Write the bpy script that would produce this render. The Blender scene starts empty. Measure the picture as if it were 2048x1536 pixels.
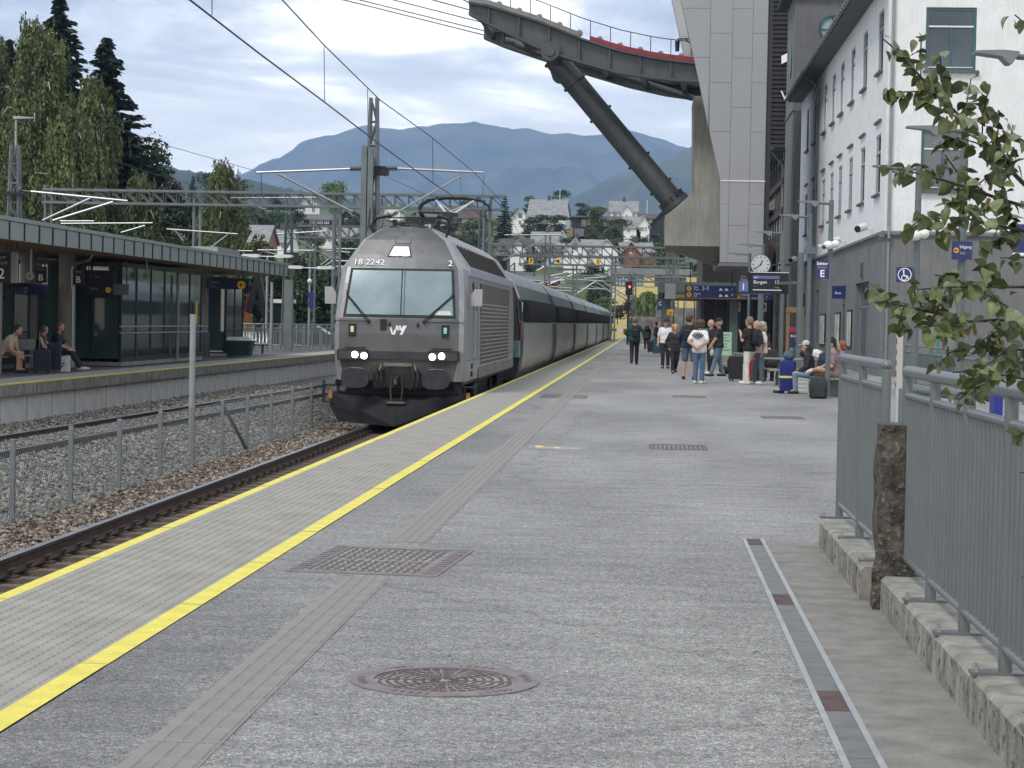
import bpy, math, random
import numpy as np
from mathutils import Vector, Matrix
R = math.radians
random.seed(7); rng = np.random.default_rng(7)
SC = bpy.context.scene
COL = SC.collection
# ---------------------------------------------------------------- camera
FPX, CAMH = 4200.0, 1.6
PITCH, ROLL, YAW = math.atan(125/4200), 0.0191, math.atan(0.0638)
cd = bpy.data.cameras.new('camera'); cam = bpy.data.objects.new('camera', cd); COL.objects.link(cam)
cd.sensor_width = 36; cd.lens = 36*FPX/2048; cd.clip_start = 0.1; cd.clip_end = 20000
cam.matrix_world = (Matrix.Translation((0, 0, CAMH)) @ Matrix.Rotation(YAW, 4, 'Z') @
                    Matrix.Rotation(math.pi/2-PITCH, 4, 'X') @ Matrix.Rotation(ROLL, 4, 'Z'))
SC.camera = cam
# ---------------------------------------------------------------- light
SUN_EL, SUN_AZ = R(52), R(215)          # azimuth from +Y clockwise
w = bpy.data.worlds.new("World"); SC.world = w; w.use_nodes = True
nt = w.node_tree; nt.nodes.clear(); N = nt.nodes.new; LK = nt.links.new
out = N('ShaderNodeOutputWorld'); bg = N('ShaderNodeBackground'); bg.inputs['Strength'].default_value = 0.12
sky = N('ShaderNodeTexSky'); sky.sky_type = 'NISHITA'; sky.sun_disc = False
sky.sun_elevation = SUN_EL; sky.sun_rotation = SUN_AZ; sky.air_density = 1.2; sky.dust_density = 1.5
tc = N('ShaderNodeTexCoord'); sep = N('ShaderNodeSeparateXYZ'); LK(tc.outputs['Generated'], sep.inputs[0])
def MATH(op, a, b=None, clamp=False):
    n = N('ShaderNodeMath'); n.operation = op; n.use_clamp = clamp
    for i, x in enumerate((a, b)):
        if x is None: continue
        if isinstance(x, (int, float)): n.inputs[i].default_value = x
        else: LK(x, n.inputs[i])
    return n.outputs[0]
zz = MATH('MAXIMUM', MATH('ADD', sep.outputs[2], 0.10), 0.06)
cmb = N('ShaderNodeCombineXYZ')
LK(MATH('DIVIDE', sep.outputs[0], zz), cmb.inputs[0]); LK(MATH('DIVIDE', sep.outputs[1], zz), cmb.inputs[1])
def NOISE(vec, scale, detail, rough=.55, dist=0.0):
    n = N('ShaderNodeTexNoise'); n.inputs['Scale'].default_value = scale; n.inputs['Detail'].default_value = detail
    n.inputs['Roughness'].default_value = rough; n.inputs['Distortion'].default_value = dist; LK(vec, n.inputs['Vector']); return n.outputs[0]
def RAMP(fac, stops):
    n = N('ShaderNodeValToRGB'); e = n.color_ramp.elements
    while len(e) < len(stops): e.new(0.5)
    for i, (p, c) in enumerate(stops): e[i].position = p; e[i].color = (*c, 1)
    LK(fac, n.inputs[0]); return n.outputs[0]
mp = N('ShaderNodeMapping'); mp.inputs['Scale'].default_value = (.8, .75, 1); mp.inputs['Location'].default_value = (3.1, 5.3, 0)
LK(cmb.outputs[0], mp.inputs[0])
n1 = NOISE(mp.outputs[0], 1.75, 10, .58, .5); n2 = NOISE(mp.outputs[0], 0.55, 7, .55, .2)
shade = RAMP(n1, [(.38, (2.3, 2.65, 3.2)), (.48, (3.2, 3.55, 4.1)), (.55, (4.7, 4.9, 5.2)), (.64, (8.8, 8.7, 8.2))])
hor = MATH('SUBTRACT', 1.0, MATH('MULTIPLY', sep.outputs[2], 7.0), True)     # 1 at the horizon
mixh = N('ShaderNodeMix'); mixh.data_type = 'RGBA'; LK(MATH('MULTIPLY', MATH('POWER', hor, 1.0), .74), mixh.inputs[0])
LK(shade, mixh.inputs[6]); mixh.inputs[7].default_value = (13.0, 12.1, 10.2, 1)
cov = RAMP(n2, [(.36, (.82, .82, .82)), (.5, (1, 1, 1))])
mixc = N('ShaderNodeMix'); mixc.data_type = 'RGBA'; LK(cov, mixc.inputs[0]); LK(sky.outputs[0], mixc.inputs[6]); LK(mixh.outputs[2], mixc.inputs[7])
LK(mixc.outputs[2], bg.inputs[0]); LK(bg.outputs[0], out.inputs[0])
sd = bpy.data.lights.new('sun', 'SUN'); sd.energy = 1.2; sd.angle = R(14); sd.color = (1, .96, .9)
sun = bpy.data.objects.new('sun', sd); COL.objects.link(sun)
sv = Vector((math.sin(SUN_AZ)*math.cos(SUN_EL), math.cos(SUN_AZ)*math.cos(SUN_EL), math.sin(SUN_EL)))
sun.rotation_euler = sv.to_track_quat('Z', 'Y').to_euler()
vs = SC.view_settings; SC.display_settings.display_device = 'sRGB'
vs.view_transform = 'Standard'; vs.look = 'None'; vs.exposure = 0.88; vs.gamma = 1; vs.use_curve_mapping = False
cy = SC.cycles; cy.use_denoising = True; cy.max_bounces = 6; cy.transparent_max_bounces = 12; cy.volume_bounces = 1
cy.use_adaptive_sampling = True; cy.adaptive_threshold = 0.015
# ---------------------------------------------------------------- where a thing of the photograph stands
def ray(u, v):
    x, y = u-1024.0, 768.0-v
    c, s = math.cos(ROLL), math.sin(ROLL); x, y = c*x-s*y, s*x+c*y
    dy = FPX*math.cos(PITCH)+y*math.sin(PITCH); dz = -FPX*math.sin(PITCH)+y*math.cos(PITCH)
    c, s = math.cos(YAW), math.sin(YAW)
    return c*x-s*dy, s*x+c*dy, dz
def PZ(u, v, z=0.0):
    d = ray(u, v); t = (z-CAMH)/d[2]; return Vector((d[0]*t, d[1]*t, z))
def PY(u, v, y):
    d = ray(u, v); t = y/d[1]; return Vector((d[0]*t, y, CAMH+d[2]*t))
def PX(u, v, x):
    d = ray(u, v); t = x/d[0]; return Vector((x, d[1]*t, CAMH+d[2]*t))
# ---------------------------------------------------------------- materials
MATS = {}
def M(name, col=None, rough=.6, metal=0, var=.18, scale=2.0, bump=0, bscale=60, streak=0, spec=.5, emit=None, trans=0, alpha=1, island=0, col2=None, noise_detail=5, spots=0, spot_col=(.02, .02, .02), spot_scale=8):
    if name in MATS: return MATS[name]
    m = bpy.data.materials.new(name); m.use_nodes = True; t = m.node_tree; b = t.nodes['Principled BSDF']
    n = t.nodes.new; l = t.links.new
    b.inputs['Roughness'].default_value = rough; b.inputs['Metallic'].default_value = metal; b.inputs['Specular IOR Level'].default_value = spec
    if trans: b.inputs['Transmission Weight'].default_value = trans
    if alpha < 1: b.inputs['Alpha'].default_value = alpha
    if emit: b.inputs['Emission Color'].default_value = (*emit[0], 1); b.inputs['Emission Strength'].default_value = emit[1]
    co = n('ShaderNodeTexCoord')
    def noise(sc, det=noise_detail, stretch=None):
        x = n('ShaderNodeTexNoise'); x.inputs['Scale'].default_value = sc; x.inputs['Detail'].default_value = det
        if stretch:
            mpn = n('ShaderNodeMapping'); mpn.inputs['Scale'].default_value = stretch; l(co.outputs['Object'], mpn.inputs[0]); l(mpn.outputs[0], x.inputs['Vector'])
        else: l(co.outputs['Object'], x.inputs['Vector'])
        return x.outputs[0]
    def ramp(f, stops):
        r = n('ShaderNodeValToRGB'); e = r.color_ramp.elements
        while len(e) < len(stops): e.new(.5)
        for i, (p, c) in enumerate(stops): e[i].position = p; e[i].color = (*c, 1)
        l(f, r.inputs[0]); return r.outputs[0]
    def mix(f, a, c, mode='MIX'):
        x = n('ShaderNodeMix'); x.data_type = 'RGBA'; x.blend_type = mode
        for i, q in ((0, f), (6, a), (7, c)):
            if isinstance(q, (int, float)): x.inputs[i].default_value = q
            elif isinstance(q, tuple): x.inputs[i].default_value = (*q, 1)
            else: l(q, x.inputs[i])
        return x.outputs[2]
    c2 = col2 or tuple(min(1, k*(1+var)) for k in col); c1 = col if col2 else tuple(k*(1-var) for k in col)
    o = ramp(noise(scale), [(.32, c1), (.68, c2)])
    if island:
        g = n('ShaderNodeNewGeometry'); f = g.outputs['Random Per Island']
        o = mix(1.0, o, ramp(f, [(0, (1-island,)*3), (1, (1+island,)*3)]), 'MULTIPLY')
    if streak: o = mix(ramp(noise(6, 4, (1.6, 1.6, .12)), [(.45, (0, 0, 0)), (.72, (streak,)*3)]), o, tuple(k*.35 for k in col))
    if spots: o = mix(ramp(noise(spot_scale, 6), [(.56, (0, 0, 0)), (.66, (spots,)*3)]), o, spot_col)
    l(o, b.inputs['Base Color'])
    if bump:
        bn = n('ShaderNodeBump'); bn.inputs['Strength'].default_value = bump; bn.inputs['Distance'].default_value = .02
        l(noise(bscale, 6), bn.inputs['Height']); l(bn.outputs[0], b.inputs['Normal'])
    m['b'] = 1; MATS[name] = m; return m
# ---------------------------------------------------------------- mesh helpers
def tag(o, label=None, cat=None, group=None, kind=None):
    for k, v_ in (('label', label), ('category', cat), ('group', group), ('kind', kind)):
        if v_: o[k] = v_
    return o
def thing(name, label, cat, loc=(0, 0, 0), rz=0, group=None, kind=None):
    o = bpy.data.objects.new(name, None); COL.objects.link(o); o.location = loc; o.rotation_euler = (0, 0, rz); o.empty_display_size = .2
    return tag(o, label, cat, group, kind)
KIDS = {}
def link(o, parent=None):
    COL.objects.link(o)
    if parent is not None: o.parent = parent; KIDS.setdefault(parent.name, []).append(o)
    return o
def dup(root, loc, rz=0, label=None, group=None, scale=None):
    r = root.copy(); COL.objects.link(r); r.location = loc; r.rotation_euler = (0, 0, rz)
    if scale: r.scale = (scale,)*3 if isinstance(scale, (int, float)) else scale
    if label: r['label'] = label
    if group: r['group'] = group
    for ch in KIDS.get(root.name, []):
        c = link(ch.copy(), r)
        for g in KIDS.get(ch.name, []): link(g.copy(), c)
    return r
class MB:
    def __init__(s): s.v = []; s.f = []; s.mi = []; s.cur = 0
    def add(s, vs, fs):
        o = len(s.v); s.v += [tuple(p) for p in vs]; s.f += [tuple(i+o for i in f) for f in fs]; s.mi += [s.cur]*len(fs); return s
    def box(s, x0, x1, y0, y1, z0, z1):
        return s.add([(x0, y0, z0), (x1, y0, z0), (x1, y1, z0), (x0, y1, z0), (x0, y0, z1), (x1, y0, z1), (x1, y1, z1), (x0, y1, z1)],
                     [(0, 3, 2, 1), (4, 5, 6, 7), (0, 1, 5, 4), (1, 2, 6, 5), (2, 3, 7, 6), (3, 0, 4, 7)])
    def bbox(s, x0, x1, y0, y1, z0, z1, b=.01):      # box with chamfered upright and top edges
        p = lambda d, z: [(x0+d+b, y0+d, z), (x1-d-b, y0+d, z), (x1-d, y0+d+b, z), (x1-d, y1-d-b, z), (x1-d-b, y1-d, z), (x0+d+b, y1-d, z), (x0+d, y1-d-b, z), (x0+d, y0+d+b, z)]
        return s.loft([p(0, z0), p(0, z1-b), p(b, z1)])
    def obox(s, c, size, rot=(0, 0, 0)):
        m = Matrix.Translation(c) @ (rot if isinstance(rot, Matrix) else (Matrix.Rotation(rot[2], 4, 'Z') @ Matrix.Rotation(rot[1], 4, 'Y') @ Matrix.Rotation(rot[0], 4, 'X')))
        a, b, d = size[0]/2, size[1]/2, size[2]/2
        vs = [m @ Vector(p) for p in [(-a, -b, -d), (a, -b, -d), (a, b, -d), (-a, b, -d), (-a, -b, d), (a, -b, d), (a, b, d), (-a, b, d)]]
        return s.add(vs, [(0, 3, 2, 1), (4, 5, 6, 7), (0, 1, 5, 4), (1, 2, 6, 5), (2, 3, 7, 6), (3, 0, 4, 7)])
    def bar(s, p0, p1, w_, h_, up=(0, 0, 1)):
        p0, p1 = Vector(p0), Vector(p1); d = p1-p0; L = d.length; d = d/L
        upv = Vector(up)
        if abs(d.dot(upv)) > .98: upv = Vector((0, 1, 0))
        x = d.cross(upv).normalized(); z = x.cross(d)
        m = Matrix((( x.x, d.x, z.x, 0), (x.y, d.y, z.y, 0), (x.z, d.z, z.z, 0), (0, 0, 0, 1)))
        return s.obox((p0+p1)/2, (w_, L, h_), m)
    def ring(s, c, d, r, n):
        d = Vector(d).normalized(); a = Vector((0, 0, 1)) if abs(d.z) < .9 else Vector((1, 0, 0))
        x = d.cross(a).normalized(); y = d.cross(x); c = Vector(c)
        return [c+x*(r*math.cos(2*math.pi*i/n))+y*(r*math.sin(2*math.pi*i/n)) for i in range(n)]
    def loft(s, rings, caps=True, closed=True):
        n = len(rings[0]); vs = [p for r_ in rings for p in r_]; fs = []
        for k in range(len(rings)-1):
            for i in range(n if closed else n-1):
                j = (i+1) % n; fs.append((k*n+i, k*n+j, (k+1)*n+j, (k+1)*n+i))
        if caps: fs.append(tuple(range(n))[::-1]); fs.append(tuple((len(rings)-1)*n+i for i in range(n)))
        return s.add(vs, fs)
    def cyl(s, p0, p1, r0, r1=None, n=8, caps=True):
        p0, p1 = Vector(p0), Vector(p1); d = p1-p0
        return s.loft([s.ring(p0, d, r0, n), s.ring(p1, d, r0 if r1 is None else r1, n)], caps)
    def tube(s, pts, r, n=6, r1=None):
        pts = [Vector(p) for p in pts]; rings = []
        for i, p in enumerate(pts):
            d = (pts[min(i+1, len(pts)-1)]-pts[max(i-1, 0)])
            rr = r if r1 is None else r+(r1-r)*i/(len(pts)-1)
            rings.append(s.ring(p, d, rr, n))
        return s.loft(rings)
    def prism(s, poly, axis, a, b):
        f = {'x': lambda p, t: (t, p[0], p[1]), 'y': lambda p, t: (p[0], t, p[1]), 'z': lambda p, t: (p[0], p[1], t)}[axis]
        return s.loft([[f(p, a) for p in poly], [f(p, b) for p in poly]])
    def sph(s, c, r, n=10, m_=6, rot=None):
        r = (r, r, r) if isinstance(r, (int, float)) else r; vs = []; fs = []; c = Vector(c)
        for j in range(m_+1):
            t = math.pi*j/m_
            for i in range(n):
                p = 2*math.pi*i/n; q = Vector((r[0]*math.sin(t)*math.cos(p), r[1]*math.sin(t)*math.sin(p), r[2]*math.cos(t)))
                vs.append(c+(rot @ q if rot else q))
        for j in range(m_):
            for i in range(n): fs.append((j*n+i, (j+1)*n+i, (j+1)*n+(i+1) % n, j*n+(i+1) % n))
        return s.add(vs, fs)
    def build(s, name, mat, parent=None, smooth=False, label=None, cat=None, group=None, kind=None, loc=None):
        me = bpy.data.meshes.new(name)
        off = Vector((0, 0, 0))
        if parent is not None:
            q = parent
            while q is not None: off += Vector(q.location); q = q.parent
        elif loc is not None: off = Vector(loc)
        vs_ = np.array([tuple(p) for p in s.v], dtype=float)-np.array(off)
        me.from_pydata(vs_.tolist(), [], s.f)
        for m in (mat if isinstance(mat, (list, tuple)) else [mat]): me.materials.append(m)
        if isinstance(mat, (list, tuple)): me.polygons.foreach_set('material_index', s.mi)
        if smooth:
            me.polygons.foreach_set('use_smooth', [True]*len(me.polygons)); me.update()
            me.set_sharp_from_angle(angle=.7)
        o = bpy.data.objects.new(name, me)
        if parent is None and loc is not None: o.location = loc
        link(o, parent); return tag(o, label, cat, group, kind)
def text(s, size, loc, mat, parent, name='lettering', rot=(math.pi/2, 0, 0), align='CENTER', ext=.003, bold=0, sx=1.0):
    c = bpy.data.curves.new(name, 'FONT'); c.body = s; c.size = size; c.align_x = align; c.extrude = ext; c.offset = bold; c.resolution_u = 3
    c.materials.append(mat); oc = bpy.data.objects.new(name, c); me = bpy.data.meshes.new_from_object(oc); bpy.data.objects.remove(oc); bpy.data.curves.remove(c)
    o = bpy.data.objects.new(name, me)
    off = Vector((0, 0, 0)); q = parent
    while q is not None: off += Vector(q.location); q = q.parent
    o.location = Vector(loc)-off; o.rotation_euler = rot; o.scale = (sx, 1, 1)
    return link(o, parent)
def mesh_np(name, V, F, mat, parent=None, kind=None, smooth=False, label=None, cat=None, group=None):
    me = bpy.data.meshes.new(name); V = np.asarray(V, float)
    if parent is not None: V = V-np.array(parent.location)
    me.from_pydata(V.tolist(), [], np.asarray(F).tolist() if not isinstance(F, list) else F)
    for m in (mat if isinstance(mat, (list, tuple)) else [mat]): me.materials.append(m)
    if smooth: me.polygons.foreach_set('use_smooth', [True]*len(me.polygons))
    o = bpy.data.objects.new(name, me); link(o, parent); return tag(o, label, cat, group, kind)
# ---------------------------------------------------------------- shared materials
m_steel = M('galvanised_steel', (.30, .33, .34), .45, .55, .12, 3, 0, streak=.25)
m_alu = M('aluminium_tube', (.32, .335, .345), .4, .7, .06, 2)
m_grey_paint = M('grey_green_paint', (.145, .175, .18), .42, 0, .10, 4)
m_pole = M('pole_paint', (.10, .125, .13), .45, 0, .1, 4)
m_dark = M('black_metal', (.018, .019, .02), .5, .2, .3, 8)
m_black = M('black_rubber', (.012, .012, .013), .7, 0, .2, 8)
m_conc = M('concrete', (.27, .26, .23), .85, 0, .16, 2.5, .3, 40, streak=.35)
m_white = M('white_paint', (.74, .74, .72), .5, 0, .05, 3)
m_blue = M('sign_blue', (.012, .022, .13), .35, 0, .06, 3)
m_yellow = M('sign_yellow', (.75, .42, .02), .4, 0, .05, 3)
m_txt = M('lettering_white', (.8, .8, .8), .5, 0, .02, 3)
m_glass = M('dark_glass', (.02, .028, .03), .06, 0, .2, 1, spec=.8)
m_wire = M('contact_wire', (.03, .03, .032), .5, .4, .2, 3)
# ================================================================= SETTING: platform, track bed, ground
def asphalt_mat():
    m = bpy.data.materials.new('asphalt'); m.use_nodes = True; t = m.node_tree; b = t.nodes['Principled BSDF']; n = t.nodes.new; l = t.links.new
    co = n('ShaderNodeTexCoord')
    v = n('ShaderNodeTexVoronoi'); v.inputs['Scale'].default_value = 170; l(co.outputs['Object'], v.inputs['Vector'])
    r = n('ShaderNodeValToRGB'); e = r.color_ramp.elements
    for i, (p, c) in enumerate([(.0, (.10, .098, .094)), (.4, (.18, .178, .172)), (.8, (.24, .237, .229)), (1, (.42, .412, .395))]):
        if i > 1: e.new(.5)
        e[i].position = p; e[i].color = (*c, 1)
    sx = n('ShaderNodeSeparateXYZ'); l(v.outputs['Color'], sx.inputs[0]); l(sx.outputs[0], r.inputs[0])
    def no(sc, det, st=(1, 1, 1)):
        mpn = n('ShaderNodeMapping'); mpn.inputs['Scale'].default_value = st; l(co.outputs['Object'], mpn.inputs[0])
        x = n('ShaderNodeTexNoise'); x.inputs['Scale'].default_value = sc; x.inputs['Detail'].default_value = det; l(mpn.outputs[0], x.inputs['Vector']); return x.outputs[0]
    def rp(f, a, c, p0=.35, p1=.65):
        x = n('ShaderNodeValToRGB'); x.color_ramp.elements[0].position = p0; x.color_ramp.elements[1].position = p1
        x.color_ramp.elements[0].color = (*a, 1); x.color_ramp.elements[1].color = (*c, 1); l(f, x.inputs[0]); return x.outputs[0]
    def mul(a, c):
        x = n('ShaderNodeMix'); x.data_type = 'RGBA'; x.blend_type = 'MULTIPLY'; x.inputs[0].default_value = 1; l(a, x.inputs[6]); l(c, x.inputs[7]); return x.outputs[2]
    o = mul(r.outputs[0], rp(no(.45, 5, (1, .35, 1)), (.80, .80, .81), (1.2, 1.2, 1.19)))
    o = mul(o, rp(no(3.5, 6, (.5, 1.6, 1)), (.86, .86, .86), (1.12, 1.12, 1.12)))
    o = mul(o, rp(no(22, 3), (.8, .8, .8), (1.15, 1.15, 1.15)))
    for sc_, lo_, hi_, a_, c_ in ((80, .88, .92, (1, 1, 1), (1.38, 1.36, 1.33)), (62, .90, .93, (1, 1, 1), (.70, .70, .70))):
        v2 = n('ShaderNodeTexVoronoi'); v2.inputs['Scale'].default_value = sc_; l(co.outputs['Object'], v2.inputs['Vector']); s2 = n('ShaderNodeSeparateXYZ'); l(v2.outputs['Color'], s2.inputs[0]); o = mul(o, rp(s2.outputs[1], a_, c_, lo_, hi_))
    v3 = n('ShaderNodeTexVoronoi'); v3.inputs['Scale'].default_value = 1.5; l(co.outputs['Object'], v3.inputs['Vector']); o = mul(o, rp(v3.outputs['Distance'], (.35, .35, .35), (1, 1, 1), .022, .032))
    v4 = n('ShaderNodeTexVoronoi'); v4.feature = 'DISTANCE_TO_EDGE'; v4.inputs['Scale'].default_value = .08; v4.inputs['Randomness'].default_value = 1; dv = n('ShaderNodeVectorMath'); nn = n('ShaderNodeTexNoise'); nn.inputs['Scale'].default_value = 2.2; nn.inputs['Detail'].default_value = 6; l(co.outputs['Object'], nn.inputs['Vector']); dv.operation = 'MULTIPLY_ADD'; l(nn.outputs['Color'], dv.inputs[0]); dv.inputs[1].default_value = (.9, .9, 0); l(co.outputs['Object'], dv.inputs[2]); l(dv.outputs[0], v4.inputs['Vector']); o = mul(o, rp(v4.outputs['Distance'], (.72, .72, .72), (1, 1, 1), .0007, .0016))
    sp_ = n('ShaderNodeSeparateXYZ'); l(co.outputs['Object'], sp_.inputs[0]); ad = n('ShaderNodeMath'); ad.operation = 'MULTIPLY_ADD'; l(no(.9, 5, (1, .3, 1)), ad.inputs[0]); ad.inputs[1].default_value = 1.3; l(sp_.outputs[0], ad.inputs[2])
    o = mul(o, rp(ad.outputs[0], (.72, .72, .72), (1.04, 1.04, 1.04), .0, .0)) if False else o
    mr = n('ShaderNodeMapRange'); l(ad.outputs[0], mr.inputs[0]); mr.inputs[1].default_value = -1.75; mr.inputs[2].default_value = -.75
    o = mul(o, rp(mr.outputs[0], (.84, .84, .845), (1.03, 1.03, 1.03), 0, 1))
    l(o, b.inputs['Base Color']); b.inputs['Roughness'].default_value = .88
    bn = n('ShaderNodeBump'); bn.inputs['Strength'].default_value = .55; bn.inputs['Distance'].default_value = .006
    l(v.outputs['Distance'], bn.inputs['Height']); l(bn.outputs[0], b.inputs['Normal'])
    return m
m_asph = asphalt_mat()
m_slab = M('slab_concrete', (.285, .27, .24), .85, 0, .14, 3, .25, 90, noise_detail=9)
m_line = M('yellow_paint', (.68, .585, .075), .6, 0, .10, 6, 0, spots=.35, spot_col=(.35, .32, .2), spot_scale=38)
m_tile = M('tactile_concrete', (.235, .225, .203), .88, 0, .16, 2.5, .3, 120, noise_detail=9)
m_path = M('path_concrete', (.21, .198, .178), .9, 0, .22, 5, .35, 130, noise_detail=10, spots=.45, spot_col=(.10, .095, .085), spot_scale=70)
m_kerb = M('kerb_concrete', (.25, .24, .205), .88, 0, .28, 5, .12, 90, streak=.5, spots=.35, spot_col=(.12, .11, .09), spot_scale=22, noise_detail=9)
m_rust = M('rusty_cast_iron', (.13, .088, .083), .7, .25, .25, 8, .3, 90)
m_ballast = M('ballast_base', (.12, .11, .10), .95, 0, .5, 26, .9, 40, noise_detail=8)
m_rail = M('rusty_rail', (.075, .05, .038), .75, .2, .25, 5)
m_railtop = M('polished_railhead', (.34, .36, .38), .28, .9, .1, 3)
m_sleeper = M('sleeper_concrete', (.11, .085, .065), .9, 0, .3, 6)

EDGE, INNER = -3.617, -2.418
b = MB(); b.box(INNER, 30, -6, 330, -1.0, 0); b.build('platform', m_asph, kind='structure')
b = MB(); b.box(EDGE+.14, INNER, -6, 330, -1.0, -.19); b.build('platform_wall', m_conc, kind='structure')
# ground sheet to the horizon
b = MB(); b.add([(-5000, -60, -1.12), (5000, -60, -1.12), (5000, 8600, -1.12), (-5000, 8600, -1.12)], [(0, 1, 2, 3)])
b.build('ground', M('valley_ground', (.06, .075, .03), .95, 0, .4, .02), kind='structure')
# edge slabs, ribbed, painted along both edges
def slab_mb(L, ribs):
    s = MB(); w_ = INNER-EDGE-.006
    prof = [(0, 0.0), (.092, 0.0), (w_-.124, 0), (w_, 0)]
    for i in range(3):
        (x0, z0), (x1, z1) = prof[i], prof[i+1]; s.cur = 1 if i != 1 else 0
        s.add([(x0, 0, z0), (x1, 0, z1), (x1, L, z1), (x0, L, z0)], [(0, 1, 2, 3)])
    s.cur = 0; a, e, k = .105, w_-.135, 13; hw_ = (e-a)/k; nd = 24; dl = (L-.03)/nd
    for i in range(k):
        c = a+hw_*(i+.5)
        for j in range(nd):
            y0 = .015+dl*j+dl*.07; y1 = y0+dl*.80
            s.add([(c-hw_*.37, y0, 0), (c+hw_*.37, y0, 0), (c+hw_*.37, y1, 0), (c-hw_*.37, y1, 0), (c-hw_*.26, y0+.006, .007), (c+hw_*.26, y0+.006, .007), (c+hw_*.26, y1-.006, .007), (c-hw_*.26, y1-.006, .007)], [(4, 5, 6, 7), (0, 1, 5, 4), (1, 2, 6, 5), (2, 3, 7, 6), (3, 0, 4, 7)])
    s.cur = 0
    s.add([(0, 0, 0), (0, 0, -.185), (0, L, -.185), (0, L, 0)], [(0, 1, 2, 3)])
    s.add([(0, 0, -.185), (w_, 0, -.185), (w_, 0, 0), (0, 0, 0)], [(0, 1, 2, 3)])
    s.add([(0, L, -.185), (w_, L, -.185), (w_, L, 0), (0, L, 0)], [(0, 1, 2, 3)])
    s.add([(0, 0, -.185), (w_, 0, -.185), (w_, L, -.185), (0, L, -.185)], [(0, 1, 2, 3)])
    return s
slabs = thing('platform_edging', 'row of ribbed grey edge slabs with a yellow stripe along both sides beside the train', 'platform edging', (EDGE, 0, 0))
sm = slab_mb(2.018, True); first = None
for k in range(-2, 100):
    y = 9.42+2.04*k-2.04*2
    if first is None:
        s0 = MB(); s0.v, s0.f, s0.mi = [(p[0]+EDGE, p[1], p[2]) for p in sm.v], sm.f, sm.mi
        first = s0.build('edge_slab', [m_slab, m_line], slabs); first.location.y = y; first.location.z = .004; o = first
    else:
        o = link(first.copy(), slabs); o.location.y = y
        o.location.z = .004+random.uniform(-.002, .002); o.rotation_euler.z = random.uniform(-.0006, .0006)
# tactile guidance tiles
tp = thing('tactile_path', 'long strip of ribbed grey guidance tiles set in the asphalt', 'tactile paving', (-1.6925, 0, 0))
s = MB(); W2, L2 = .142, .296
s.box(-W2, W2, 0, L2, -.04, 0)
for i in range(4):
    c = -W2+.036+i*.071; s.loft([[(c-.024, .012, 0), (c+.024, .012, 0), (c+.024, L2-.012, 0), (c-.024, L2-.012, 0)], [(c-.017, .018, .005), (c+.017, .018, .005), (c+.017, L2-.018, .005), (c-.017, L2-.018, .005)]])
s.v = [(p[0]-1.6925, p[1], p[2]) for p in s.v]
ft = None; nt_ = 0; rest = MB(); y = 5.0
while y < 130:
    if not (12.75 < y < 14.95):
        if nt_ < 298:
            if ft is None: ft = s.build('tactile_tile', m_tile, tp); o = ft
            else: o = link(ft.copy(), tp)
            o.location = (random.uniform(-.002, .002), y, .004+random.uniform(-.0015, .0015)); o.rotation_euler.z = random.uniform(-.006, .006)
        else: rest.add([(p[0], p[1]+y, p[2]+.004) for p in s.v], s.f)
        nt_ += 1
    y += .302
rest.build('far_tiles', m_tile, tp, kind='stuff')
# ---------------- manholes
t = thing('manhole_cover', 'rectangular rust brown double manhole cover set across the guidance tiles', 'manhole cover', (-1.71, 13.8, 0), R(-6), 'manhole covers and gratings in the platform')
t.rotation_euler = (0, 0, 0)
def local(mb, rz, c):
    cs, sn = math.cos(rz), math.sin(rz); mb.v = [(c[0]+p[0]*cs-p[1]*sn, c[1]+p[0]*sn+p[1]*cs, p[2]+c[2]) for p in mb.v]; return mb
cM, rM = (-1.71, 13.8, 0), R(-4)
f = MB()
for x0, x1, y0, y1 in ((-.49, -.36, -.78, .78), (.36, .49, -.78, .78), (-.36, .36, -.78, -.68), (-.36, .36, .68, .78)): f.box(x0, x1, y0, y1, -.05, .006)
for i in range(14):
    yy = -.68+i*.105
    for sx in (-1, 1): f.box(sx*.425-.04, sx*.425+.04, yy-.018, yy+.018, .006, .012)
local(f, rM, cM).build('frame', M('worn_iron_frame', (.20, .17, .17), .6, .3, .2, 8, .2, 60), t)
for y0, y1 in ((-.675, -.004), (.004, .675)):
    l_ = MB(); l_.box(-.352, .352, y0, y1, -.05, -.004)
    for i in range(12):
        for j in range(9):
            x = -.31+i*.0565; yy = y0+.05+j*(y1-y0-.1)/8
            if (i+j) % 2: l_.box(x-.020, x+.020, yy-.009, yy+.009, -.004, .003)
            else: l_.box(x-.009, x+.009, yy-.024, yy+.024, -.004, .003)
    local(l_, rM, cM).build('lid', m_rust, t)
def ringmb(c, r0, r1, z0, z1, n=40):
    s_ = MB(); A = [(math.cos(2*math.pi*i/n), math.sin(2*math.pi*i/n)) for i in range(n)]
    s_.loft([[(c[0]+a*r, c[1]+b_*r, z) for a, b_ in A] for r, z in ((r1, z0), (r1, z1), (r0, z1), (r0, z0))], caps=False); return s_
t = thing('manhole_cover', 'round reddish iron manhole cover with a web pattern in the foreground asphalt', 'manhole cover', (-.865, 9.25, 0), group='manhole covers and gratings in the platform')
cc = (-.865, 9.25)
f = ringmb(cc, .315, .42, -.05, .006)
for a in range(60):
    if a % 10 < 5:
        an = a*2*math.pi/60; f.obox((cc[0]+.37*math.cos(an), cc[1]+.37*math.sin(an), .007), (.03, .012, .006), (0, 0, an))
f.build('frame', M('worn_iron_frame'), t)
l_ = MB(); l_.cyl((cc[0], cc[1], -.05), (cc[0], cc[1], -.006), .308, n=40)
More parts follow.
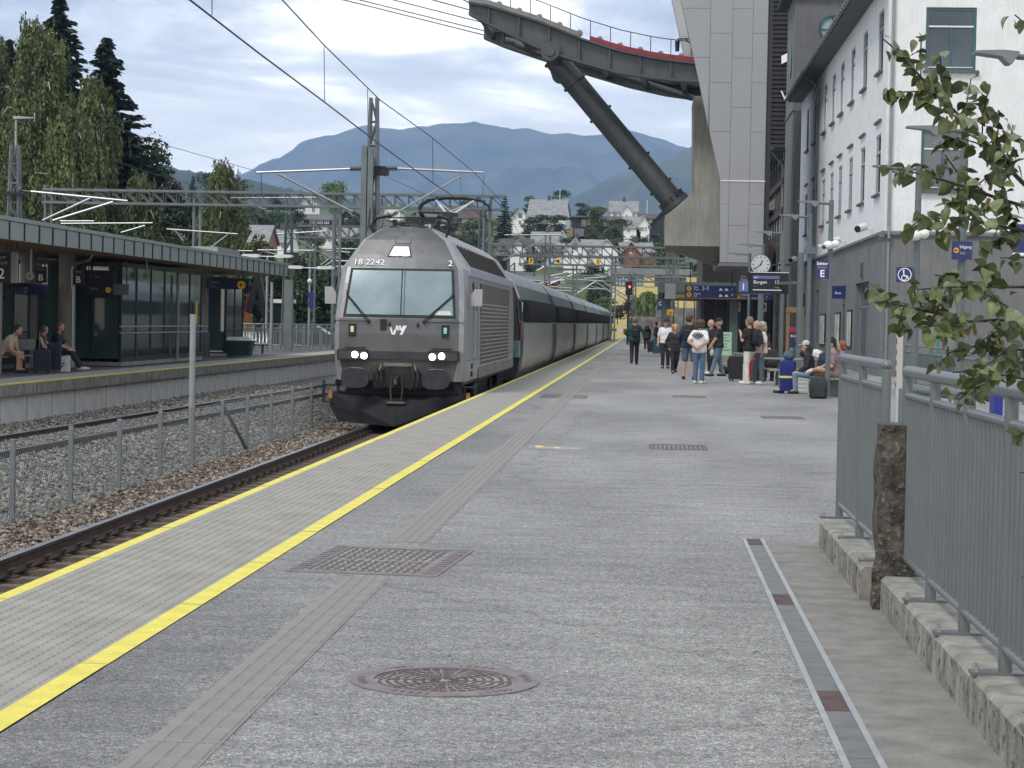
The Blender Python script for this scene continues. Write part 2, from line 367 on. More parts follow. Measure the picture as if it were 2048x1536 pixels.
for k in range(8):
    for r_ in (.05, .09, .13, .17, .21, .25, .285):
        n_ = 5
        for q in range(n_):
            a0 = k*math.pi/4+(q+.15)*math.pi/4/n_; a1 = k*math.pi/4+(q+.85)*math.pi/4/n_
            off = .012*math.sin(q/n_*math.pi)
            p0 = (cc[0]+(r_+off)*math.cos(a0), cc[1]+(r_+off)*math.sin(a0), -.002); p1 = (cc[0]+(r_+off)*math.cos(a1), cc[1]+(r_+off)*math.sin(a1), -.002)
            l_.bar(p0, p1, .014, .010)
    an = k*math.pi/4; l_.bar((cc[0]+.03*math.cos(an), cc[1]+.03*math.sin(an), -.002), (cc[0]+.3*math.cos(an), cc[1]+.3*math.sin(an), -.002), .012, .01)
l_.build('lid', m_rust, t)
m_grate = M('dark_grate', (.07, .06, .062), .6, .4, .2, 10)
def flat_grate(label, x0, x1, y0, y1, slots):
    t = thing('drain_grate', label, 'drain grate', ((x0+x1)/2, (y0+y1)/2, 0), group='manhole covers and gratings in the platform')
    f = MB(); f.box(x0, x1, y0, y0+.03, -.05, .005); f.box(x0, x1, y1-.03, y1, -.05, .005); f.box(x0, x0+.03, y0+.03, y1-.03, -.05, .005); f.box(x1-.03, x1, y0+.03, y1-.03, -.05, .005); f.build('frame', m_rust, t)
    g = MB(); g.box(x0+.03, x1-.03, y0+.03, y1-.03, -.05, -.03)
    for i in range(slots):
        x = x0+.03+(x1-x0-.06)*(i+.5)/slots; g.box(x-.012, x+.012, y0+.03, y1-.03, -.03, .004)
    g.build('bars', m_grate, t)
flat_grate('barred drain grate lying across the guidance tiles farther up the platform', -2.25, -1.26, 44.4, 46.3, 18)
flat_grate('thin drain grate in the asphalt in front of the couple of waiting men', .6, 1.32, 46.3, 47.6, 14)
flat_grate('small oval looking drain grate in the middle of the open asphalt', .06, .81, 26.9, 28.0, 12)
flat_grate('narrow drain grate nearest to the railing on the pale asphalt', 2.04, 2.77, 36.6, 37.6, 12)
t = thing('floor_marker', 'flat grey floor plate with two orange squares set beside the guidance tiles', 'floor plate', (-1.1, 26.7, 0))
b = MB(); b.box(-1.49, -.73, 26.35, 27.15, -.02, .004); b.build('plate', M('plate_grey', (.2, .22, .24), .5, .2, .1, 6), t)
mo = M('marker_orange', (.8, .5, .12), .5, 0, .05, 4)
b = MB(); b.box(-1.40, -1.30, 26.75, 27.0, .004, .007); b.box(-1.15, -1.07, 26.55, 26.8, .004, .007); b.box(-1.38, -.83, 26.6, 26.66, .004, .006); b.build('orange_inlay', mo, t)
# ---------------- concrete strip, drain channel
b = MB(); b.box(.905, 2.2, 3, 15.5, -.05, .004); b.build('concrete_path', m_path, kind='structure')
dr = thing('drain_channel', 'long linear drain channel with galvanised and rusty gratings beside the kerb', 'drain channel', (.83, 10, 0))
for x0, x1 in ((.745, .772), (.878, .905)):
    b = MB(); b.box(x0, x1, 5, 15.8, -.06, .008); b.build('channel_edge', M('zinc_edge', (.36, .37, .37), .5, .3, .12, 6), dr)
b = MB(); b.box(.772, .878, 5, 15.8, -.1, -.03); b.build('channel_bed', m_dark, dr)
m_zinc = M('zinc_grate', (.24, .242, .235), .5, .5, .15, 8)
vj = [1079, 1092, 1118, 1151, 1190, 1211, 1256, 1318, 1384, 1424, 1519, 1640, 1700]
yj = [PZ(1500+(v_-1079)*.45, v_).y for v_ in vj]
for i in range(len(yj)-1):
    y1, y0 = yj[i]-.006, yj[i+1]+.006
    rusty = i in (0, 4, 8)
    g = MB(); n_ = max(4, int((y1-y0)/.022))
    for j in range(n_):
        y = y0+(y1-y0)*(j+.5)/n_; g.box(.774, .876, y-.0075, y+.0075, -.028, .006)
    for x in (.776, .80, .825, .85, .874): g.box(x-.0035, x+.0035, y0, y1, -.026, .003)
    o = g.build('grating', m_rust if rusty else m_zinc, dr)
    if rusty: o['label'] = 'rust brown grating segment'
# ---------------- kerb walls, stone post
def kerb(label, x0, x1, y0, y1):
    b = MB(); n = max(2, int((y1-y0)/.15)); rr = random.Random(3)
    rings = []
    for i in range(n+1):
        y = y0+(y1-y0)*i/n; j = lambda a: rr.uniform(-a, a)
        rings.append([(x0+j(.003), y, -.03), (x0+j(.003), y, .178+j(.0015)), (x0+.022+j(.0015), y, .2+j(.0005)), (x1, y, .2), (x1, y, -.03)])
    b.loft(rings); o = b.build('kerb_wall', m_kerb, label=label, cat='kerb', group='kerbs under the railings'); return o
m_kface = M('pitted_kerb', (.25, .235, .195), .9, 0, .3, 5, .5, 40, streak=.9, spots=.95, spot_col=(.03, .028, .024), spot_scale=17, noise_detail=8)
MATS['kerb_concrete'] = m_kerb
def kerb2(label, x0, x1, y0, y1):
    o = kerb(label, x0, x1, y0, y1); me = o.data; me.materials.append(m_kface)
    for p in me.polygons:
        if p.normal.x < -.85 or p.normal.x > .85: p.material_index = 1
    return o
kerb2('low pitted concrete kerb under the shorter railing beyond the stone post', 1.285, 1.95, 12.42, 15.42)
kerb2('low pitted concrete kerb under the near railing beside the concrete strip', 1.35, 2.1, 4.0, 11.95)
rr = random.Random(11); b = MB(); rings = []
for i in range(13):
    z = -.05+i*(PY(1745, 847, 12.15).z+.05)/12; j = lambda a=.014: rr.uniform(-a, a); lean = .0
    rings.append([(1.335+j()-(.03 if i < 4 else 0), 12.0+j(), z), (1.39+j(), 11.97+j(), z), (1.53+j(), 11.98+j(), z), (1.55+j(), 12.1+j(), z), (1.53+j(), 12.36+j(), z), (1.38+j(), 12.38+j(), z), (1.33+j(), 12.2+j(), z)])
b.loft(rings); b.build('stone_post', M('dark_lichen_stone', (.060, .052, .042), .9, 0, .6, 14, 1.0, 34, spots=.6, spot_col=(.22, .20, .165), spot_scale=34, noise_detail=10), label='dark rough stone post with pale lichen between the two railings', cat='stone post')
# ---------------- railings
m_railg = M('railing_paint', (.135, .150, .155), .36, .25, .06, 3)
def railing(label, ys, x, zb, topz, midz, botz, end_hi=None):
    t = thing('railing', label, 'railing', (x, ys[0], zb), group='grey tubular railings on the kerb')
    r_ = .034
    for y in ys:
        p = MB(); p.cyl((x, y, zb), (x, y, topz-.02), .0285, n=14); p.build('post', m_railg, t, True)
        q = MB(); q.box(x-.14, x+.14, y-.05, y+.05, zb-.002, zb+.012); q.build('base_plate', m_railg, t)
        for sx in (-1, 1):
            for sy in (-1, 1):
                n_ = MB(); n_.cyl((x+sx*.115, y+sy*.03, zb+.012), (x+sx*.115, y+sy*.03, zb+.022), .013, n=6); n_.cyl((x+sx*.115, y+sy*.03, zb+.022), (x+sx*.115, y+sy*.03, zb+.04), .007, n=6); n_.build('bolt', m_alu, t)
    y0, y1 = ys[0], ys[-1]
    p = MB(); p.cyl((x, y0, topz), (x, y1, topz), r_, n=14); p.sph((x, y0, topz), r_); p.sph((x, y1, topz), r_); p.build('top_rail', m_railg, t, True)
    for i in range(len(ys)-1):
        a, c = ys[i]+.026, ys[i+1]-.026
        if ys[i] > ys[i+1]: a, c = ys[i]-.026, ys[i+1]+.026
        for nm, z in (('middle_rail', midz), ('bottom_rail', botz)):
            p = MB(); p.cyl((x, a, z), (x, c, z), .021, n=10); p.build(nm, m_railg, t, True)
        L = c-a; nb = int(abs(L)/.112)
        for k in range(nb):
            y = a+L*(k+.5)/nb
            p = MB(); p.cyl((x, y, botz+.008), (x, y, midz-.008), .0105, n=8, caps=False); p.build('baluster', m_railg, t, True)
    return t
tz = PY(1690, 716, 15.55).z
railing('short grey tubular railing beyond the dark stone post', [12.72, 14.08, 15.55], 1.44, .2, tz, tz-.135, .305)
railing('long grey tubular railing in the foreground behind the birch leaves', [5.0, 6.25, 7.45, 8.64, 9.75, 10.9, 12.05][::-1], 1.485, .2, tz-.02, tz-.155, .305)
# ---------------- track 1
def track(label, cx, y0, y1, zr, slope=0.0, sleepers=150, clips=True):
    t = thing('railway_track', label, 'railway track', (cx, y0, zr), group='railway tracks')
    px = lambda y: cx+slope*(y-y0)
    for sg in (-1, 1):
        rings = []; rt = MB(); rb = MB()
        prof = [(-.075, -.172), (.075, -.172), (.075, -.155), (.02, -.14), (.012, -.13), (.012, -.05), (.036, -.038), (.036, -.006), (-.036, -.006), (-.036, -.038), (-.012, -.05), (-.012, -.13), (-.02, -.14), (-.075, -.155)]
        for y in (y0, y1):
            x = px(y)+sg*.7535
            rings.append([(x+a, y, zr+z) for a, z in prof])
        rb.loft(rings); o = rb.build('rail', m_rail, t)
        for y in (y0, y1): pass
        rt.loft([[(px(y)+sg*.7535-.036, y, zr-.006), (px(y)+sg*.7535+.036, y, zr-.006), (px(y)+sg*.7535+.030, y, zr), (px(y)+sg*.7535-.030, y, zr)] for y in (y0, y1)])
        rt.build('railhead', m_railtop, o)
    s_ = MB(); s_.loft([[(cx-1.25, y0-.13, zr-.30), (cx+1.25, y0-.13, zr-.30), (cx+1.25, y0+.13, zr-.30), (cx-1.25, y0+.13, zr-.30)], [(cx-1.22, y0-.1, zr-.178), (cx+1.22, y0-.1, zr-.178), (cx+1.22, y0+.1, zr-.178), (cx-1.22, y0+.1, zr-.178)]])
    f0 = s_.build('sleeper', m_sleeper, t)
    for k in range(1, sleepers):
        o = link(f0.copy(), t); o.location = (slope*.6*k, .6*k, random.uniform(-.006, .004))
    if clips:
        c0 = None; n_ = 0
        for k in range(0, 60):
            for sg in (-1, 1):
                for sd_ in (-1, 1):
                    if c0 is None:
                        q = MB(); x = cx-.7535-.1
                        q.tube([(x-.03, y0-.05, zr-.165), (x-.03, y0-.05, zr-.12), (x, y0-.04, zr-.10), (x+.02, y0, zr-.10), (x, y0+.04, zr-.10), (x-.03, y0+.05, zr-.12), (x-.03, y0+.05, zr-.165)], .012, 5)
                        q.box(x-.06, x+.06, y0-.075, y0+.075, zr-.18, zr-.163); q.cyl((x-.01, y0, zr-.165), (x-.01, y0, zr-.1), .018, n=6)
                        c0 = q.build('rail_clip', m_rail, t); o = c0
                    else: o = link(c0.copy(), t)
                    o.location = ((.7535*2 if sg > 0 else 0)+(.2 if sd_ > 0 else 0)+slope*.6*k, .6*k, 0); n_ += 1
    return t
ZR = -.72
track('rusty near railway track that the silver train stands on', -5.27, 14, 330, ZR, 0, 160)
track('brown second railway track between the mesh fence and the far platform', -11.9, 22, 330, ZR-.03, .024, 220, False)
# ---------------- ballast
b = MB(); b.add([(-14.3, -5, -.97), (EDGE+.2, -5, -.97), (EDGE+.2, 335, -.97), (-14.3, 335, -.97)], [(0, 1, 2, 3)]); b.build('ballast_bed', m_ballast, kind='structure')
def stones(n, xr, yr, z, size, name, mat):
    base = np.array([(1, 0, 0), (-1, 0, 0), (0, 1, 0), (0, -1, 0), (0, 0, 1), (0, 0, -1)], float); F = np.array([(0, 2, 4), (2, 1, 4), (1, 3, 4), (3, 0, 4), (2, 0, 5), (1, 2, 5), (3, 1, 5), (0, 3, 5)])
    u = rng.random(n); Yp = yr[0]+(yr[1]-yr[0])*u**1.5; Xp = rng.uniform(xr[0], xr[1], n)
    S = size*rng.uniform(.55, 1.35, (n, 1, 1))*rng.uniform(.6, 1.25, (n, 6, 1))
    a = rng.random(n)*6.28; ca, sa = np.cos(a), np.sin(a); t2 = rng.uniform(-.6, .6, n); ct, st = np.cos(t2), np.sin(t2)
    V = base[None]*S; V[:, :, 2] *= .75
    V = np.stack([V[..., 0]*ca[:, None]-V[..., 1]*sa[:, None], V[..., 0]*sa[:, None]+V[..., 1]*ca[:, None], V[..., 2]], -1)
    V = np.stack([V[..., 0]*ct[:, None]+V[..., 2]*st[:, None], V[..., 1], -V[..., 0]*st[:, None]+V[..., 2]*ct[:, None]], -1)
    zz_ = z+rng.uniform(-.01, .03, n)-np.where((Xp > -6.0) & (Xp < -4.2), .075, 0); V += np.stack([Xp, Yp, zz_], -1)[:, None, :]
    FF = (F[None]+(np.arange(n)*6)[:, None, None]).reshape(-1, 3)
    return mesh_np(name, V.reshape(-1, 3), FF, mat, kind='stuff')
m_st1 = M('brown_ballast_stone', (.125, .090, .068), .9, 0, .35, 9, island=.55); m_st2 = M('grey_ballast_stone', (.20, .188, .165), .9, 0, .35, 6, island=.6)
stones(26000, (-7.2, EDGE+.1), (14, 62), -.90, .034, 'brown_ballast', m_st1)
stones(9000, (-7.6, -6.2), (14, 60), -.90, .036, 'mixed_ballast', M('tan_ballast_stone', (.215, .185, .15), .9, 0, .35, 8, island=.6))
stones(42000, (-14.1, -7.3), (22, 75), -.89, .040, 'grey_ballast', m_st2)
# ================================================================= TRAIN
LX, LY, LZ = -5.40, 45.0, ZR
class LB(MB):                       # mesh written in the locomotive's own axes
    def build(s, *a, **k):
        s.v = [(p[0]+LX, p[1]+LY, p[2]+LZ) for p in s.v]; return MB.build(s, *a, **k)
m_silver = M('silver_body_paint', (.33, .335, .335), .34, .55, .12, 1.5, .04, 30, streak=.3, noise_detail=8)
m_front = M('grey_front_paint', (.125, .126, .128), .34, .5, .2, 1.3, .05, 30, spots=.25, spot_col=(.05, .05, .06), spot_scale=3.5, noise_detail=8)
m_dirty = M('dirty_silver', (.20, .195, .17), .5, .35, .25, 2.5, .05, 30, streak=.6, noise_detail=8)
m_under = M('underframe_black', (.014, .013, .012), .6, .2, .5, 6)
m_gdark = M('grille_dark', (.095, .088, .072), .7, .2, .3, 3, streak=.4)  # dark brown of the grille panel and the louvre bars
m_gbar = M('grille_bar', (.40, .39, .35), .45, .5, .2, 4, streak=.6)
m_lamp = M('lit_headlight', (1, 1, 1), .3, 0, 0, 1, emit=((1, .98, .93), 6))
m_lampglass = M('lamp_glass', (.75, .78, .8), .15, .3, .1, 5)
def windscreen_mat():
    return M('windscreen_glass', (.24, .31, .33), .12, .25, .25, .8, spec=.9)
loco = thing('locomotive', 'dirty silver electric locomotive with a dark grey front and lit headlights arriving at the platform', 'locomotive', (LX, LY, LZ))
# levels: z, front depth, panel half width, outer half width
LV = [(.98, .62, 1.20, 1.44), (1.45, .60, 1.30, 1.47), (1.62, .56, 1.31, 1.47), (2.0, .56, 1.315, 1.47), (2.33, .60, 1.31, 1.465), (2.7, .74, 1.29, 1.45), (3.1, .90, 1.26, 1.425), (3.45, 1.06, 1.22, 1.40), (3.75, 1.25, 1.06, 1.20), (4.08, 1.47, .88, .985), (4.25, 1.6, .66, .74), (4.40, 1.74, .45, .50)]
END = 16.9
def yfront(z):
    for a, c in zip(LV, LV[1:]):
        if a[0] <= z <= c[0]: t = (z-a[0])/(c[0]-a[0]); return a[1]+(c[1]-a[1])*t
    return LV[0][1] if z < LV[0][0] else LV[-1][1]
b = LB(); p = LB(); lowf = LB()
for (a, c) in zip(LV, LV[1:]):
    for sg in (-1, 1):
        # rounded chamfer in two facets, then the side wall
        q = [[(sg*L[2], L[1], L[0]), (sg*(L[2]*.35+L[3]*.65), L[1]+.10, L[0]), (sg*L[3], L[1]+.42, L[0]), (sg*L[3], 2.2, L[0]) if L[1]+.42 < 2.2 else (sg*L[3], 2.25, L[0]), (sg*L[3], END, L[0])] for L in (a, c)]
        for i in range(4): b.add([q[0][i], q[0][i+1], q[1][i+1], q[1][i]], [(0, 1, 2, 3)])
    if a[0] < 1.4: lowf.add([(-a[2], a[1], a[0]), (a[2], a[1], a[0]), (c[2], c[1], c[0]), (-c[2], c[1], c[0])], [(0, 1, 2, 3)])
    elif a[0] >= 1.4:
        n = 8
        for i in range(n):
            f0, f1 = -1+2*i/n, -1+2*(i+1)/n; bul = lambda f: -.05*(1-f*f)
            p.add([(f0*a[2], a[1]+bul(f0), a[0]), (f1*a[2], a[1]+bul(f1), a[0]), (f1*c[2], c[1]+bul(f1), c[0]), (f0*c[2], c[1]+bul(f0), c[0])], [(0, 1, 2, 3)])
T = LV[-1]; b.add([(-T[3], T[1], T[0]), (T[3], T[1], T[0]), (T[3], END, T[0]), (-T[3], END, T[0])], [(0, 1, 2, 3)])
b.add([(-L[3], END, L[0]) for L in LV]+[(L[3], END, L[0]) for L in LV[::-1]], [tuple(range(2*len(LV)))])
b.add([(-1.44, .62, .98), (1.44, .62, .98), (1.44, END, .98), (-1.44, END, .98)], [(0, 1, 2, 3)])
lowf.build('lower_front', M('dirty_lower_front', (.085, .078, .066), .5, .3, .3, 3, streak=.5), loco); b.build('body', m_silver, loco, True); p.build('front_panel', m_front, loco, True)
def on_front(x, z, off): 
    hw = np.interp(z, [L[0] for L in LV], [L[2] for L in LV]); return (x, yfront(z)-.05*(1-min(1, (x/hw)**2))-off, z)
def front_patch(mb, poly, off):       # polygon laid on the front surface
    mb.add([on_front(x, z, off) for x, z in poly], [tuple(range(len(poly)))])
def front_grid(mb, x0b, x1b, x0t, x1t, z0, z1, off, nx=8, nz=5):
    g = []
    for j in range(nz+1):
        t = j/nz; z = z0+(z1-z0)*t
        for i in range(nx+1): s_ = i/nx; g.append(on_front((x0b+(x0t-x0b)*t)*(1-s_)+(x1b+(x1t-x1b)*t)*s_, z, off))
    mb.add(g, [(j*(nx+1)+i, j*(nx+1)+i+1, (j+1)*(nx+1)+i+1, (j+1)*(nx+1)+i) for j in range(nz) for i in range(nx)])
q = LB(); front_grid(q, -1.24, 1.24, -1.14, 1.14, 2.36, 3.44, .012); fr = q.build('windscreen_frame', m_black, loco, True)
q = LB(); front_grid(q, -1.175, 1.175, -1.085, 1.085, 2.42, 3.39, .022); q.build('windscreen', windscreen_mat(), fr, True)
q = LB(); q.bar(on_front(.03, 2.42, .03), on_front(.01, 3.39, .03), .022, .02, (0, 1, 0)); q.bar(on_front(.10, 2.42, .03), on_front(.07, 3.39, .03), .010, .02, (0, 1, 0)); q.build('window_bar', m_black, fr)
q = LB(); front_grid(q, .78, 1.13, .78, 1.10, 2.43, 2.52, .026, 2, 1); q.build('route_card', M('pale_card', (.5, .55, .52), .5, 0, .15, 9), fr)
for sg in (-1, 1):
    w_ = LB(); a = on_front(sg*.62-.06, 2.26, .06); c = on_front(sg*1.18-.02, 2.86, .05)
    w_.tube([a, c], .014, 5); w_.tube([(a[0]-.05*sg, a[1], a[2]+.01), (c[0]-.02*sg, c[1], c[2])], .010, 5)
    w_.tube([(c[0]+.12*sg*0, c[1]-.01, c[2]+.08), (c[0]*.9-.0, c[1]-.01, c[2]-.18)], .008, 4); w_.cyl((a[0], a[1]+.06, a[2]), (a[0], a[1]-.02, a[2]), .035, n=8)
    w_.build('wiper', m_black, loco)
    w_ = LB(); w_.obox(on_front(sg*1.02, 2.07, .01), (.16, .05, .28)); t_ = w_.build('tail_light', m_black, loco)
    w_ = LB(); w_.obox(on_front(sg*1.02, 2.09, .035), (.07, .03, .13)); w_.build('lens', M('lens_'+('green' if sg > 0 else 'amber'), ((.25, .6, .5) if sg > 0 else (.7, .6, .35)), .2, 0, .1, 5), t_)
    w_ = LB(); w_.tube([on_front(sg*1.02-.38, 2.27, .05), on_front(sg*1.02+.38, 2.27, .05)], .010, 5); w_.tube([on_front(sg*1.02-.38, 2.27, .05), on_front(sg*1.02-.38, 2.23, 0)], .01, 5); w_.tube([on_front(sg*1.02+.38, 2.27, .05), on_front(sg*1.02+.38, 2.23, 0)], .01, 5); w_.build('grab_rail', m_dark, loco)
    # headlight cluster
    w_ = LB(); cx = sg*1.0; w_.obox((cx, yfront(1.55)+.01, 1.53), (.68, .16, .24)); h_ = w_.build('headlight', m_dark, loco)
    w_ = LB(); w_.obox((cx, yfront(1.55)-.075, 1.53), (.60, .02, .18)); w_.build('lamp_recess', M('lamp_recess_brown', (.05, .045, .04), .3, .2, .2, 4), h_)
    for k, zz_ in ((.05, .0), (.25, -.02)):
        w_ = LB(); w_.sph((cx-sg*k, yfront(1.55)-.085, 1.535+zz_), (.072, .03, .072), 14, 8); w_.build('lamp', m_lamp, h_, True)
    w_ = LB(); w_.obox((cx-sg*.05, yfront(1.72)-.05, 1.69), (.44, .08, .025)); w_.build('lamp_brow', m_dark, h_)
    # buffer
    pr = []
    for i in range(28):
        a = 2*math.pi*i/28; x = .31*np.sign(math.cos(a))*abs(math.cos(a))**.55; z = .225*np.sign(math.sin(a))*abs(math.sin(a))**.75; pr.append((sg*.875+x, 1.04+z))
    w_ = LB(); w_.loft([[(x, 0.06, z) for x, z in pr], [(sg*.875+(x-sg*.875)*.96, 0.0, 1.04+(z-1.04)*.96) for x, z in pr]]); bf = w_.build('buffer', M('buffer_face', (.028, .03, .036), .55, .2, .3, 6, .1, 20), loco, True)
    w_ = LB(); w_.cyl((sg*.875, .06, 1.04), (sg*.875, .7, 1.04), .13, n=12); w_.build('buffer_stem', m_under, bf, True)
    # brake hoses and cocks
    for k in (.42, .33):
        w_ = LB(); x = sg*k; w_.tube([(x, .58, 1.22), (x+sg*.02, .42, 1.2), (x+sg*.03, .36, 1.0), (x+sg*.01, .36, .82), (x-sg*.03, .40, .78), (x-sg*.05, .44, .9)], .028, 7); w_.cyl((x, .6, 1.22), (x, .45, 1.24), .035, n=7); w_.build('brake_hose', m_black, loco, True)
    w_ = LB(); w_.tube([(sg*.36, .48, 1.34), (sg*.40, .44, 1.2), (sg*.36, .43, 1.16)], .014, 5); w_.build('brass_cock', M('brass', (.3, .2, .1), .4, .7, .2, 6), loco)
    # cab step frame and orange rail magnet
    w_ = LB(); x = sg*1.52
    for zz_ in (.48, .86): w_.bar((x-.16, .75, zz_), (x+.16, .75, zz_), .03, .03); w_.bar((x-.16, 1.0, zz_), (x+.16, 1.0, zz_), .03, .03)
    for xx in (-.16, .16):
        for yy in (.75, 1.0): w_.bar((x+xx, yy, .48), (x+xx, yy, .95), .03, .03)
    w_.box(x-.17, x+.17, .74, 1.02, .85, .875); st = w_.build('cab_step', m_dark, loco)
    w_ = LB(); w_.box(x-.04, x+.04, .80, .88, .56, .74); w_.build('marker', M('rust_orange', (.35, .16, .06), .6, 0, .2, 6), st)
    # mirror
    w_ = LB(); x0 = sg*1.50; pl = [(0, -.19), (.26, -.19), (.27, .19), (.09, .19), (0, .05)] 
    w_.loft([[(x0+sg*a*.95, 1.28+.06*0, 2.83+c) for a, c in pl], [(x0+sg*a*.95, 1.36, 2.83+c) for a, c in pl]]); w_.bar((sg*1.42, 1.35, 2.78), (x0+sg*.05, 1.35, 2.8), .03, .03)
    w_.build('wing_mirror', M('mirror_grey', (.36, .35, .36), .4, 0, .05, 3), loco)
# top headlight
q = LB(); front_patch(q, [(-.36, 3.70), (.19, 3.70), (.12, 3.96), (-.25, 3.96)], .015); q.build('top_lamp_frame', m_black, loco)
tl = bpy.data.objects['top_lamp_frame']
q = LB(); front_patch(q, [(-.325, 3.72), (.155, 3.72), (.10, 3.94), (-.23, 3.94)], .02); q.build('lamp_cover', m_lampglass, tl)
for x in (-.19, .03):
    q = LB(); q.add([on_front(x-.075, 3.725, .026), on_front(x+.075, 3.725, .026), on_front(x+.06, 3.78, .026), on_front(x, 3.82, .026), on_front(x-.06, 3.78, .026)], [(0, 1, 2, 3, 4)]); q.build('lamp', M('pale_lamp_glow', (.9, .9, .9), .4, 0, 0, 2, emit=((1, 1, 1), 1.6)), tl)
q = LB()
for x0, z0, x1, z1 in ((-.21, 4.0, -.16, 4.36), (.13, 4.0, .18, 4.36), (-.21, 4.0, .13, 4.0)): q.bar(on_front(x0, z0, .006), on_front(x1, z1, .006), .008, .012, (0, 1, 0))
q.build('panel_seam', m_dark, loco)
q = LB(); q.bar(on_front(-.38, 4.385, .015), on_front(.42, 4.385, .015), .02, .03, (0, 1, 0)); q.build('roof_lip', m_black, loco)
q = LB(); q.obox(on_front(-.34, 2.2, .02), (.13, .05, .24)); q.build('front_socket', m_dark, loco)
for x in (-.20, .42):
    q = LB(); q.cyl(on_front(x, 2.19, -.01), on_front(x, 2.19, .05), .035, n=8); q.cyl(on_front(x, 2.24, 0), on_front(x, 2.24, .04), .02, n=8); q.build('nozzle', m_dark, loco)
# numbers and emblem on the front
def ftext(s, size, x, z, name):
    rake = math.atan2(yfront(z+.1)-yfront(z-.02), .12); P = on_front(x, z, .05)
    return text(s, size, (P[0]+LX, P[1]+LY, P[2]+LZ), m_txt, loco, name, (math.pi/2-rake, 0, 0), 'LEFT', .002, 0.0, 1.05)
ftext('18 2242', .205, -1.10, 3.515, 'number'); ftext('2', .205, 1.0, 3.515, 'number')
q = LB(); z0, x0 = 1.985, -.22
for poly in ([(0, .2), (.055, .2), (.10, .0), (.075, 0)], [(.125, .0), (.165, .2), (.20, .2), (.135, 0)], [(.165, .2), (.20, .2), (.225, .11), (.20, .08)], [(.22, .2), (.265, .2), (.28, .13), (.245, .09)], [(.345, .2), (.40, .2), (.30, 0), (.245, 0)], [(.255, .09), (.30, .09), (.36, .2), (.32, .2)], [(.09, 0), (.14, 0), (.165, .09), (.13, .12)]):
    front_patch(q, [(x0+x, z0+z) for x, z in poly], .012)
q.build('emblem', m_txt, loco)
# lower front: coupling, plough
q = LB(); q.box(-.55, .55, .50, .66, .82, 1.15); q.build('coupling_recess', m_under, loco)
q = LB(); q.bar((0, .62, 1.02), (0, .1, 1.0), .09, .14); q.tube([(0, .1, 1.0), (0, .05, .92), (0, .12, .86)], .04, 7)
for sg in (-1, 1): q.tube([(sg*.10, .35, 1.04), (sg*.13, .28, .8), (sg*.11, .26, .55)], .022, 6)
q.cyl((-.2, .27, .5), (.2, .27, .5), .045, n=8); q.build('coupling_hook', M('oily_iron', (.06, .05, .045), .45, .5, .3, 8), loco, True)
q = LB(); q.obox((0, .52, 1.33), (.62, .12, .07)); q.build('socket_cover', M('worn_grey', (.16, .16, .15), .5, .3, .3, 8), loco)
q = LB()
prof = [(-1.55, .50, .62), (-1.50, .30, .50), (-1.30, .05, .42)]
top = [(-1.54, .95, .60), (-1.54, .95, .56), (0, .10, .40)]
def plow(sg):
    A = [(sg*1.54, .85, .70), (sg*.75, .42, .56), (0, .12, .33)]; Bm = [(sg*1.52, .80, .38), (sg*.72, .28, .30), (0, .02, .22)]; Cc = [(sg*1.32, .70, .06), (sg*.66, .30, .035), (0, -.08, .01)]
    for r0, r1 in ((A, Bm), (Bm, Cc)):
        for i in range(2): q.add([r0[i], r0[i+1], r1[i+1], r1[i]], [(0, 1, 2, 3)])
plow(-1); plow(1)
q.add([(-1.54, .85, .70), (-.75, .42, .56), (0, .12, .33), (.75, .42, .56), (1.54, .85, .70), (1.3, 1.2, .7), (-1.3, 1.2, .7)], [tuple(range(7))])
q.bar((0, .10, .34), (0, -.07, .03), .03, .03); q.build('snow_plough', M('plough_black', (.009, .009, .010), .85, 0, .35, 3, .1, 20), loco)
# underframe, bogies, wheels
q = LB(); q.box(-1.2, 1.2, 1.0, END-.4, .45, .99)
q.box(-1.40, 1.40, .7, END-.2, .90, .985); q.build('underframe', m_under, loco)
for yb in (3.2, 5.9, 11.4, 14.1):
    for sg in (-1, 1):
        q = LB(); q.cyl((sg*.70, yb, .62), (sg*.84, yb, .62), .62, n=24); q.build('wheel', m_under, loco, True)
for yb in (4.5, 12.7):
    for sg in (-1, 1):
        q = LB(); q.box(sg*1.1-.1, sg*1.1+.1, yb-2.2, yb+2.2, .55, .85); q.box(sg*1.1-.14, sg*1.1+.14, yb-1.6, yb-1.0, .4, .8); q.box(sg*1.1-.14, sg*1.1+.14, yb+1.0, yb+1.6, .4, .8); q.build('bogie_frame', m_under, loco)
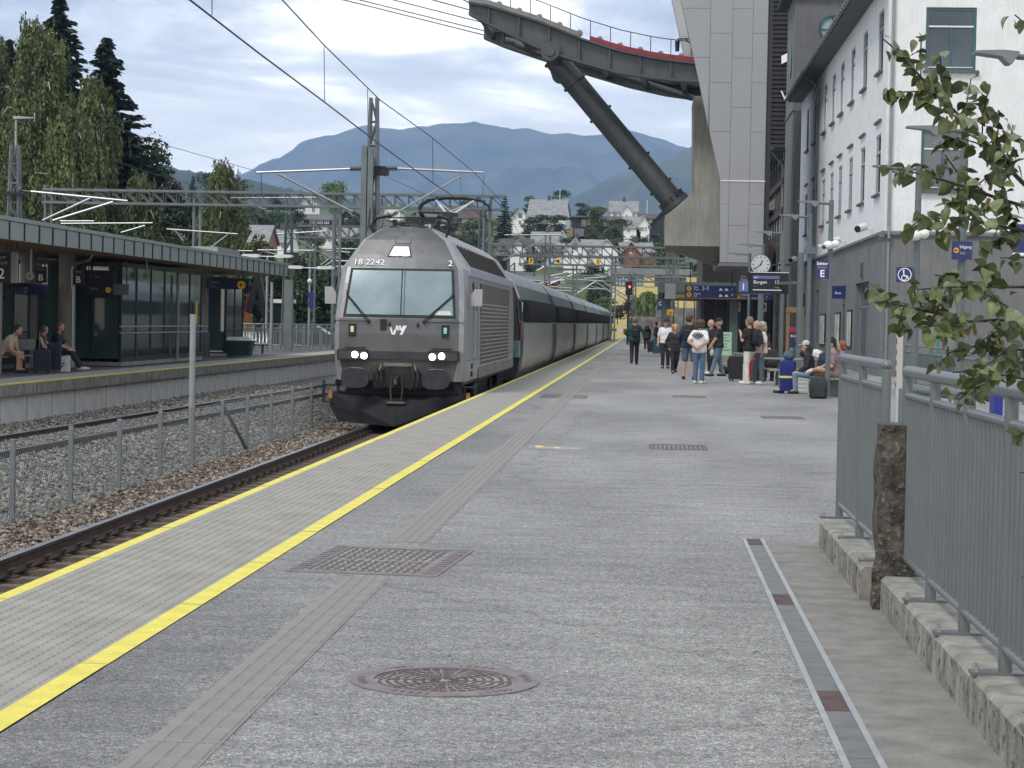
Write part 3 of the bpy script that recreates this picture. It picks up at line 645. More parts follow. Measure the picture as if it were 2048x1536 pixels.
# side grille on the platform side (and the other side)
for sg in (-1, 1):
    X1 = sg*1.474; y0, y1, z0, z1 = 4.55, 14.6, 1.28, 3.20
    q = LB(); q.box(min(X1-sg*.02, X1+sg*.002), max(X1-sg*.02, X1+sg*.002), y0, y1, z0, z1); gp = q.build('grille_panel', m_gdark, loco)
    rows, cols = 20, 18
    for j in range(rows+1):
        z = z0+(z1-z0)*j/rows; xo = np.interp(z, [L[0] for L in LV], [L[3] for L in LV])*sg
        q = LB(); q.box(min(xo, xo+sg*.03), max(xo, xo+sg*.03), y0, y1, z-.013, z+.013); q.build('grille_bar', m_gbar, gp)
    q = LB()
    for i in range(cols+1):
        y = y0+(y1-y0)*i/cols
        q.bar((np.interp(z0, [L[0] for L in LV], [L[3] for L in LV])*sg+sg*.006, y, z0), (np.interp(z1, [L[0] for L in LV], [L[3] for L in LV])*sg+sg*.006, y, z1), .03, .02, (1, 0, 0))
    q.build('grille_posts', m_gbar, gp)
    for jz in np.linspace(z0, z1, 34): pass
    # roof slope window grille
    def slope(z, off): return sg*(np.interp(z, [L[0] for L in LV], [L[3] for L in LV])+off)
    q = LB(); za, zb = 3.56, 4.02
    q.add([(slope(za, .012), 3.6, za), (slope(za, .012), 15.2, za), (slope(zb, .012), 14.6, zb), (slope(zb, .012), 2.7, zb)], [(0, 1, 2, 3)]); rg = q.build('roof_louvre', M('louvre_brown', (.05, .045, .04), .5, .3, .3, 3, streak=.3), loco)
    for i in range(14):
        y = 3.2+i*.86; q = LB(); q.bar((slope(za, .02), y, za), (slope(zb, .02), y-.5, zb), .03, .05, (1, 0, 0)); q.build('louvre_bar', m_gdark, rg)
    q = LB(); q.bar((sg*1.425, 1.6, 3.40), (sg*1.425, END, 3.40), .03, .16); q.build('gutter_band', M('pale_blue_band', (.42, .47, .55), .35, .4, .08, 3), loco)
    q = LB(); q.bar((sg*1.475, .95, 1.44), (sg*1.475, END, 1.44), .006, .012); q.build('panel_seam', m_dark, loco)
    q = LB(); q.box(min(sg*1.40, sg*1.478), max(sg*1.40, sg*1.478), 4.1, END-.1, .985, 1.22); q.build('side_skirt', m_dirty, loco)
    for y in (6.5, 9.5, 12.6):
        q = LB(); q.box(min(sg*1.472, sg*1.482), max(sg*1.472, sg*1.482), y, y+.05, 1.05, 1.25); q.build('skirt_slot', m_dark, loco)
    # cab door with rails and keyhole handles
    q = LB(); q.box(min(sg*1.46, sg*1.475), max(sg*1.46, sg*1.475), 2.6, 3.55, 1.3, 3.2); dr_ = q.build('cab_door', M('door_silver', (.30, .31, .32), .4, .5, .1, 2, streak=.3), loco)
    q = LB(); q.tube([(sg*1.5, 2.5, 1.5), (sg*1.5, 2.5, 2.9)], .014, 6); q.tube([(sg*1.5, 3.65, 1.5), (sg*1.5, 3.65, 2.9)], .014, 6); q.build('handrail', m_alu, dr_)
    q = LB(); pr = [(2.75, 2.55), (3.4, 2.55), (3.4, 3.08), (2.75, 3.08)]; q.prism(pr, 'x', sg*1.476, sg*1.482); q.build('door_window', m_glass, dr_)
    for y, z in ((2.2, 1.3), (2.2, 1.12)):
        q = LB(); q.box(min(sg*1.46, sg*1.482), max(sg*1.46, sg*1.482), y, y+.2, z-.06, z+.06); q.build('step_hole', m_under, loco)
# roof equipment
q = LB()
for x in (-.35, .0, .35): q.tube([(x, 1.9, 4.52), (x*1.2, 5, 4.55), (x, 15, 4.55)], .02, 5)
for x in (-.62, .62): q.tube([(x*.9, 1.7, 4.36), (x, 2.4, 4.6), (x, 15, 4.6)], .018, 5)
for y in (2, 4.5, 8, 12): q.bar((-.62, y, 4.6), (.62, y, 4.6), .03, .03); q.cyl((-.3, y, 4.4), (-.3, y, 4.56), .05, n=8); q.cyl((.3, y, 4.4), (.3, y, 4.56), .05, n=8)
q.build('roof_pipes', m_dark, loco)
q = LB(); q.tube([(.78, 2.6, 4.18), (.92, 2.5, 4.42), (.85, 2.5, 4.62), (.6, 2.5, 4.68)], .05, 6); q.build('roof_hose', m_dark, loco); q = LB(); q.tube([(-.7, 2.0, 4.2), (-.85, 2.0, 4.4), (-.7, 2.0, 4.6), (-.4, 2, 4.66)], .05, 6); q.build('roof_hose', m_dark, loco)
yp = 5.2
q = LB(); q.box(-.5, .5, yp-.9, yp+.9, 4.42, 4.5)
for x in (-.42, .42):
    for y in (-.8, .8): q.cyl((x, yp+y, 4.4), (x, yp+y, 4.62), .07, n=8)
q.box(-.42, .42, yp-.15, yp+.15, 4.62, 4.78); pan = q.build('pantograph', m_dark, loco)
q = LB(); q.tube([(0, yp+.7, 4.72), (0, yp-.9, 4.86)], .05, 7); q.build('lower_arm', m_dark, pan)
q = LB(); PXc = .72
for sg in (-1, 1): q.tube([(PXc+sg*.10, yp-.9, 4.84), (PXc+sg*.45, yp+.25, 5.20)], .026, 6)
q.tube([(PXc-.10, yp-.9, 4.84), (PXc+.45, yp+.25, 5.18)], .010, 4); q.tube([(PXc+.10, yp-.9, 4.84), (PXc-.45, yp+.25, 5.18)], .010, 4); q.build('upper_arm', M('arm_white', (.6, .62, .62), .4, .4, .1, 4), pan)
q = LB(); q.bar((PXc-.18, yp-.9, 4.8), (PXc+.18, yp-.9, 4.8), .1, .1); q.tube([(0, yp-.9, 4.86), (PXc, yp-.9, 4.84)], .04, 6); q.cyl((PXc, yp-.9, 4.45), (PXc, yp-.9, 4.8), .04, n=6); q.build('knuckle', m_dark, pan)
for yy in (.1, .45):
    q = LB(); q.tube([(PXc-.86, yp+yy, 4.98), (PXc-.80, yp+yy, 5.10), (PXc-.62, yp+yy, 5.21), (PXc-.2, yp+yy, 5.26), (PXc+.2, yp+yy, 5.26), (PXc+.62, yp+yy, 5.21), (PXc+.80, yp+yy, 5.10), (PXc+.86, yp+yy, 4.98)], .03, 6); q.build('contact_strip', m_black, pan, True)
# ---------------------------------------------------------------- coaches
m_cbody = M('coach_silver', (.40, .40, .375), .34, .5, .12, 1.2, .03, 20, streak=.35, noise_detail=8)
m_croof = M('coach_roof', (.22, .25, .24), .40, .45, .15, 1.5, streak=.3)
m_cgreen = M('coach_green', (.075, .105, .10), .30, .2, .2, 1.2)
m_cwin = M('coach_window', (.012, .012, .012), .06, 0, .5, 2.2, spec=.8)
m_crem = M('cream_end', (.42, .40, .33), .5, 0, .1, 2, streak=.3)
CX, CL = -5.33, 23.6
CS = [(.55, 1.30), (.80, 1.44), (1.3, 1.515), (1.9, 1.52), (2.28, 1.50), (2.30, 1.47), (3.0, 1.40), (3.02, 1.42), (3.45, 1.27), (3.8, .98), (4.0, .6), (4.06, 0)]
def coach():
    t = thing('coach', 'silver coach with dark window band coupled right behind the locomotive', 'train coach', (0, 0, 0), group='silver passenger coaches')
    def strip(i0, i1, mat, name, y0=.35, y1=CL-.35, off=0, par=t):
        q = MB()
        for sg in (-1, 1):
            q.loft([[(sg*(CS[i][1]+off), y, CS[i][0]) for i in range(i0, i1+1)] for y in (y0, y1)], caps=False, closed=False)
        return q.build(name, mat, par, True)
    strip(0, 4, m_cbody, 'lower_body'); strip(4, 7, m_cgreen, 'window_band'); strip(7, 8, m_cgreen, 'upper_band'); strip(8, 11, m_croof, 'roof')
    for y0, y1 in ((0.1, .36), (CL-.36, CL-.1)):
        q = MB(); pr = [(-w_*.99, z) for z, w_ in CS[::-1]][0:]+[(w_*.99, z) for z, w_ in CS][0:]
        q.loft([[(x, y, z) for x, z in pr] for y in (y0, y1)]); q.build('end_wall', M('coach_end_dark', (.035, .037, .038), .5, .1, .2, 3), t)
    for y0, y1 in ((-.25, .12), (CL-.12, CL+.25)):
        q = MB(); q.box(-.75, .75, y0, y1, 1.0, 3.5); q.build('gangway', m_black, t)
    n = 12; pane = None
    for sg in (-1, 1):
        for i in range(n):
            y = 2.5+i*1.56
            q = MB(); za, zb = 2.33, 2.98
            q.add([(sg*1.482, y, za), (sg*1.482, y+1.34, za), (sg*1.417, y+1.34, zb), (sg*1.417, y, zb)], [(0, 1, 2, 3)]); q.build('window', m_cwin, t)
            q = MB(); q.bar((sg*1.492, y+1.45, 2.31), (sg*1.424, y+1.45, 3.0), .012, .42, (1, 0, 0)); q.build('window_post', m_black, t)
        for y in (.75, CL-1.95):
            q = MB(); pr = [(CS[i][1]+.012, CS[i][0]) for i in range(1, 9)]
            q.loft([[(sg*x, yy, z) for x, z in pr] for yy in (y, y+1.2)], caps=False, closed=False); d = q.build('door', M('door_dark', (.11, .115, .115), .4, .4, .1, 2, streak=.3), t)
            q = MB(); q.add([(sg*1.50, y+.25, 2.0), (sg*1.50, y+.95, 2.0), (sg*1.435, y+.95, 2.95), (sg*1.435, y+.25, 2.95)], [(0, 1, 2, 3)]); q.build('pane', m_cwin, d)
    q = MB(); q.box(-1.15, 1.15, 1.0, CL-1, .25, .6)
    q.box(-1.3, 1.3, 6.5, 10, .22, .6); q.box(-1.3, 1.3, 12, 16, .22, .6); q.build('underframe', m_under, t)
    for yb in (2.2, 4.7, CL-4.7, CL-2.2):
        for sg in (-1, 1):
            q = MB(); q.cyl((sg*.70, yb, .46), (sg*.84, yb, .46), .46, n=18); q.build('wheel', m_under, t, True)
    q = MB()
    for yb in (3.45, CL-3.45):
        for sg in (-1, 1): q.box(sg*1.05-.1, sg*1.05+.1, yb-1.8, yb+1.8, .4, .7)
    q.build('bogie_frame', m_under, t)
    return t
c0 = coach(); c0.location = (CX, 62.9, ZR)
names = ['second silver coach of the train, reflecting yellow walls', 'third silver coach of the train, with a reddish reflection on its roof edge', 'fourth silver coach, halfway along the train', 'fifth silver coach of the train', 'sixth silver coach, next to last of the train', 'last silver coach at the far end of the train']
y = 62.9
for i in range(6):
    y += CL+.45; dup(c0, (CX, y, ZR), 0, names[i])
# the leading coach shows its lettered dark end beside the locomotive
q = MB(); x0 = CX+1.535
q.loft([[(CX+w_+.012, yy, ZR+z) for z, w_ in CS[1:8]] for yy in (62.96, 64.3)], caps=False, closed=False); ep = q.build('end_panel', M('coach_end_dark'), c0)
q = MB(); q.loft([[(CX+w_+.02, yy, ZR+z) for z, w_ in CS[7:11]] for yy in (62.97, 64.2)], caps=False, closed=False); q.build('end_cap', m_crem, c0)
text('717', .42, (x0+.008, 63.62, ZR+2.62), m_txt, c0, 'number', (math.pi/2, 0, math.pi/2), 'CENTER', .003)
q = MB(); q.cyl((x0, 63.55, ZR+2.05), (x0+.01, 63.55, ZR+2.05), .27, n=24); q.build('red_dot', M('dot_red', (.4, .03, .04), .5, 0, .05, 4), c0)
q = MB(); q.box(CX+1.2, CX+1.53, 62.3, 63.1, ZR+1.25, ZR+1.75); q.build('junction_box', M('teal_box', (.12, .2, .19), .5, 0, .1, 4), c0)
# ================================================================= FAR PLATFORM
XE = -14.12
m_panel = M('pale_wall_panel', (.52, .51, .49), .85, 0, .08, 2, .1, 40, streak=.1, noise_detail=8)
m_cop = M('dirty_coping', (.22, .21, .18), .9, 0, .3, 5, .3, 40, streak=.8)
b = MB(); b.box(-60, XE-.22, 30, 150, -1.1, -.02); fp = b.build('far_platform', M('far_asphalt', (.085, .085, .088), .9, 0, .2, 3, .2, 60), kind='structure')
b = MB(); b.box(XE-1.3, XE-.1, 30, 150, -.02, 0); b.build('edge_paving', M('far_paving', (.26, .255, .235), .85, 0, .12, 3), fp)
b = MB(); b.box(XE-.1, XE, 30, 150, -.02, .004); b.build('yellow_edge', m_line, fp)
y = 30.0
while y < 110:
    L = 2.0*1.01
    b = MB(); b.box(XE-.24, XE+random.uniform(-.008, .008), y+.006, y+L*2-.006, -.28, -.022); b.build('coping_block', m_cop, fp); y += L*2
p0 = None
for k in range(72):
    y = 36.5+k*1.012
    b = MB()
    if p0 is None: b.bbox(-.12, 0, .045, .967, -.75, 0, .008); p0 = b.build('wall_panel', m_panel, fp); o = p0
    else: o = link(p0.copy(), fp)
    o.location = (XE-.12+random.uniform(-.012, .012), y, -.285)
# canopy
def at(u, v, y): return PY(u, v, y)
XF = -15.0
cn = thing('platform_canopy', 'long flat platform canopy with grey metal fascia panels and a wooden underside', 'canopy', (XF-2.5, 66, 0))
zt, zb = 3.84, 3.30
m_fas = M('zinc_fascia', (.28, .32, .31), .45, .25, .07, 1.2)
us = [0, 18, 48, 78, 105, 132, 158, 182, 205, 227, 248, 268, 287, 305, 324, 340, 357, 374, 390, 405, 420, 434, 447, 460, 472, 484, 495, 507, 518, 529, 540, 550, 560, 568, 576]
ys = [PX(u, 500, XF).y for u in us]; ys[0] = ys[1]-1.2
ys = [ys[0]-1.2*k for k in (6, 5, 4, 3, 2, 1)]+ys
for a, c in zip(ys, ys[1:]):
    b = MB(); b.bbox(XF-.05, XF+random.uniform(-.004, .004), a+.035, c-.035, zb, zt-.1, .012); b.build('fascia_panel', m_fas, cn)
    b = MB(); b.box(XF-.02, XF+.022, c-.034, c+.034, zb+.01, zt-.11); b.build('standing_seam', m_dark, cn)
Y0, Y1 = ys[0], ys[-1]
b = MB(); b.box(XF-.06, XF-.03, Y0, Y1, zb, zt-.1); b.build('seam_backing', m_dark, cn)
b = MB(); b.box(XF-5.2, XF+.03, Y0, Y1+.03, zt-.098, zt); b.build('roof_cap', M('zinc_cap', (.29, .335, .325), .4, .25, .06, 2), cn)
b = MB(); b.box(XF-5.2, XF-.06, Y1-.05, Y1, zb, zt-.1); b.build('end_fascia', m_fas, cn)
m_wood = M('soffit_wood', (.30, .17, .065), .6, 0, .22, 4, .1, 30, noise_detail=8)
nb = 9
for i in range(nb):
    x1 = XF-.065-i*.56; b = MB(); b.box(x1-.55, x1, Y0, Y1-.06, zb+.02-.0*i, zb+.05); b.build('soffit_board', m_wood, cn)
b = MB(); b.box(XF-5.2, XF-.05, Y0, Y1-.05, zb+.06, zt-.1); b.build('roof_core', m_dark, cn)
m_col = M('column_concrete', (.235, .22, .19), .85, 0, .14, 2, .2, 40, streak=.3)
for (x, y_, rx, ry) in ((-16.75, 52.6, .32, .42), (-17.0, 60.7, .24, .36), (-18.2, 60.9, .24, .36), (-17.35, 81.0, .26, .36), (-17.2, 44, .3, .4), (-17.3, 71.5, .24, .36)):
    b = MB(); n = 20; b.loft([[(x+rx*math.cos(2*math.pi*i/n), y_+ry*math.sin(2*math.pi*i/n), z) for i in range(n)] for z in (0, zb+.03)]); b.build('column', m_col, cn, True)
b = MB(); b.tube([(-16.72, 60.3, 0.1), (-16.72, 60.3, 2.95), (-16.6, 60.2, 3.05), (-16.2, 60.1, 3.15), (-16.1, 60.1, zb+.02)], .05, 8); b.build('downpipe', m_alu, cn, True)
b = MB(); b.box(XF-1.5, XF-.3, 74, 78, zt, zt+.22); b.build('roof_hatch', m_steel, cn)
# glass waiting shelters
m_frame = M('shelter_frame', (.022, .026, .028), .4, .3, .1, 4)
m_sg = M('shelter_glass', (.028, .05, .046), .05, 0, .3, .6, spec=.9)
def shelter(label, x0, x1, y0, y1, h, n, base=.12, door=None):
    t = thing('waiting_shelter', label, 'shelter', ((x0+x1)/2, (y0+y1)/2, 0), group='glass shelters under the canopy')
    b = MB(); b.box(x0-.05, x1+.02, y0-.05, y1+.05, 0, base); b.build('plinth', m_conc, t)
    b = MB(); b.box(x0, x1, y0, y1, h, h+.14); b.build('top_frame', m_frame, t)
    for i in range(n+1):
        y = y0+(y1-y0)*i/n
        b = MB(); b.box(x1-.07, x1, y-.035, y+.035, base, h); b.build('mullion', m_frame, t)
        if i < n:
            y2 = y0+(y1-y0)*(i+1)/n
            for za, zc in ((base+.16, 1.0), (1.06, h)):
                b = MB(); b.box(x1-.05, x1-.03, y+.035, y2-.035, za, zc); b.build('pane', m_sg, t)
    for z, hh in ((base, .16), (1.0, .06)):
        b = MB(); b.box(x1-.065, x1-.005, y0+.036, y1-.036, z, z+hh-.002); b.build('rail', m_frame, t)
    for ya in (y0, y1):
        for za, zc in ((base+.1, h),):
            b = MB(); b.box(x0+.06, x1-.1, ya-.01, ya+.01, za, zc); b.build('pane', m_sg, t)
        b = MB(); b.box(x0, x0+.06, ya-.035, ya+.035, base, h); b.build('mullion', m_frame, t)
        b = MB(); b.box((x0+x1)/2-.03, (x0+x1)/2+.03, ya-.03, ya+.03, base, h); b.build('mullion', m_frame, t)
    b = MB(); b.box(x0, x0+.03, y0+.04, y1-.04, base, h); b.build('back_wall', m_sg, t)
    b = MB(); b.box(x0+.2, x0+.65, y0+.3, y1-.3, .42, .47); b.build('seat', m_frame, t)
    return t
sA, sB = PZ(238, 727), PZ(372, 716)
s1 = shelter('dark framed glass waiting shelter with two grab rails, right of the totem', -18.0, -16.1, 63.6, 75.2, 3.05, 6)
for z in (1.0, 1.2):
    b = MB(); b.cyl((-16.0, 63.0, z+.02), (-16.0, 75.8, z+.02), .022, n=8); b.build('grab_rail', m_steel, s1)
b = MB(); b.box(-16.04, -15.98, 70.9, 71.0, .0, 2.95); b.build('front_post', M('pale_post', (.3, .29, .25), .5, .2, .1, 3), s1)
b = MB(); b.box(-16.06, -16.03, 73.9, 74.15, 1.3, 2.1); b.build('yellow_sticker', m_yellow, s1)
shelter('small glass shelter at the far end of the canopy beyond the grey bins', -18.2, -16.6, 82.2, 85.6, 3.0, 2)
s3 = shelter('dark glass enclosure with a door between the totem and the big shelter', -19.0, -17.6, 62.3, 70.0, 3.05, 5, .35)
shelter('glass shelter with blue header behind the seated man', -19.6, -17.9, 54.0, 60.0, 2.3, 4)
# hanging signs
def panel(name, label, cat, c, w_, h_, mat, group=None, th=.08, post=None, rz=0):
    t = thing(name, label, cat, c, group=group)
    b = MB(); b.bbox(c[0]-w_/2, c[0]+w_/2, c[1], c[1]+th, c[2]-h_/2, c[2]+h_/2, .006); b.build('board', mat, t); return t
def hang(t, c, h_, top, w_=.3):
    for s_ in (-1, 1): b = MB(); b.cyl((c[0]+s_*w_, c[1]+.04, c[2]+h_/2), (c[0]+s_*w_, c[1]+.04, top), .018, n=6); b.build('hanger', m_dark, t)
def pxsign(name, label, cat, u0, v0, u1, v1, y, mat, group=None, top=None):
    A, Bc = PY(u0, v0, y), PY(u1, v1, y); c = ((A.x+Bc.x)/2, y, (A.z+Bc.z)/2); w_, h_ = abs(Bc.x-A.x), abs(A.z-Bc.z)
    t = panel(name, label, cat, c, w_, h_, mat, group)
    if top: hang(t, c, h_, top, w_*.35)
    return t, c, w_, h_
def arrow(par, c, y, r, dirn, par_mat=None):
    b = MB(); b.cyl((c[0], y, c[1]), (c[0], y-.006, c[1]), r, n=20); d = b.build('arrow_disc', m_yellow, par)
    b = MB(); dx, dz = {'r': (1, 0), 'l': (-1, 0), 'u': (0, 1)}[dirn]
    P = lambda a, s_: (c[0]+(a*dx-s_*dz)*r, y-.009, c[1]+(a*dz+s_*dx)*r)
    b.add([P(-.55, .09), P(-.55, -.09), P(.3, -.09), P(.3, .09)], [(0, 1, 2, 3)])
    b.add([P(.55, 0), P(.1, .45), P(-.05, .3), P(.25, 0)], [(0, 1, 2, 3)]); b.add([P(.55, 0), P(.1, -.45), P(-.05, -.3), P(.25, 0)], [(0, 1, 2, 3)])
    b.build('arrow', m_dark, d)
m_sblk = M('sign_black', (.006, .0065, .008), .6, 0, .1, 4); m_dim = M('lettering_grey', (.28, .28, .26), .6, 0, .05, 4)
t, c, w_, h_ = pxsign('track_sign', 'black hanging sign with a white figure 2 beside the first canopy column', 'sign', -22, 504, 20, 566, 50.8, m_sblk, 'hanging platform signs', zb+.02)
text('Spor', .13, (c[0]+.05, c[1]-.005, c[2]+.22), m_dim, t); text('Track', .13, (c[0]+.05, c[1]-.005, c[2]+.08), m_dim, t); text('2', .36, (c[0]+.05, c[1]-.005, c[2]-.27), m_txt, t)
t, c, w_, h_ = pxsign('screen_housing', 'pale grey slanted screen housing seen edge on beside the black sign 2', 'screen', 19, 504, 34, 566, 51.6, M('housing_grey', (.3, .31, .31), .5, .1, .08, 4), 'hanging platform signs', zb+.02)
for (u0, v0, u1, v1, y_, lab) in ((71, 533, 92, 566, 57.0, 'black sector B sign left of the downpipe column'), (145, 538, 168, 570, 60.0, 'black sector B sign right of the downpipe column')):
    t, c, w_, h_ = pxsign('sector_sign', lab, 'sign', u0, v0, u1, v1, y_, m_sblk, 'hanging platform signs', zb+.02)
    text('Sektor', .085, (c[0], c[1]-.005, c[2]+.13), m_dim, t); text('B', .26, (c[0], c[1]-.005, c[2]-.16), m_txt, t)
t, c, w_, h_ = pxsign('direction_board', 'wide black hanging board with a yellow arrow disc pointing right', 'sign', 168, 540, 226, 590, 61.5, m_sblk, 'hanging platform signs', zb+.02)
arrow(t, (PY(217, 580, 61.5).x, PY(217, 580, 61.5).z), 61.49, .085, 'r'); text('1   Heis', .09, (c[0]-.1, c[1]-.005, c[2]+.15), m_dim, t); text('Utgang', .09, (c[0]-.15, c[1]-.005, c[2]-.2), m_dim, t)
pxsign('equipment_box', 'plain grey box hanging beside the black direction board', 'box', 226, 568, 257, 590, 62.5, M('box_grey', (.12, .125, .125), .5, .1, .1, 4), None, zb+.02)
t, c, w_, h_ = pxsign('direction_board', 'dark blue hanging board with a yellow arrow disc pointing left at the canopy end', 'sign', 412, 556, 498, 579, 80.0, M('sign_night_blue', (.006, .008, .04), .35, 0, .05, 4), 'hanging platform signs', zb+.02)
arrow(t, (PY(483, 570, 80).x, PY(483, 570, 80).z), 79.99, .16, 'l'); text('Utgang', .13, (c[0]-.5, c[1]-.005, c[2]+.02), m_dim, t); text('Exit', .11, (c[0]-.55, c[1]-.005, c[2]-.14), m_dim, t)
t, c, w_, h_ = pxsign('header_board', 'blue header board with a small white emblem over the glass shelter', 'sign', 22, 567, 92, 590, 59.5, m_blue, 'hanging platform signs', zb+.02)
b = MB(); P = PY(49, 578, 59.5); b.box(P.x-.07, P.x-.05, 59.49, 59.5, P.z-.1, P.z+.1); b.box(P.x-.04, P.x+.09, 59.49, 59.5, P.z-.02, P.z+.08); b.box(P.x-.04, P.x+.09, 59.49, 59.5, P.z-.1, P.z-.05); b.build('pictogram', m_dim, t)
for u, v, y_, lab in ((293, 552, 66, 'round grey loudspeaker hanging from the canopy in front of the big shelter'), (62, 552, 56, 'round grey loudspeaker hanging left of the first sector B sign')):
    P = PY(u, v, y_); t = thing('loudspeaker', lab, 'loudspeaker', P, group='loudspeakers under the canopy')
    b = MB(); b.cyl(P-Vector((0, .1, 0)), P+Vector((0, .12, 0)), .115, .07, n=18); b.build('horn', M('speaker_grey', (.32, .32, .30), .5, 0, .05, 4), t, True)
    b = MB(); b.cyl(P-Vector((0, .105, 0)), P-Vector((0, .1, 0)), .03, n=10); b.build('core', m_dark, t)
    b = MB(); b.cyl(P+Vector((0, 0, .1)), (P.x, P.y, zb+.02), .03, n=8); b.build('bracket', m_steel, t)
P = PZ(156, 716); t = thing('info_totem', 'grey and purple information totem with a pink top beside the column', 'totem', P)
b = MB(); b.bbox(P.x-.15, P.x+.01, P.y, P.y+.12, .12, 1.42); b.build('grey_face', M('totem_grey', (.26, .26, .27), .5, 0, .05, 4), t)
b = MB(); b.bbox(P.x+.012, P.x+.15, P.y, P.y+.12, .12, 1.36); b.build('purple_face', M('totem_purple', (.06, .045, .14), .5, 0, .05, 4), t); b = MB(); b.box(P.x+.012, P.x+.15, P.y, P.y+.12, 1.362, 1.43); b.build('pink_top', M('totem_pink', (.6, .2, .22), .5, 0, .05, 4), t)
b = MB(); b.box(P.x-.17, P.x+.17, P.y-.02, P.y+.16, 0, .12); b.build('foot', m_conc, t)
for k in range(3):
    c_ = PZ(394+k*7, 717-k*1.5); t = thing('waste_bin', ['first', 'middle', 'last'][k]+' of the three slim dark grey recycling bins against the concrete column', 'bin', c_, group='recycling bins under the canopy')
    b = MB(); b.bbox(c_.x-.16, c_.x+.16, c_.y, c_.y+.3, .03, .98, .02); b.build('body', M('bin_grey', (.06, .062, .068), .45, .1, .08, 4), t)
    b = MB(); b.cyl((c_.x, c_.y-.004, .8), (c_.x, c_.y+.01, .8), .07, n=14); b.build('opening', m_black, t)
# grit bin, benches, double lamps
c_ = PZ(478, 713); t = thing('grit_bin', 'dark green grit bin with a white lid on the far platform', 'bin', c_)
b = MB(); b.loft([[(c_.x-.46, c_.y-.3, .04), (c_.x+.46, c_.y-.3, .04), (c_.x+.46, c_.y+.3, .04), (c_.x-.46, c_.y+.3, .04)], [(c_.x-.55, c_.y-.36, .58), (c_.x+.55, c_.y-.36, .58), (c_.x+.55, c_.y+.36, .58), (c_.x-.55, c_.y+.36, .58)]])
b.box(c_.x-.6, c_.x+.6, c_.y-.4, c_.y+.4, .582, .64); b.build('body', M('grit_green', (.010, .045, .04), .5, 0, .12, 4), t)
for i in range(7):
    b = MB(); x = c_.x-.42+i*.14; b.bar((x, c_.y-.315, .06), (x*1.0+(x-c_.x)*.1, c_.y-.375, .56), .03, .02, (0, 1, 0)); b.build('rib', M('grit_green'), t)
b = MB(); b.loft([[(c_.x-.6, c_.y-.4, .642), (c_.x+.6, c_.y-.4, .642), (c_.x+.6, c_.y+.4, .642), (c_.x-.6, c_.y+.4, .642)], [(c_.x-.42, c_.y-.25, .78), (c_.x+.42, c_.y-.25, .78), (c_.x+.42, c_.y+.25, .78), (c_.x-.42, c_.y+.25, .78)]]); b.build('lid', M('lid_white', (.6, .64, .66), .4, 0, .06, 4), t)
def slat_bench(label, c_, n, w_, yaw=0):
    t = thing('bench', label, 'bench', c_, group='slatted metal benches on the far platform')
    for i in range(n):
        x = c_.x-w_/2+w_*(i+.5)/n
        b = MB(); b.tube([(x, c_.y-.28, .44), (x, c_.y+.12, .42), (x-.02, c_.y+.22, .50), (x-.05, c_.y+.36, .92)], .026, 5); b.build('slat', M('bench_slat', (.5, .52, .53), .35, .5, .06, 4), t)
    b = MB(); b.box(c_.x-w_/2, c_.x+w_/2, c_.y-.05, c_.y+.03, .34, .40); b.box(c_.x-w_/2+.2, c_.x-w_/2+.28, c_.y-.08, c_.y+.08, 0, .34); b.box(c_.x+w_/2-.28, c_.x+w_/2-.2, c_.y-.08, c_.y+.08, 0, .34); b.build('leg_frame', m_dark, t)
    for sx in (-1, 1):
        b = MB(); x = c_.x+sx*w_/2; b.tube([(x, c_.y-.25, .44), (x+.02, c_.y-.22, .64), (x, c_.y, .68), (x, c_.y+.2, .62)], .016, 5); b.build('armrest', m_alu, t)
    return t
slat_bench('pale slatted metal bench to the right of the green grit bin', PZ(514, 707), 6, .95); slat_bench('pale slatted metal bench half hidden behind the green grit bin', PZ(482, 705), 6, .9)
# wire fence between the tracks
xf = -7.40; yb = [24.2, 26.7, 29.2, 31.7, 34.0, 36.4, 38.7, 41.2, 43.7, 46.2, 48.7, 51.2, 53.7, 56.2, 58.7, 61.2]
yb = [16.5, 19.0, 21.6]+yb
t = thing('wire_fence', 'low galvanised chain link fence running between the two tracks', 'fence', (xf, 24, -.9))
zf0, zf1 = -.88, .10
m_fp = M('fence_post', (.20, .225, .23), .5, .5, .12, 6)
for i, y in enumerate(yb):
    dz = random.uniform(-.02, .03)
    b = MB(); b.box(xf-.028, xf+.028, y-.028, y+.028, zf0-.1, zf1+.03+dz); b.build('post', m_fp, t)
    if i in (8,): b = MB(); b.bar((xf, y, zf1-.04), (xf+.05, y+2.1, zf0), .05, .05); b.build('brace', m_fp, t)
b = MB(); hh = zf1-zf0; ya, yc = yb[0], yb[-1]; st = .085
k = ya-hh*.55
while k < yc:
    for s_ in (-1, 1):
        lo, hi = (k, k+hh*.55) if s_ > 0 else (k+hh*.55, k)
        b.add([(xf+.03, lo-.0042, zf0), (xf+.03, lo+.0042, zf0), (xf+.03, hi+.0042, zf1), (xf+.03, hi-.0042, zf1), (xf+.033, lo, zf0), (xf+.033, hi, zf1)], [(0, 1, 2, 3), (1, 4, 5, 2), (4, 0, 3, 5)])
    k += st
for i in range(len(yb)-1):
    for z in (zf1, zf1-.45, zf0+.06): 
        sag = .03 if z == zf1 else .01
        b.tube([(xf+.03, yb[i], z), (xf+.03, (yb[i]+yb[i+1])/2, z-sag), (xf+.03, yb[i+1], z)], .005, 4)
b.build('wire_mesh', M('mesh_wire', (.23, .24, .24), .5, .6, .1, 5), t, kind='stuff')
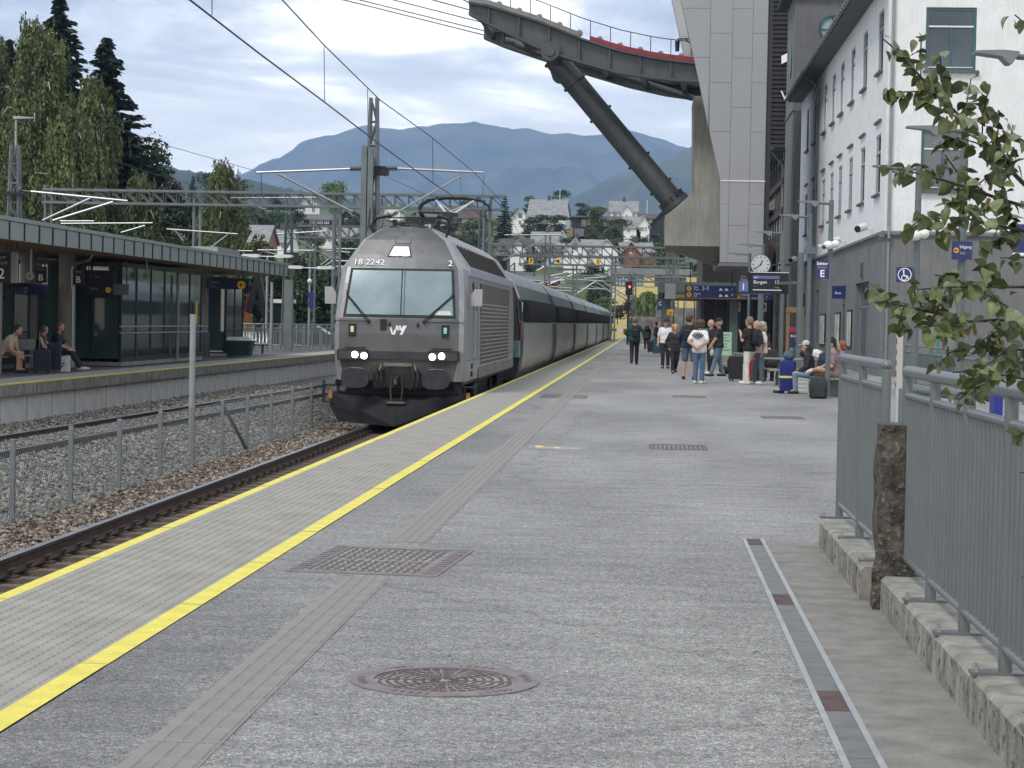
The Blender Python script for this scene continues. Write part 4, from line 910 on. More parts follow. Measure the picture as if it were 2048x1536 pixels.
P = PZ(382, 905, -.88); b = MB(); b.cyl((P.x, P.y, -.9), (P.x, P.y, 1.62), .055, n=10); b.build('marker_pole', M('pole_pale', (.27, .30, .31), .4, .4, .08, 4), smooth=True, label='tall pale grey pole without a head standing beside the chain link fence', cat='pole', loc=(P.x, P.y, -.9))
# ================================================================= STATION BUILDING
XW, YC, YE = 7.8, 70.7, 110.5
m_stucco = M('white_stucco', (.72, .73, .74), .85, 0, .05, 2, .8, 14, noise_detail=8, streak=.12)
m_base = M('grey_render', (.16, .16, .163), .85, 0, .10, 1.5, .25, 30, streak=.25)
m_teal = M('teal_window_frame', (.035, .10, .115), .45, 0, .08, 4)
m_wing = M('window_glass', (.06, .075, .09), .05, 0, .3, .5, spec=.9)
m_sill = M('slate_sill', (.10, .10, .10), .6, 0, .15, 5)
m_roofd = M('dark_roof_slate', (.07, .07, .075), .6, 0, .2, 4)
m_gut = M('gutter_zinc', (.25, .26, .26), .4, .5, .1, 4)
m_reveal = M('reveal_pale', (.36, .40, .40), .7, 0, .05, 3)
st = thing('station_building', 'white rendered three storey station building with a grey ground floor', 'station building', (XW+3, 90, 0))
winY = [73.05, 78.3, 82.9, 87.4, 91.4, 95.7, 101.3, 105.8]
def wall_with_holes(x, y0, y1, z0, z1, holes, depth, mat, name, par, axis='x'):
    # a wall in the plane axis = x with rectangular openings (a0, a1, b0, b1) and their reveals
    q = MB(); A = sorted({y0, y1, *[h[0] for h in holes], *[h[1] for h in holes]}); Bz = sorted({z0, z1, *[h[2] for h in holes], *[h[3] for h in holes]})
    P = (lambda a, z, d: (x+d, a, z)) if axis == 'x' else (lambda a, z, d: (a, x+d, z))
    for a0, a1 in zip(A, A[1:]):
        for z0_, z1_ in zip(Bz, Bz[1:]):
            am, zm = (a0+a1)/2, (z0_+z1_)/2
            if any(h[0] < am < h[1] and h[2] < zm < h[3] for h in holes): continue
            q.add([P(a0, z0_, 0), P(a1, z0_, 0), P(a1, z1_, 0), P(a0, z1_, 0)], [(0, 1, 2, 3)])
    for a0, a1, b0, b1 in holes:
        q.add([P(a0, b0, 0), P(a0, b1, 0), P(a0, b1, depth), P(a0, b0, depth)], [(0, 1, 2, 3)]); q.add([P(a1, b0, 0), P(a1, b1, 0), P(a1, b1, depth), P(a1, b0, depth)], [(0, 1, 2, 3)])
        q.add([P(a0, b0, 0), P(a1, b0, 0), P(a1, b0, depth), P(a0, b0, depth)], [(0, 1, 2, 3)]); q.add([P(a0, b1, 0), P(a1, b1, 0), P(a1, b1, depth), P(a0, b1, depth)], [(0, 1, 2, 3)])
    return q.build(name, mat, par)
def window(par, plane, a0, a1, z0, z1, d, axis='x', transom=.30, mull=True, fr=.07, mat=None):
    P = (lambda p0, p1, q0, q1, e0, e1: (plane+e0, plane+e1, p0, p1, q0, q1)) if axis == 'x' else (lambda p0, p1, q0, q1, e0, e1: (p0, p1, plane+e0, plane+e1, q0, q1))
    q = MB(); zt_ = z1-(z1-z0)*transom
    q.box(*P(a0, a0+fr, z0, z1, d-.06, d)); q.box(*P(a1-fr, a1, z0, z1, d-.06, d)); q.box(*P(a0+fr, a1-fr, z0, z0+fr, d-.06, d)); q.box(*P(a0+fr, a1-fr, z1-fr, z1, d-.06, d))
    q.box(*P(a0+fr, a1-fr, zt_-.035, zt_+.035, d-.065, d))
    if mull: q.box(*P((a0+a1)/2-.035, (a0+a1)/2+.035, z0+fr, zt_-.036, d-.062, d))
    w_ = q.build('window', mat or m_teal, par)
    am = (a0+a1)/2
    cells = [(a0+fr, am-.035, z0+fr, zt_-.035), (am+.035, a1-fr, z0+fr, zt_-.035), (a0+fr, a1-fr, zt_+.035, z1-fr)] if mull else [(a0+fr, a1-fr, z0+fr, zt_-.035), (a0+fr, a1-fr, zt_+.035, z1-fr)]
    for c in cells:
        q = MB(); q.box(*P(*c, d-.03, d-.015)); q.build('pane', m_wing, w_)
    return w_
hw = .82
gnd = []     # ground-floor openings on the platform side, from the photograph
for (ua, ub, vt, vb) in ((1713, 1741, 565, 745), (1687, 1694, 571, 700), (1655, 1660, 578, 690), (1634, 1640, 580, 690), (1607, 1612, 586, 690), (1596, 1600, 590, 690)):
    ya, yb_ = PX(ub, 600, XW).y, PX(ua, 600, XW).y; zt_ = PX((ua+ub)/2, vt, XW).z
    gnd.append((ya, yb_, .9 if vb < 720 else .12, min(zt_, 3.5)))
wall_with_holes(XW, YC, YE, 4.86, 14.2, [(y-hw, y+hw, z0, z1) for y in winY for z0, z1 in ((6.2, 8.25), (10.4, 12.5))], .10, m_stucco, "platform_wall_upper", st)
wall_with_holes(XW-.06, YC-.06, YE, 0, 4.62, gnd, .3, m_base, 'platform_wall_lower', st)
for y in winY:
    for z0, z1 in ((6.2, 8.25), (10.4, 12.5)):
        w_ = window(st, XW, y-hw+.001, y+hw-.001, z0, z1, .085, mull=False, fr=.07, mat=m_reveal)
        q = MB(); q.box(XW-.12, XW+.02, y-hw-.08, y+hw+.08, z0-.08, z0-.003); q.build('sill', m_sill, w_)
        if z0 < 7:
            q = MB(); q.box(XW-.09, XW-.003, y-hw-.10, y+hw+.10, z1+.40, z1+.47); q.build('lintel_ledge', m_sill, w_)
for i, (a0, a1, b0, b1) in enumerate(gnd):
    if i == 0: w_ = window(st, XW-.06, a0+.001, a1-.001, b0, b1, .26, transom=.28, mat=M('door_teal_grey', (.16, .21, .22), .5, 0, .06, 4))
    else: window(st, XW-.06, a0+.001, a1-.001, b0, b1, .10, transom=.3, mull=False, fr=.05, mat=M('ground_window_grey', (.10, .13, .135), .5, 0, .06, 4))
# gable end facing the camera
XR = 17.0
wall_with_holes(YC, XW, XR, 4.86, 19.0, [(9.02, 10.68, 10.2, 12.28), (8.96, 10.4, 6.22, 8.2)], .22, m_stucco, 'gable_wall_upper', st, 'y')
wall_with_holes(YC-.06, XW-.06, XR, 0, 4.62, [(8.9, 10.5, .12, 2.75)], .3, m_base, 'gable_wall_lower', st, 'y')
for (a0, a1, z0, z1) in ((9.02, 10.68, 10.2, 12.28), (8.96, 10.4, 6.22, 8.2)):
    w_ = window(st, YC, a0+.001, a1-.001, z0, z1, .1, 'y', .3, True, .10)
    q = MB(); q.box(a0-.08, a1+.1, YC-.14, YC+.02, z0-.09, z0-.003); q.build('sill', m_sill, w_)
    q = MB(); zt_ = z1-(z1-z0)*.3; q.box(a0+.1, a1-.1, YC+.015, YC+.03, zt_-.03, zt_+.02); q.box(a0+.1, a1-.1, YC+.015, YC+.03, z0+.09, z0+.115); q.build('weather_bar', m_white, w_)
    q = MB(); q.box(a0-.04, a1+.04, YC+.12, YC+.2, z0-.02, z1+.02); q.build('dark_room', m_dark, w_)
w_ = window(st, YC-.06, 8.901, 10.499, .12, 2.75, .26, 'y', .3, True, .1, M('teal_green_door', (.01, .19, .17), .45, 0, .05, 4))
# cornice (profiled band), corner downpipe, eave with gutter, roof
def cornice(path, name):
    prof = [(0, 4.62), (-.05, 4.62), (-.09, 4.70), (-.16, 4.72), (-.16, 4.80), (-.06, 4.86), (0, 4.86)]
    q = MB(); q.loft([[(XW+a, y, z) for a, z in prof] for y in (YC+.0, YE)]); q.build(name, m_base, st)
    q = MB(); q.loft([[(x, YC+a, z) for a, z in prof] for x in (XW, XR)]); q.build(name, m_base, st)
    q = MB(); q.prism([(XW-.16, YC), (XW-.0, YC), (XW, YC-.16), (XW-.16, YC-.16)], 'z', 4.63, 4.80); q.build(name, m_base, st)
cornice(None, 'cornice')
q = MB(); q.tube([(XW+.14, YC-.09, .1), (XW+.14, YC-.09, 4.5), (XW+.14, YC-.24, 4.62), (XW+.14, YC-.24, 4.85), (XW+.14, YC-.09, 5.0), (XW+.14, YC-.09, 15)], .055, 8); q.build('corner_downpipe', m_gut, st, True)
yd = 99.2; q = MB(); q.tube([(XW-.07, yd, 5.0), (XW-.07, yd, 12.6), (XW-.35, yd, 13.1), (XW-.62, yd, 13.2), (XW-.68, yd, 13.35)], .06, 8); q.build('downpipe', m_gut, st, True)
q = MB(); q.loft([[(XW-.72, y, 13.32), (XW+.0, y, 13.28), (XW+.02, y, 14.2), (XW-.2, y, 14.0), (XW-.72, y, 13.46)] for y in (YC-.1, YE+.1)]); q.build('eave', M('eave_grey', (.12, .12, .12), .7, 0, .1, 3), st)
q = MB()
q.loft([[(XW-.72+.09*math.cos(a)-.09, y, 13.44+.09*math.sin(a)) for a in np.linspace(math.pi, 2*math.pi, 9)]+[(XW-.72+.075*math.cos(a)-.09, y, 13.44+.075*math.sin(a)) for a in np.linspace(2*math.pi, math.pi, 9)] for y in (YC-.1, YE+.2)]); q.build('gutter', m_gut, st, True)
y = YC+.1
gb0 = None
while y < YE:
    if gb0 is None:
        q = MB(); q.box(XW-.91, XW-.71, y-.02, y+.02, 13.33, 13.46); gb0 = q.build('gutter_bracket', m_gut, st); ybase = y
    else: o = link(gb0.copy(), st); o.location.y += y-ybase
    y += .8
q = MB(); q.loft([[(XW-.74, y, 13.48), (XW-.1, y, 14.15), (XW+4.5, y, 18.5), (XW+4.5, y, 18.3), (XW+.1, y, 13.9)] for y in (YC-.2, YE)]); q.build('roof', m_roofd, st)
# poster frames and small fittings of the ground-floor wall
m_post = M('poster_print', (.55, .55, .48), .4, 0, .35, 3, streak=.3)
for (ua, ub, vt, vb) in ((1695, 1704, 620, 696), (1671, 1681, 625, 694), (1641, 1651, 628, 691), (1611, 1616, 630, 690)):
    ya, yb_ = PX(ub, 650, XW-.07).y, PX(ua, 650, XW-.07).y; za, zc = PX(ua, vb, XW-.07).z, PX(ua, vt, XW-.07).z
    q = MB(); q.box(XW-.11, XW-.062, ya, yb_, za, zc); pf = q.build('poster_frame', m_dark, st)
    L = yb_-ya
    for k in range(2):
        q = MB(); q.box(XW-.118, XW-.111, ya+L*(.06+.48*k), ya+L*(.44+.48*k), za+.08, zc-.08); q.build('poster', m_post, pf)
q = MB(); P = PX(1725, 540, XW-.07); q.box(XW-.10, XW-.062, P.y-.4, P.y+.4, P.z-.28, P.z+.28); vn = q.build('vent', m_base, st)
for k in range(6): q = MB(); q.box(XW-.12, XW-.101, P.y-.36, P.y+.36, P.z-.24+k*.09, P.z-.20+k*.09); q.build('vent_slat', m_dark, vn)
P = PX(1674, 583, XW-.4); t = thing('wall_sign', 'small blue sign sticking out from the grey station wall behind the lamp posts', 'sign', (XW-.07, P.y, P.z))
q = MB(); q.box(XW-.62, XW-.07, P.y-.03, P.y+.03, P.z-.28, P.z+.22); q.build('board', m_blue, t); text('Buss', .14, (XW-.36, P.y-.035, P.z-.1), m_txt, t)
for (u, v, lab) in ((1728, 456, 'white floodlight on the station cornice nearest to the corner'), (1676, 482, 'white floodlight on the station cornice right of the camera post'), (1590, 519, 'white floodlight at the far end of the station cornice')):
    P = PX(u, v, XW-.3); t = thing('floodlight', lab, 'floodlight', P, group='white floodlights along the station cornice')
    q = MB(); q.cyl(P+Vector((-.24, -.25, -.05)), P+Vector((.02, .15, .05)), .14, .14, n=12); q.build('housing', m_white, t, True); q = MB(); q.cyl(P+Vector((-.255, -.273, -.056)), P+Vector((-.245, -.257, -.052)), .12, n=12); q.build('lens', m_glass, t)
    q = MB(); q.tube([P+Vector((0, .1, 0)), P+Vector((.2, .12, -.02)), P+Vector((.28, .12, .02))], .025, 6); q.build('arm', m_white, t)
# ================================================================= GREY TOWER with round window
tw = thing('round_window_tower', 'grey rendered tower block with a round window rising behind the white station', 'tower', (10, 114, 0))
q = MB(); q.box(7.45, 14, 112, 118, 0, 19.2); q.build('wall', m_base, tw)
for z in (13.0,): q = MB(); q.box(7.40, 14, 111.95, 118, z, z+.12); q.build('ledge', m_base, tw)
for x in (7.62, 7.95): q = MB(); q.box(x, x+.14, 111.9, 112.0, 0, 13.0); q.build('pilaster', M('pilaster_grey', (.09, .09, .09), .8, 0, .1, 3), tw)
C_ = PY(1665, 57, 111.9); r_ = .70
def disc_ring(c, r0, r1, y0, y1, n=32):
    s_ = MB(); A = [(math.cos(2*math.pi*i/n), math.sin(2*math.pi*i/n)) for i in range(n)]
    s_.loft([[(c[0]+a*r, y, c[2]+b_*r) for a, b_ in A] for r, y in ((r1, y1), (r1, y0), (r0, y0), (r0, y1))], caps=False); return s_
rw = disc_ring(C_, r_-.09, r_, 111.84, 112.0).build('round_window', m_teal, tw)
q = MB(); q.cyl((C_[0], 111.95, C_[2]), (C_[0], 111.93, C_[2]), r_-.09, n=32); q.build('pane', M('bright_round_glass', (.25, .33, .38), .05, 0, .3, 1, spec=.9), rw)
q = MB(); q.box(C_[0]-.03, C_[0]+.03, 111.88, 111.925, C_[2]-r_+.1, C_[2]+r_-.1); q.box(C_[0]-r_+.1, C_[0]-.031, 111.88, 111.925, C_[2]-.08, C_[2]-.03); q.box(C_[0]+.031, C_[0]+r_-.1, 111.88, 111.925, C_[2]-.08, C_[2]-.03); q.build('glazing_bar', m_teal, rw)
q = MB(); q.loft([[(7.4+a, y, 15.6+1.05*math.sin(t_)) if False else (7.44, 114.5+.62*math.cos(t_), 15.9+.9*math.sin(t_)) for t_ in np.linspace(0, 2*math.pi, 20, endpoint=False) for a in (0,)] if True else [] for y in (0,)]+[[(7.40, 114.5+.62*math.cos(t_), 15.9+.9*math.sin(t_)) for t_ in np.linspace(0, 2*math.pi, 20, endpoint=False)]]); q.build('side_round_window', m_teal, tw)
q = MB(); q.box(6.95, 14.2, 111.6, 118.2, 19.2, 19.45); q.tube([(6.95, 111.6, 19.3), (6.95, 118.2, 19.3)], .1, 8); q.build('roof', m_roofd, tw)
# ================================================================= HALF-TIMBERED BUILDING
m_tim = M('dark_timber', (.05, .042, .035), .8, 0, .3, 6)
ht = thing('timbered_house', 'white half timbered building with two eaves behind the grey tower', 'building', (8.5, 126, 0))
q = MB(); q.box(7.55, 12, 118.3, 134, 0, 11.5); q.build('wall', m_stucco, ht)
for y in (118.5, 121, 123.5, 126, 128.5, 131, 133.6): q = MB(); q.box(7.44, 7.555, y-.14, y+.14, 4.6, 11.4); q.build('timber_post', m_tim, ht)
for z in (4.5, 7.9, 9.6): q = MB(); q.box(7.36, 7.549, 118.4, 134.1, z, z+.32); q.build('timber_beam', m_tim, ht)
for i, y in enumerate((119.8, 122.2, 124.8, 127.2, 129.8, 132.4)): q = MB(); q.bar((7.48, y-.9, 8.25), (7.48, y+.9, 9.55), .1, .16, (1, 0, 0)); q.build('timber_brace', m_tim, ht)
for i, y in enumerate((119.8, 122.2, 124.8, 127.2, 129.8, 132.4)):
    for z0, z1 in ((5.3, 7.0), (10.1, 11.0)): q = MB(); q.box(7.50, 7.548, y-.45, y+.45, z0, z1); q.build('window', m_wing, ht)
q = MB(); q.loft([[(6.75, y, 11.42), (7.56, y, 11.5), (12, y, 15.5), (12, y, 15.2), (7.5, y, 11.45)] for y in (117.6, 134.6)]); q.tube([(6.75, 117.5, 11.5), (6.75, 134.6, 11.5)], .1, 8); q.build('roof', m_roofd, ht)
q = MB(); q.tube([(6.8, 119, 11.4), (7.2, 119, 10.9), (7.42, 119, 10.6), (7.42, 119, 4.6)], .06, 7); q.build('downpipe', m_gut, ht, True)
q = MB(); q.loft([[(6.95, y, 8.5), (7.5, y, 8.6), (7.5, y, 9.3), (6.95, y, 8.65)] for y in (126.5, 134.8)]); q.build('lower_eave', m_gut, ht)
# ================================================================= CABLE CAR STATION
m_clad = M('pale_grey_cladding', (.30, .305, .32), .42, .25, .04, .6)
m_cladd = M('white_cladding', (.50, .51, .52), .5, .1, .05, .6)
m_cc = M('board_marked_concrete', (.27, .265, .235), .85, 0, .16, 1.0, .25, 20, streak=.35, noise_detail=8)
gs = thing('cable_car_station', 'tall grey panelled cable car station with a slanted edge on a concrete bracket', 'cable car station', (4, 99, 0))
YF = 95.0
eL = lambda z: 3.13-(z-8.13)*.238 if z > 8.13 else 3.13+(8.13-z)*.02
def fin(y0, y1, mat, name, dz=0):
    cols = [None, 2.55, 3.55, 4.45, 5.12]; zs = [4.44, 7.05, 8.1, 10.3, 12.5, 14.7, 16.9, 19.1, 21.3, 23.5]
    zs2 = [4.44, 6.1, 8.1, 11.4, 13.6, 15.8, 18.0, 20.2, 22.4, 23.5]
    for ci in range(4):
        zz_ = zs if ci % 2 else zs2
        for z0, z1 in zip(zz_, zz_[1:]):
            lo = lambda z: max(eL(z), cols[ci]) if ci else eL(z)
            hi = cols[ci+1]; g = .007
            p = [(lo(z0)+g, z0+g), (hi-g, z0+g), (hi-g, z1-g), (lo(z1)+g, z1-g)]
            if lo(z0) >= hi-.03 and lo(z1) >= hi-.03: continue
            if lo(z0) >= hi-.03: 
                zc = z0+(z1-z0)*((lo(z0)-hi)/(lo(z0)-lo(z1)+1e-9)); p = [(hi-g, zc), (hi-g, z1-g), (lo(z1)+g, z1-g)]
            q = MB(); q.prism(p, 'y', y0, y0+.06); q.build('cladding_panel', mat, gs)
    q = MB(); q.prism([(eL(4.44)+.01, 4.46), (5.14, 4.46), (5.14, 23.4), (eL(23.4)+.01, 23.4), (eL(8.13)+.01, 8.13)], 'y', y0+.05, y1); q.build(name, M('cladding_backing', (.20, .205, .215), .6, .1, .1, 1), gs)
fin(YF, YF+.8, m_clad, 'front_fin'); fin(104.2, 105, m_cladd, 'rear_fin')
q = MB(); q.box(3.15, 5.16, YF-.03, YF-.002, 8.08, 8.13); q.build('white_joint', m_white, gs)
q = MB(); q.prism([(5.15, 4.46), (5.35, 4.46), (5.35, 23.4), (5.15, 23.4)], 'y', YF+.1, 105); q.build('corner_return', M('dark_return', (.03, .032, .036), .5, .2, .1, 2), gs)
q = MB(); q.box(4.4, 5.14, YF+.81, 104.1, 4.9, 23); q.build('inner_body', M('cladding_backing'), gs)
q = MB(); q.box(3.2, 5.3, YF+.02, 104.9, 4.28, 4.44); q.build('soffit', M('soffit_grey', (.16, .165, .17), .6, .1, .1, 2), gs)
pp = [(1388, 190), (1388, 385), (1330, 432), (1330, 491), (1478, 548), (1478, 385), (1478, 190)]
pts = [PY(u, v, 97) for u, v in pp]; poly = [(p.x, p.z) for p in pts]
q = MB(); q.prism([(poly[0][0], poly[0][1]), poly[1], (poly[5][0]-.8, poly[1][1]), (poly[5][0]-.8, poly[0][1])], 'y', 97.4, 102.2); q.build('pier', m_cc, gs)
q = MB(); q.prism([(poly[1][0]+.002, poly[1][1]-.002), poly[2], poly[3], (poly[4][0], poly[3][1]), (poly[4][0], poly[1][1]-.002)], 'y', 97.0, 102.6); q.build('bracket', m_cc, gs)
FL_, FR_ = (poly[3][0], 97.0, poly[3][1]-.004), (poly[4][0]+.6, 97.0, poly[3][1]-.004); BR_ = tuple(PY(1500, 556, 102.6)); BL_ = (poly[3][0]+.1, 102.6, poly[3][1]-.004)
q = MB(); q.add([FL_, FR_, BR_, BL_, (FR_[0], 102.6, FR_[2])], [(0, 1, 2), (0, 2, 3), (1, 4, 2), (3, 2, 4)]); q.build('bracket_underside', m_cc, gs)
# launching arm: two curved girders and their deck
m_gird = M('girder_grey', (.070, .078, .082), .45, .25, .12, 1.5, streak=.35)
m_grey2 = M('girder_pale', (.20, .20, .19), .6, .1, .12, 2, streak=.3)
m_red = M('rail_red', (.22, .014, .024), .5, 0, .12, 3)
arm = thing('launching_arm', 'long dark steel cable car arm with red rails reaching out over the tracks', 'cable car arm', (-3, 99, 13))
def girder(px_top, px_bot, y, name, w_=.35):
    T_ = [PY(u, v, y) for u, v in px_top]; B_ = [PY(u, v, y) for u, v in px_bot]
    xs = np.linspace(max(T_[0].x, B_[0].x), min(T_[-1].x, B_[-1].x)+1.2, 26)
    tz_ = np.interp(xs, [p.x for p in T_], [p.z for p in T_]); bz_ = np.interp(xs, [p.x for p in B_], [p.z for p in B_])
    q = MB(); q.loft([[(x, y-.06, b_), (x, y+.06, b_), (x, y+.06, t_), (x, y-.06, t_)] for x, t_, b_ in zip(xs, tz_, bz_)]); g = q.build(name, m_gird, arm)
    for dz, arr, nm in ((0, tz_, 'top_flange'), (-.09, bz_, 'bottom_flange')):
        q = MB(); q.loft([[(x, y-w_, b_+dz), (x, y+w_, b_+dz), (x, y+w_, b_+dz+.09), (x, y-w_, b_+dz+.09)] for x, b_ in zip(xs, arr)]); q.build(nm, m_gird, g)
    for k in range(2, 25, 3):
        q = MB(); q.bar((xs[k], y-.16, bz_[k]), (xs[k], y-.16, tz_[k]), .06, .2, (0, 1, 0)); q.build('stiffener', m_gird, g)
    return xs, tz_, bz_
top = [(938, 10), (975, 15), (1080, 48), (1165, 82), (1240, 105), (1310, 120), (1390, 130)]
bot = [(938, 26), (975, 46), (1085, 98), (1165, 125), (1240, 145), (1310, 155), (1390, 162)]
xs, tz_, bz_ = girder(top, bot, 95.6, 'front_girder')
top2 = [(966, 60), (1010, 68), (1100, 102), (1180, 130), (1260, 152), (1330, 168), (1400, 176)]
bot2 = [(968, 74), (1010, 92), (1100, 122), (1180, 148), (1260, 172), (1330, 188), (1400, 198)]
xs2, tz2, bz2 = girder(top2, bot2, 104.0, 'rear_girder')
for (X_, Tz, y, x0, nm) in ((xs, tz_, 95.6, -3.3, 'red_rail'), (xs2, tz2, 104.0, -2.9, 'red_rail')):
    i = [k for k in range(len(X_)) if X_[k] > x0]
    for dy in (-.3, .3):
        q = MB(); q.loft([[(X_[k], y+dy-.05, Tz[k]+.10), (X_[k], y+dy+.05, Tz[k]+.10), (X_[k], y+dy+.05, Tz[k]+.30), (X_[k], y+dy-.05, Tz[k]+.30)] for k in i]); q.build(nm, m_red, arm)
    i = [k for k in range(len(X_)) if X_[k] <= x0]
    q = MB(); q.loft([[(X_[k], y-.4, Tz[k]+.09), (X_[k], y+.4, Tz[k]+.09), (X_[k], y+.4, Tz[k]+.30), (X_[k], y-.4, Tz[k]+.30)] for k in i]); q.build('cable_saddle', m_grey2, arm)
    for k in range(1, len(X_), 2):
        q = MB(); q.cyl((X_[k], y-.12, Tz[k]+.3), (X_[k], y+.12, Tz[k]+.3), .14, n=10); q.build('roller', m_grey2, arm)
for k in range(1, 26, 4):
    q = MB(); q.bar((xs[k], 95.7, bz_[k]+.25), (xs2[min(k, 25)], 103.9, bz2[k]+.25), .22, .3); q.build('cross_beam', m_gird, arm)
for (y, pts_) in ((96.6, [(1050, 90), (1160, 110), (1390, 160)]), (103, [(1010, 80), (1170, 118), (1390, 170)]), (102.4, [(1030, 88), (1100, 113), (1240, 150), (1385, 196)])):
    q = MB(); q.tube([PY(u, v, y) for u, v in pts_], .16, 10); q.build('walkway_pipe', m_gird, arm, True)
def catwalk(X_, Tz, y, n):
    hr = MB()
    for k in range(len(X_)-1): hr.cyl((X_[k], y, Tz[k]+1.1), (X_[k+1], y, Tz[k+1]+1.1), .022, n=5)
    for k in range(0, len(X_), n): hr.cyl((X_[k], y, Tz[k]), (X_[k], y, Tz[k]+1.1), .02, n=5)
    hr.build('handrail', m_dark, arm, kind=None)
catwalk(xs, tz_, 96.2, 2)
P = PY(1100, 103, 95.2); q = MB(); q.cyl((P.x, 95.1, P.z), (P.x, 95.55, P.z), .42, n=20); q.cyl((P.x, 95.0, P.z), (P.x, 95.1, P.z), .22, n=16); q.build('pivot_boss', m_gird, arm, True)
# strut
sb, s0 = PY(1350, 408, 98), PY(1110, 118, 98)
su = thing('strut', 'thick slanting dark grey steel strut between the concrete bracket and the cable car arm', 'strut', sb)
q = MB(); q.cyl(sb, s0, .53, n=28); q.build('tube', m_gird, su, True)
d = (s0-sb)
for f_, r_ in ((.83, .62), (.995, .60)): q = MB(); q.cyl(sb+d*f_, sb+d*(f_+.012), r_, n=28); q.build('collar', m_gird, su, True)
q = MB(); dn = d.normalized(); q.cyl(sb-dn*.1, sb+dn*.12, .72, n=24); q.build('foot_flange', m_gird, su)
for k in range(12):
    a = k*math.pi/6; ax = dn.cross(Vector((0, 1, 0))).normalized(); ay = dn.cross(ax); p_ = sb+ax*(.63*math.cos(a))+ay*(.63*math.sin(a))
    q = MB(); q.cyl(p_+dn*.12, p_+dn*.4, .035, n=6); q.build('bolt', m_dark, su)
for f_ in (.12, .3, .62): 
    for sg in (-1, 1): q = MB(); c_ = sb+d*f_+dn.cross(Vector((0, 1, 0))).normalized()*(.56*sg); q.sph(c_, .07, 8, 5); q.build('lifting_eye', m_dark, su, True)
q = MB(); q.cyl(s0+Vector((0, -2.6, .1)), s0+Vector((0, 5.8, -.1)), .4, n=18); q.build('pivot_axle', m_gird, su, True)
# cables leading away to the upper left, and the camera bracket on the rear fin
cb = thing('haul_cables', 'thin dark cable car cables leaving the tip of the steel arm to the upper left', 'cable', PY(940, 12, 95.6))
for (u0, v0, u1, v1, y) in ((940, 6, 860, -32, 95.6), (940, 20, 800, -18, 95.6), (970, 62, 720, 0, 104), (968, 70, 720, 8, 104), (985, 50, 700, -22, 104)):
    A, Bc = PY(u0, v0, y), PY(u1, v1, y); q = MB(); e = A+(Bc-A)*3.2; q.cyl(A, e, .028, n=6); q.build('cable', m_wire, cb)
P = PY(1355, 78, 103.6); t = thing('camera_bracket', 'small black camera bracket sticking out from the pale rear fin of the cable car station', 'camera', P)
q = MB(); q.bar(P, P+Vector((.9, .2, .05)), .06, .06); q.bar(P+Vector((.4, .1, 0)), P+Vector((.9, .2, -.4)), .05, .05); q.build('bracket_arm', m_dark, t); q = MB(); q.cyl(P+Vector((0, 0, -.1)), P+Vector((0, 0, -.6)), .13, .10, n=10); q.build('camera_head', m_dark, t, True)
# dark wooden wing with lettering
m_dwood = M('black_stained_wood', (.016, .014, .012), .8, 0, .4, 3, streak=.3)
dw = thing('dark_timber_wing', 'tall black stained timber wall with white lettering behind the cable car tower', 'building', (9, 141, 0))
q = MB(); q.box(6.6, 14, 140.1, 146, 0, 26); q.build('wall', m_dwood, dw)
z = .2; bp = None; n_ = 0
while z < 25:
    if bp is None: q = MB(); q.prism([(140.09, 0), (139.93, .02), (139.99, .25), (140.09, .25)], 'x', 6.6, 13.9); bp = q.build('board', M('black_stained_wood'), dw); bp.location.z += z; zb0 = bp.location.z-z; o = bp
    else: o = link(bp.copy(), dw); o.location.z = zb0+z; o.location.y += random.uniform(-.02, .02)
    z += .30; n_ += 1
P = PY(1561, 201, 139.8); text('Voss', .95, (P.x, 139.85, P.z), m_txt, dw, 'lettering', align='LEFT', ext=.02)
q = MB(); q.prism([(PY(u, v, 139.8).x, PY(u, v, 139.8).z) for u, v in ((1563, 128), (1563, 112), (1593, 97), (1593, 113))], 'y', 139.8, 139.9); q.build('white_emblem', m_txt, dw)
# dark glazed hall under the cable car station
hl = thing('glazed_hall', 'dark glazed entrance hall under the cable car station', 'hall', (5, 126, 0))
q = MB(); q.box(3.2, 7.3, 125, 139.8, 0, 6.4); q.build('wall', M('hall_dark', (.03, .026, .024), .4, .1, .3, 1), hl)
for i in range(6): q = MB(); x = 3.25+i*.72; q.box(x, x+.08, 124.9, 125.0, 0, 4.2); q.build('mullion', m_pole, hl)
for u in (1473, 1525):
    P = PY(u, 614, 124.9); q = MB(); q.box(P.x-.24, P.x+.24, 124.85, 124.98, P.z-.28, P.z+.28); sq = q.build('white_plate', m_white, hl); q = MB(); q.cyl((P.x, 124.84, P.z), (P.x, 124.85, P.z), .16, n=16); q.build('black_disc', m_black, sq)
m_log = M('weathered_log', (.17, .155, .13), .9, 0, .35, 3, .9, 20, streak=.6, noise_detail=8)
for k, u in enumerate((1549, 1558, 1567)):
    P = PY(u, 700, 100); b = MB(); rr = random.Random(k)
    b.loft([[(P.x+(.11+rr.uniform(-.015, .015))*math.cos(a), 100+(.11+rr.uniform(-.015, .015))*math.sin(a), z) for a in np.linspace(0, 6.28, 10, endpoint=False)] for z in np.linspace(0, 3.3, 14)])
    b.build('timber_post', m_log, label=['first', 'middle', 'last'][k]+' of three rough weathered timber posts beside the timber framed kiosk, counted from the left', cat='post', group='rough timber posts', loc=(P.x, 100, 0), smooth=True)
t = thing('timber_portal', 'light brown timber door frame standing against the grey wall behind the picnic table', 'timber portal', PY(1590, 720, 92))
A, Bc = PY(1573, 625, 92), PY(1606, 640, 92); m_pine = M('pine_timber', (.25, .16, .075), .7, 0, .15, 5)
for x in (A.x, Bc.x-.1): q = MB(); q.box(x, x+.14, 92, 92.15, 0, A.z); q.build('post', m_pine, t)
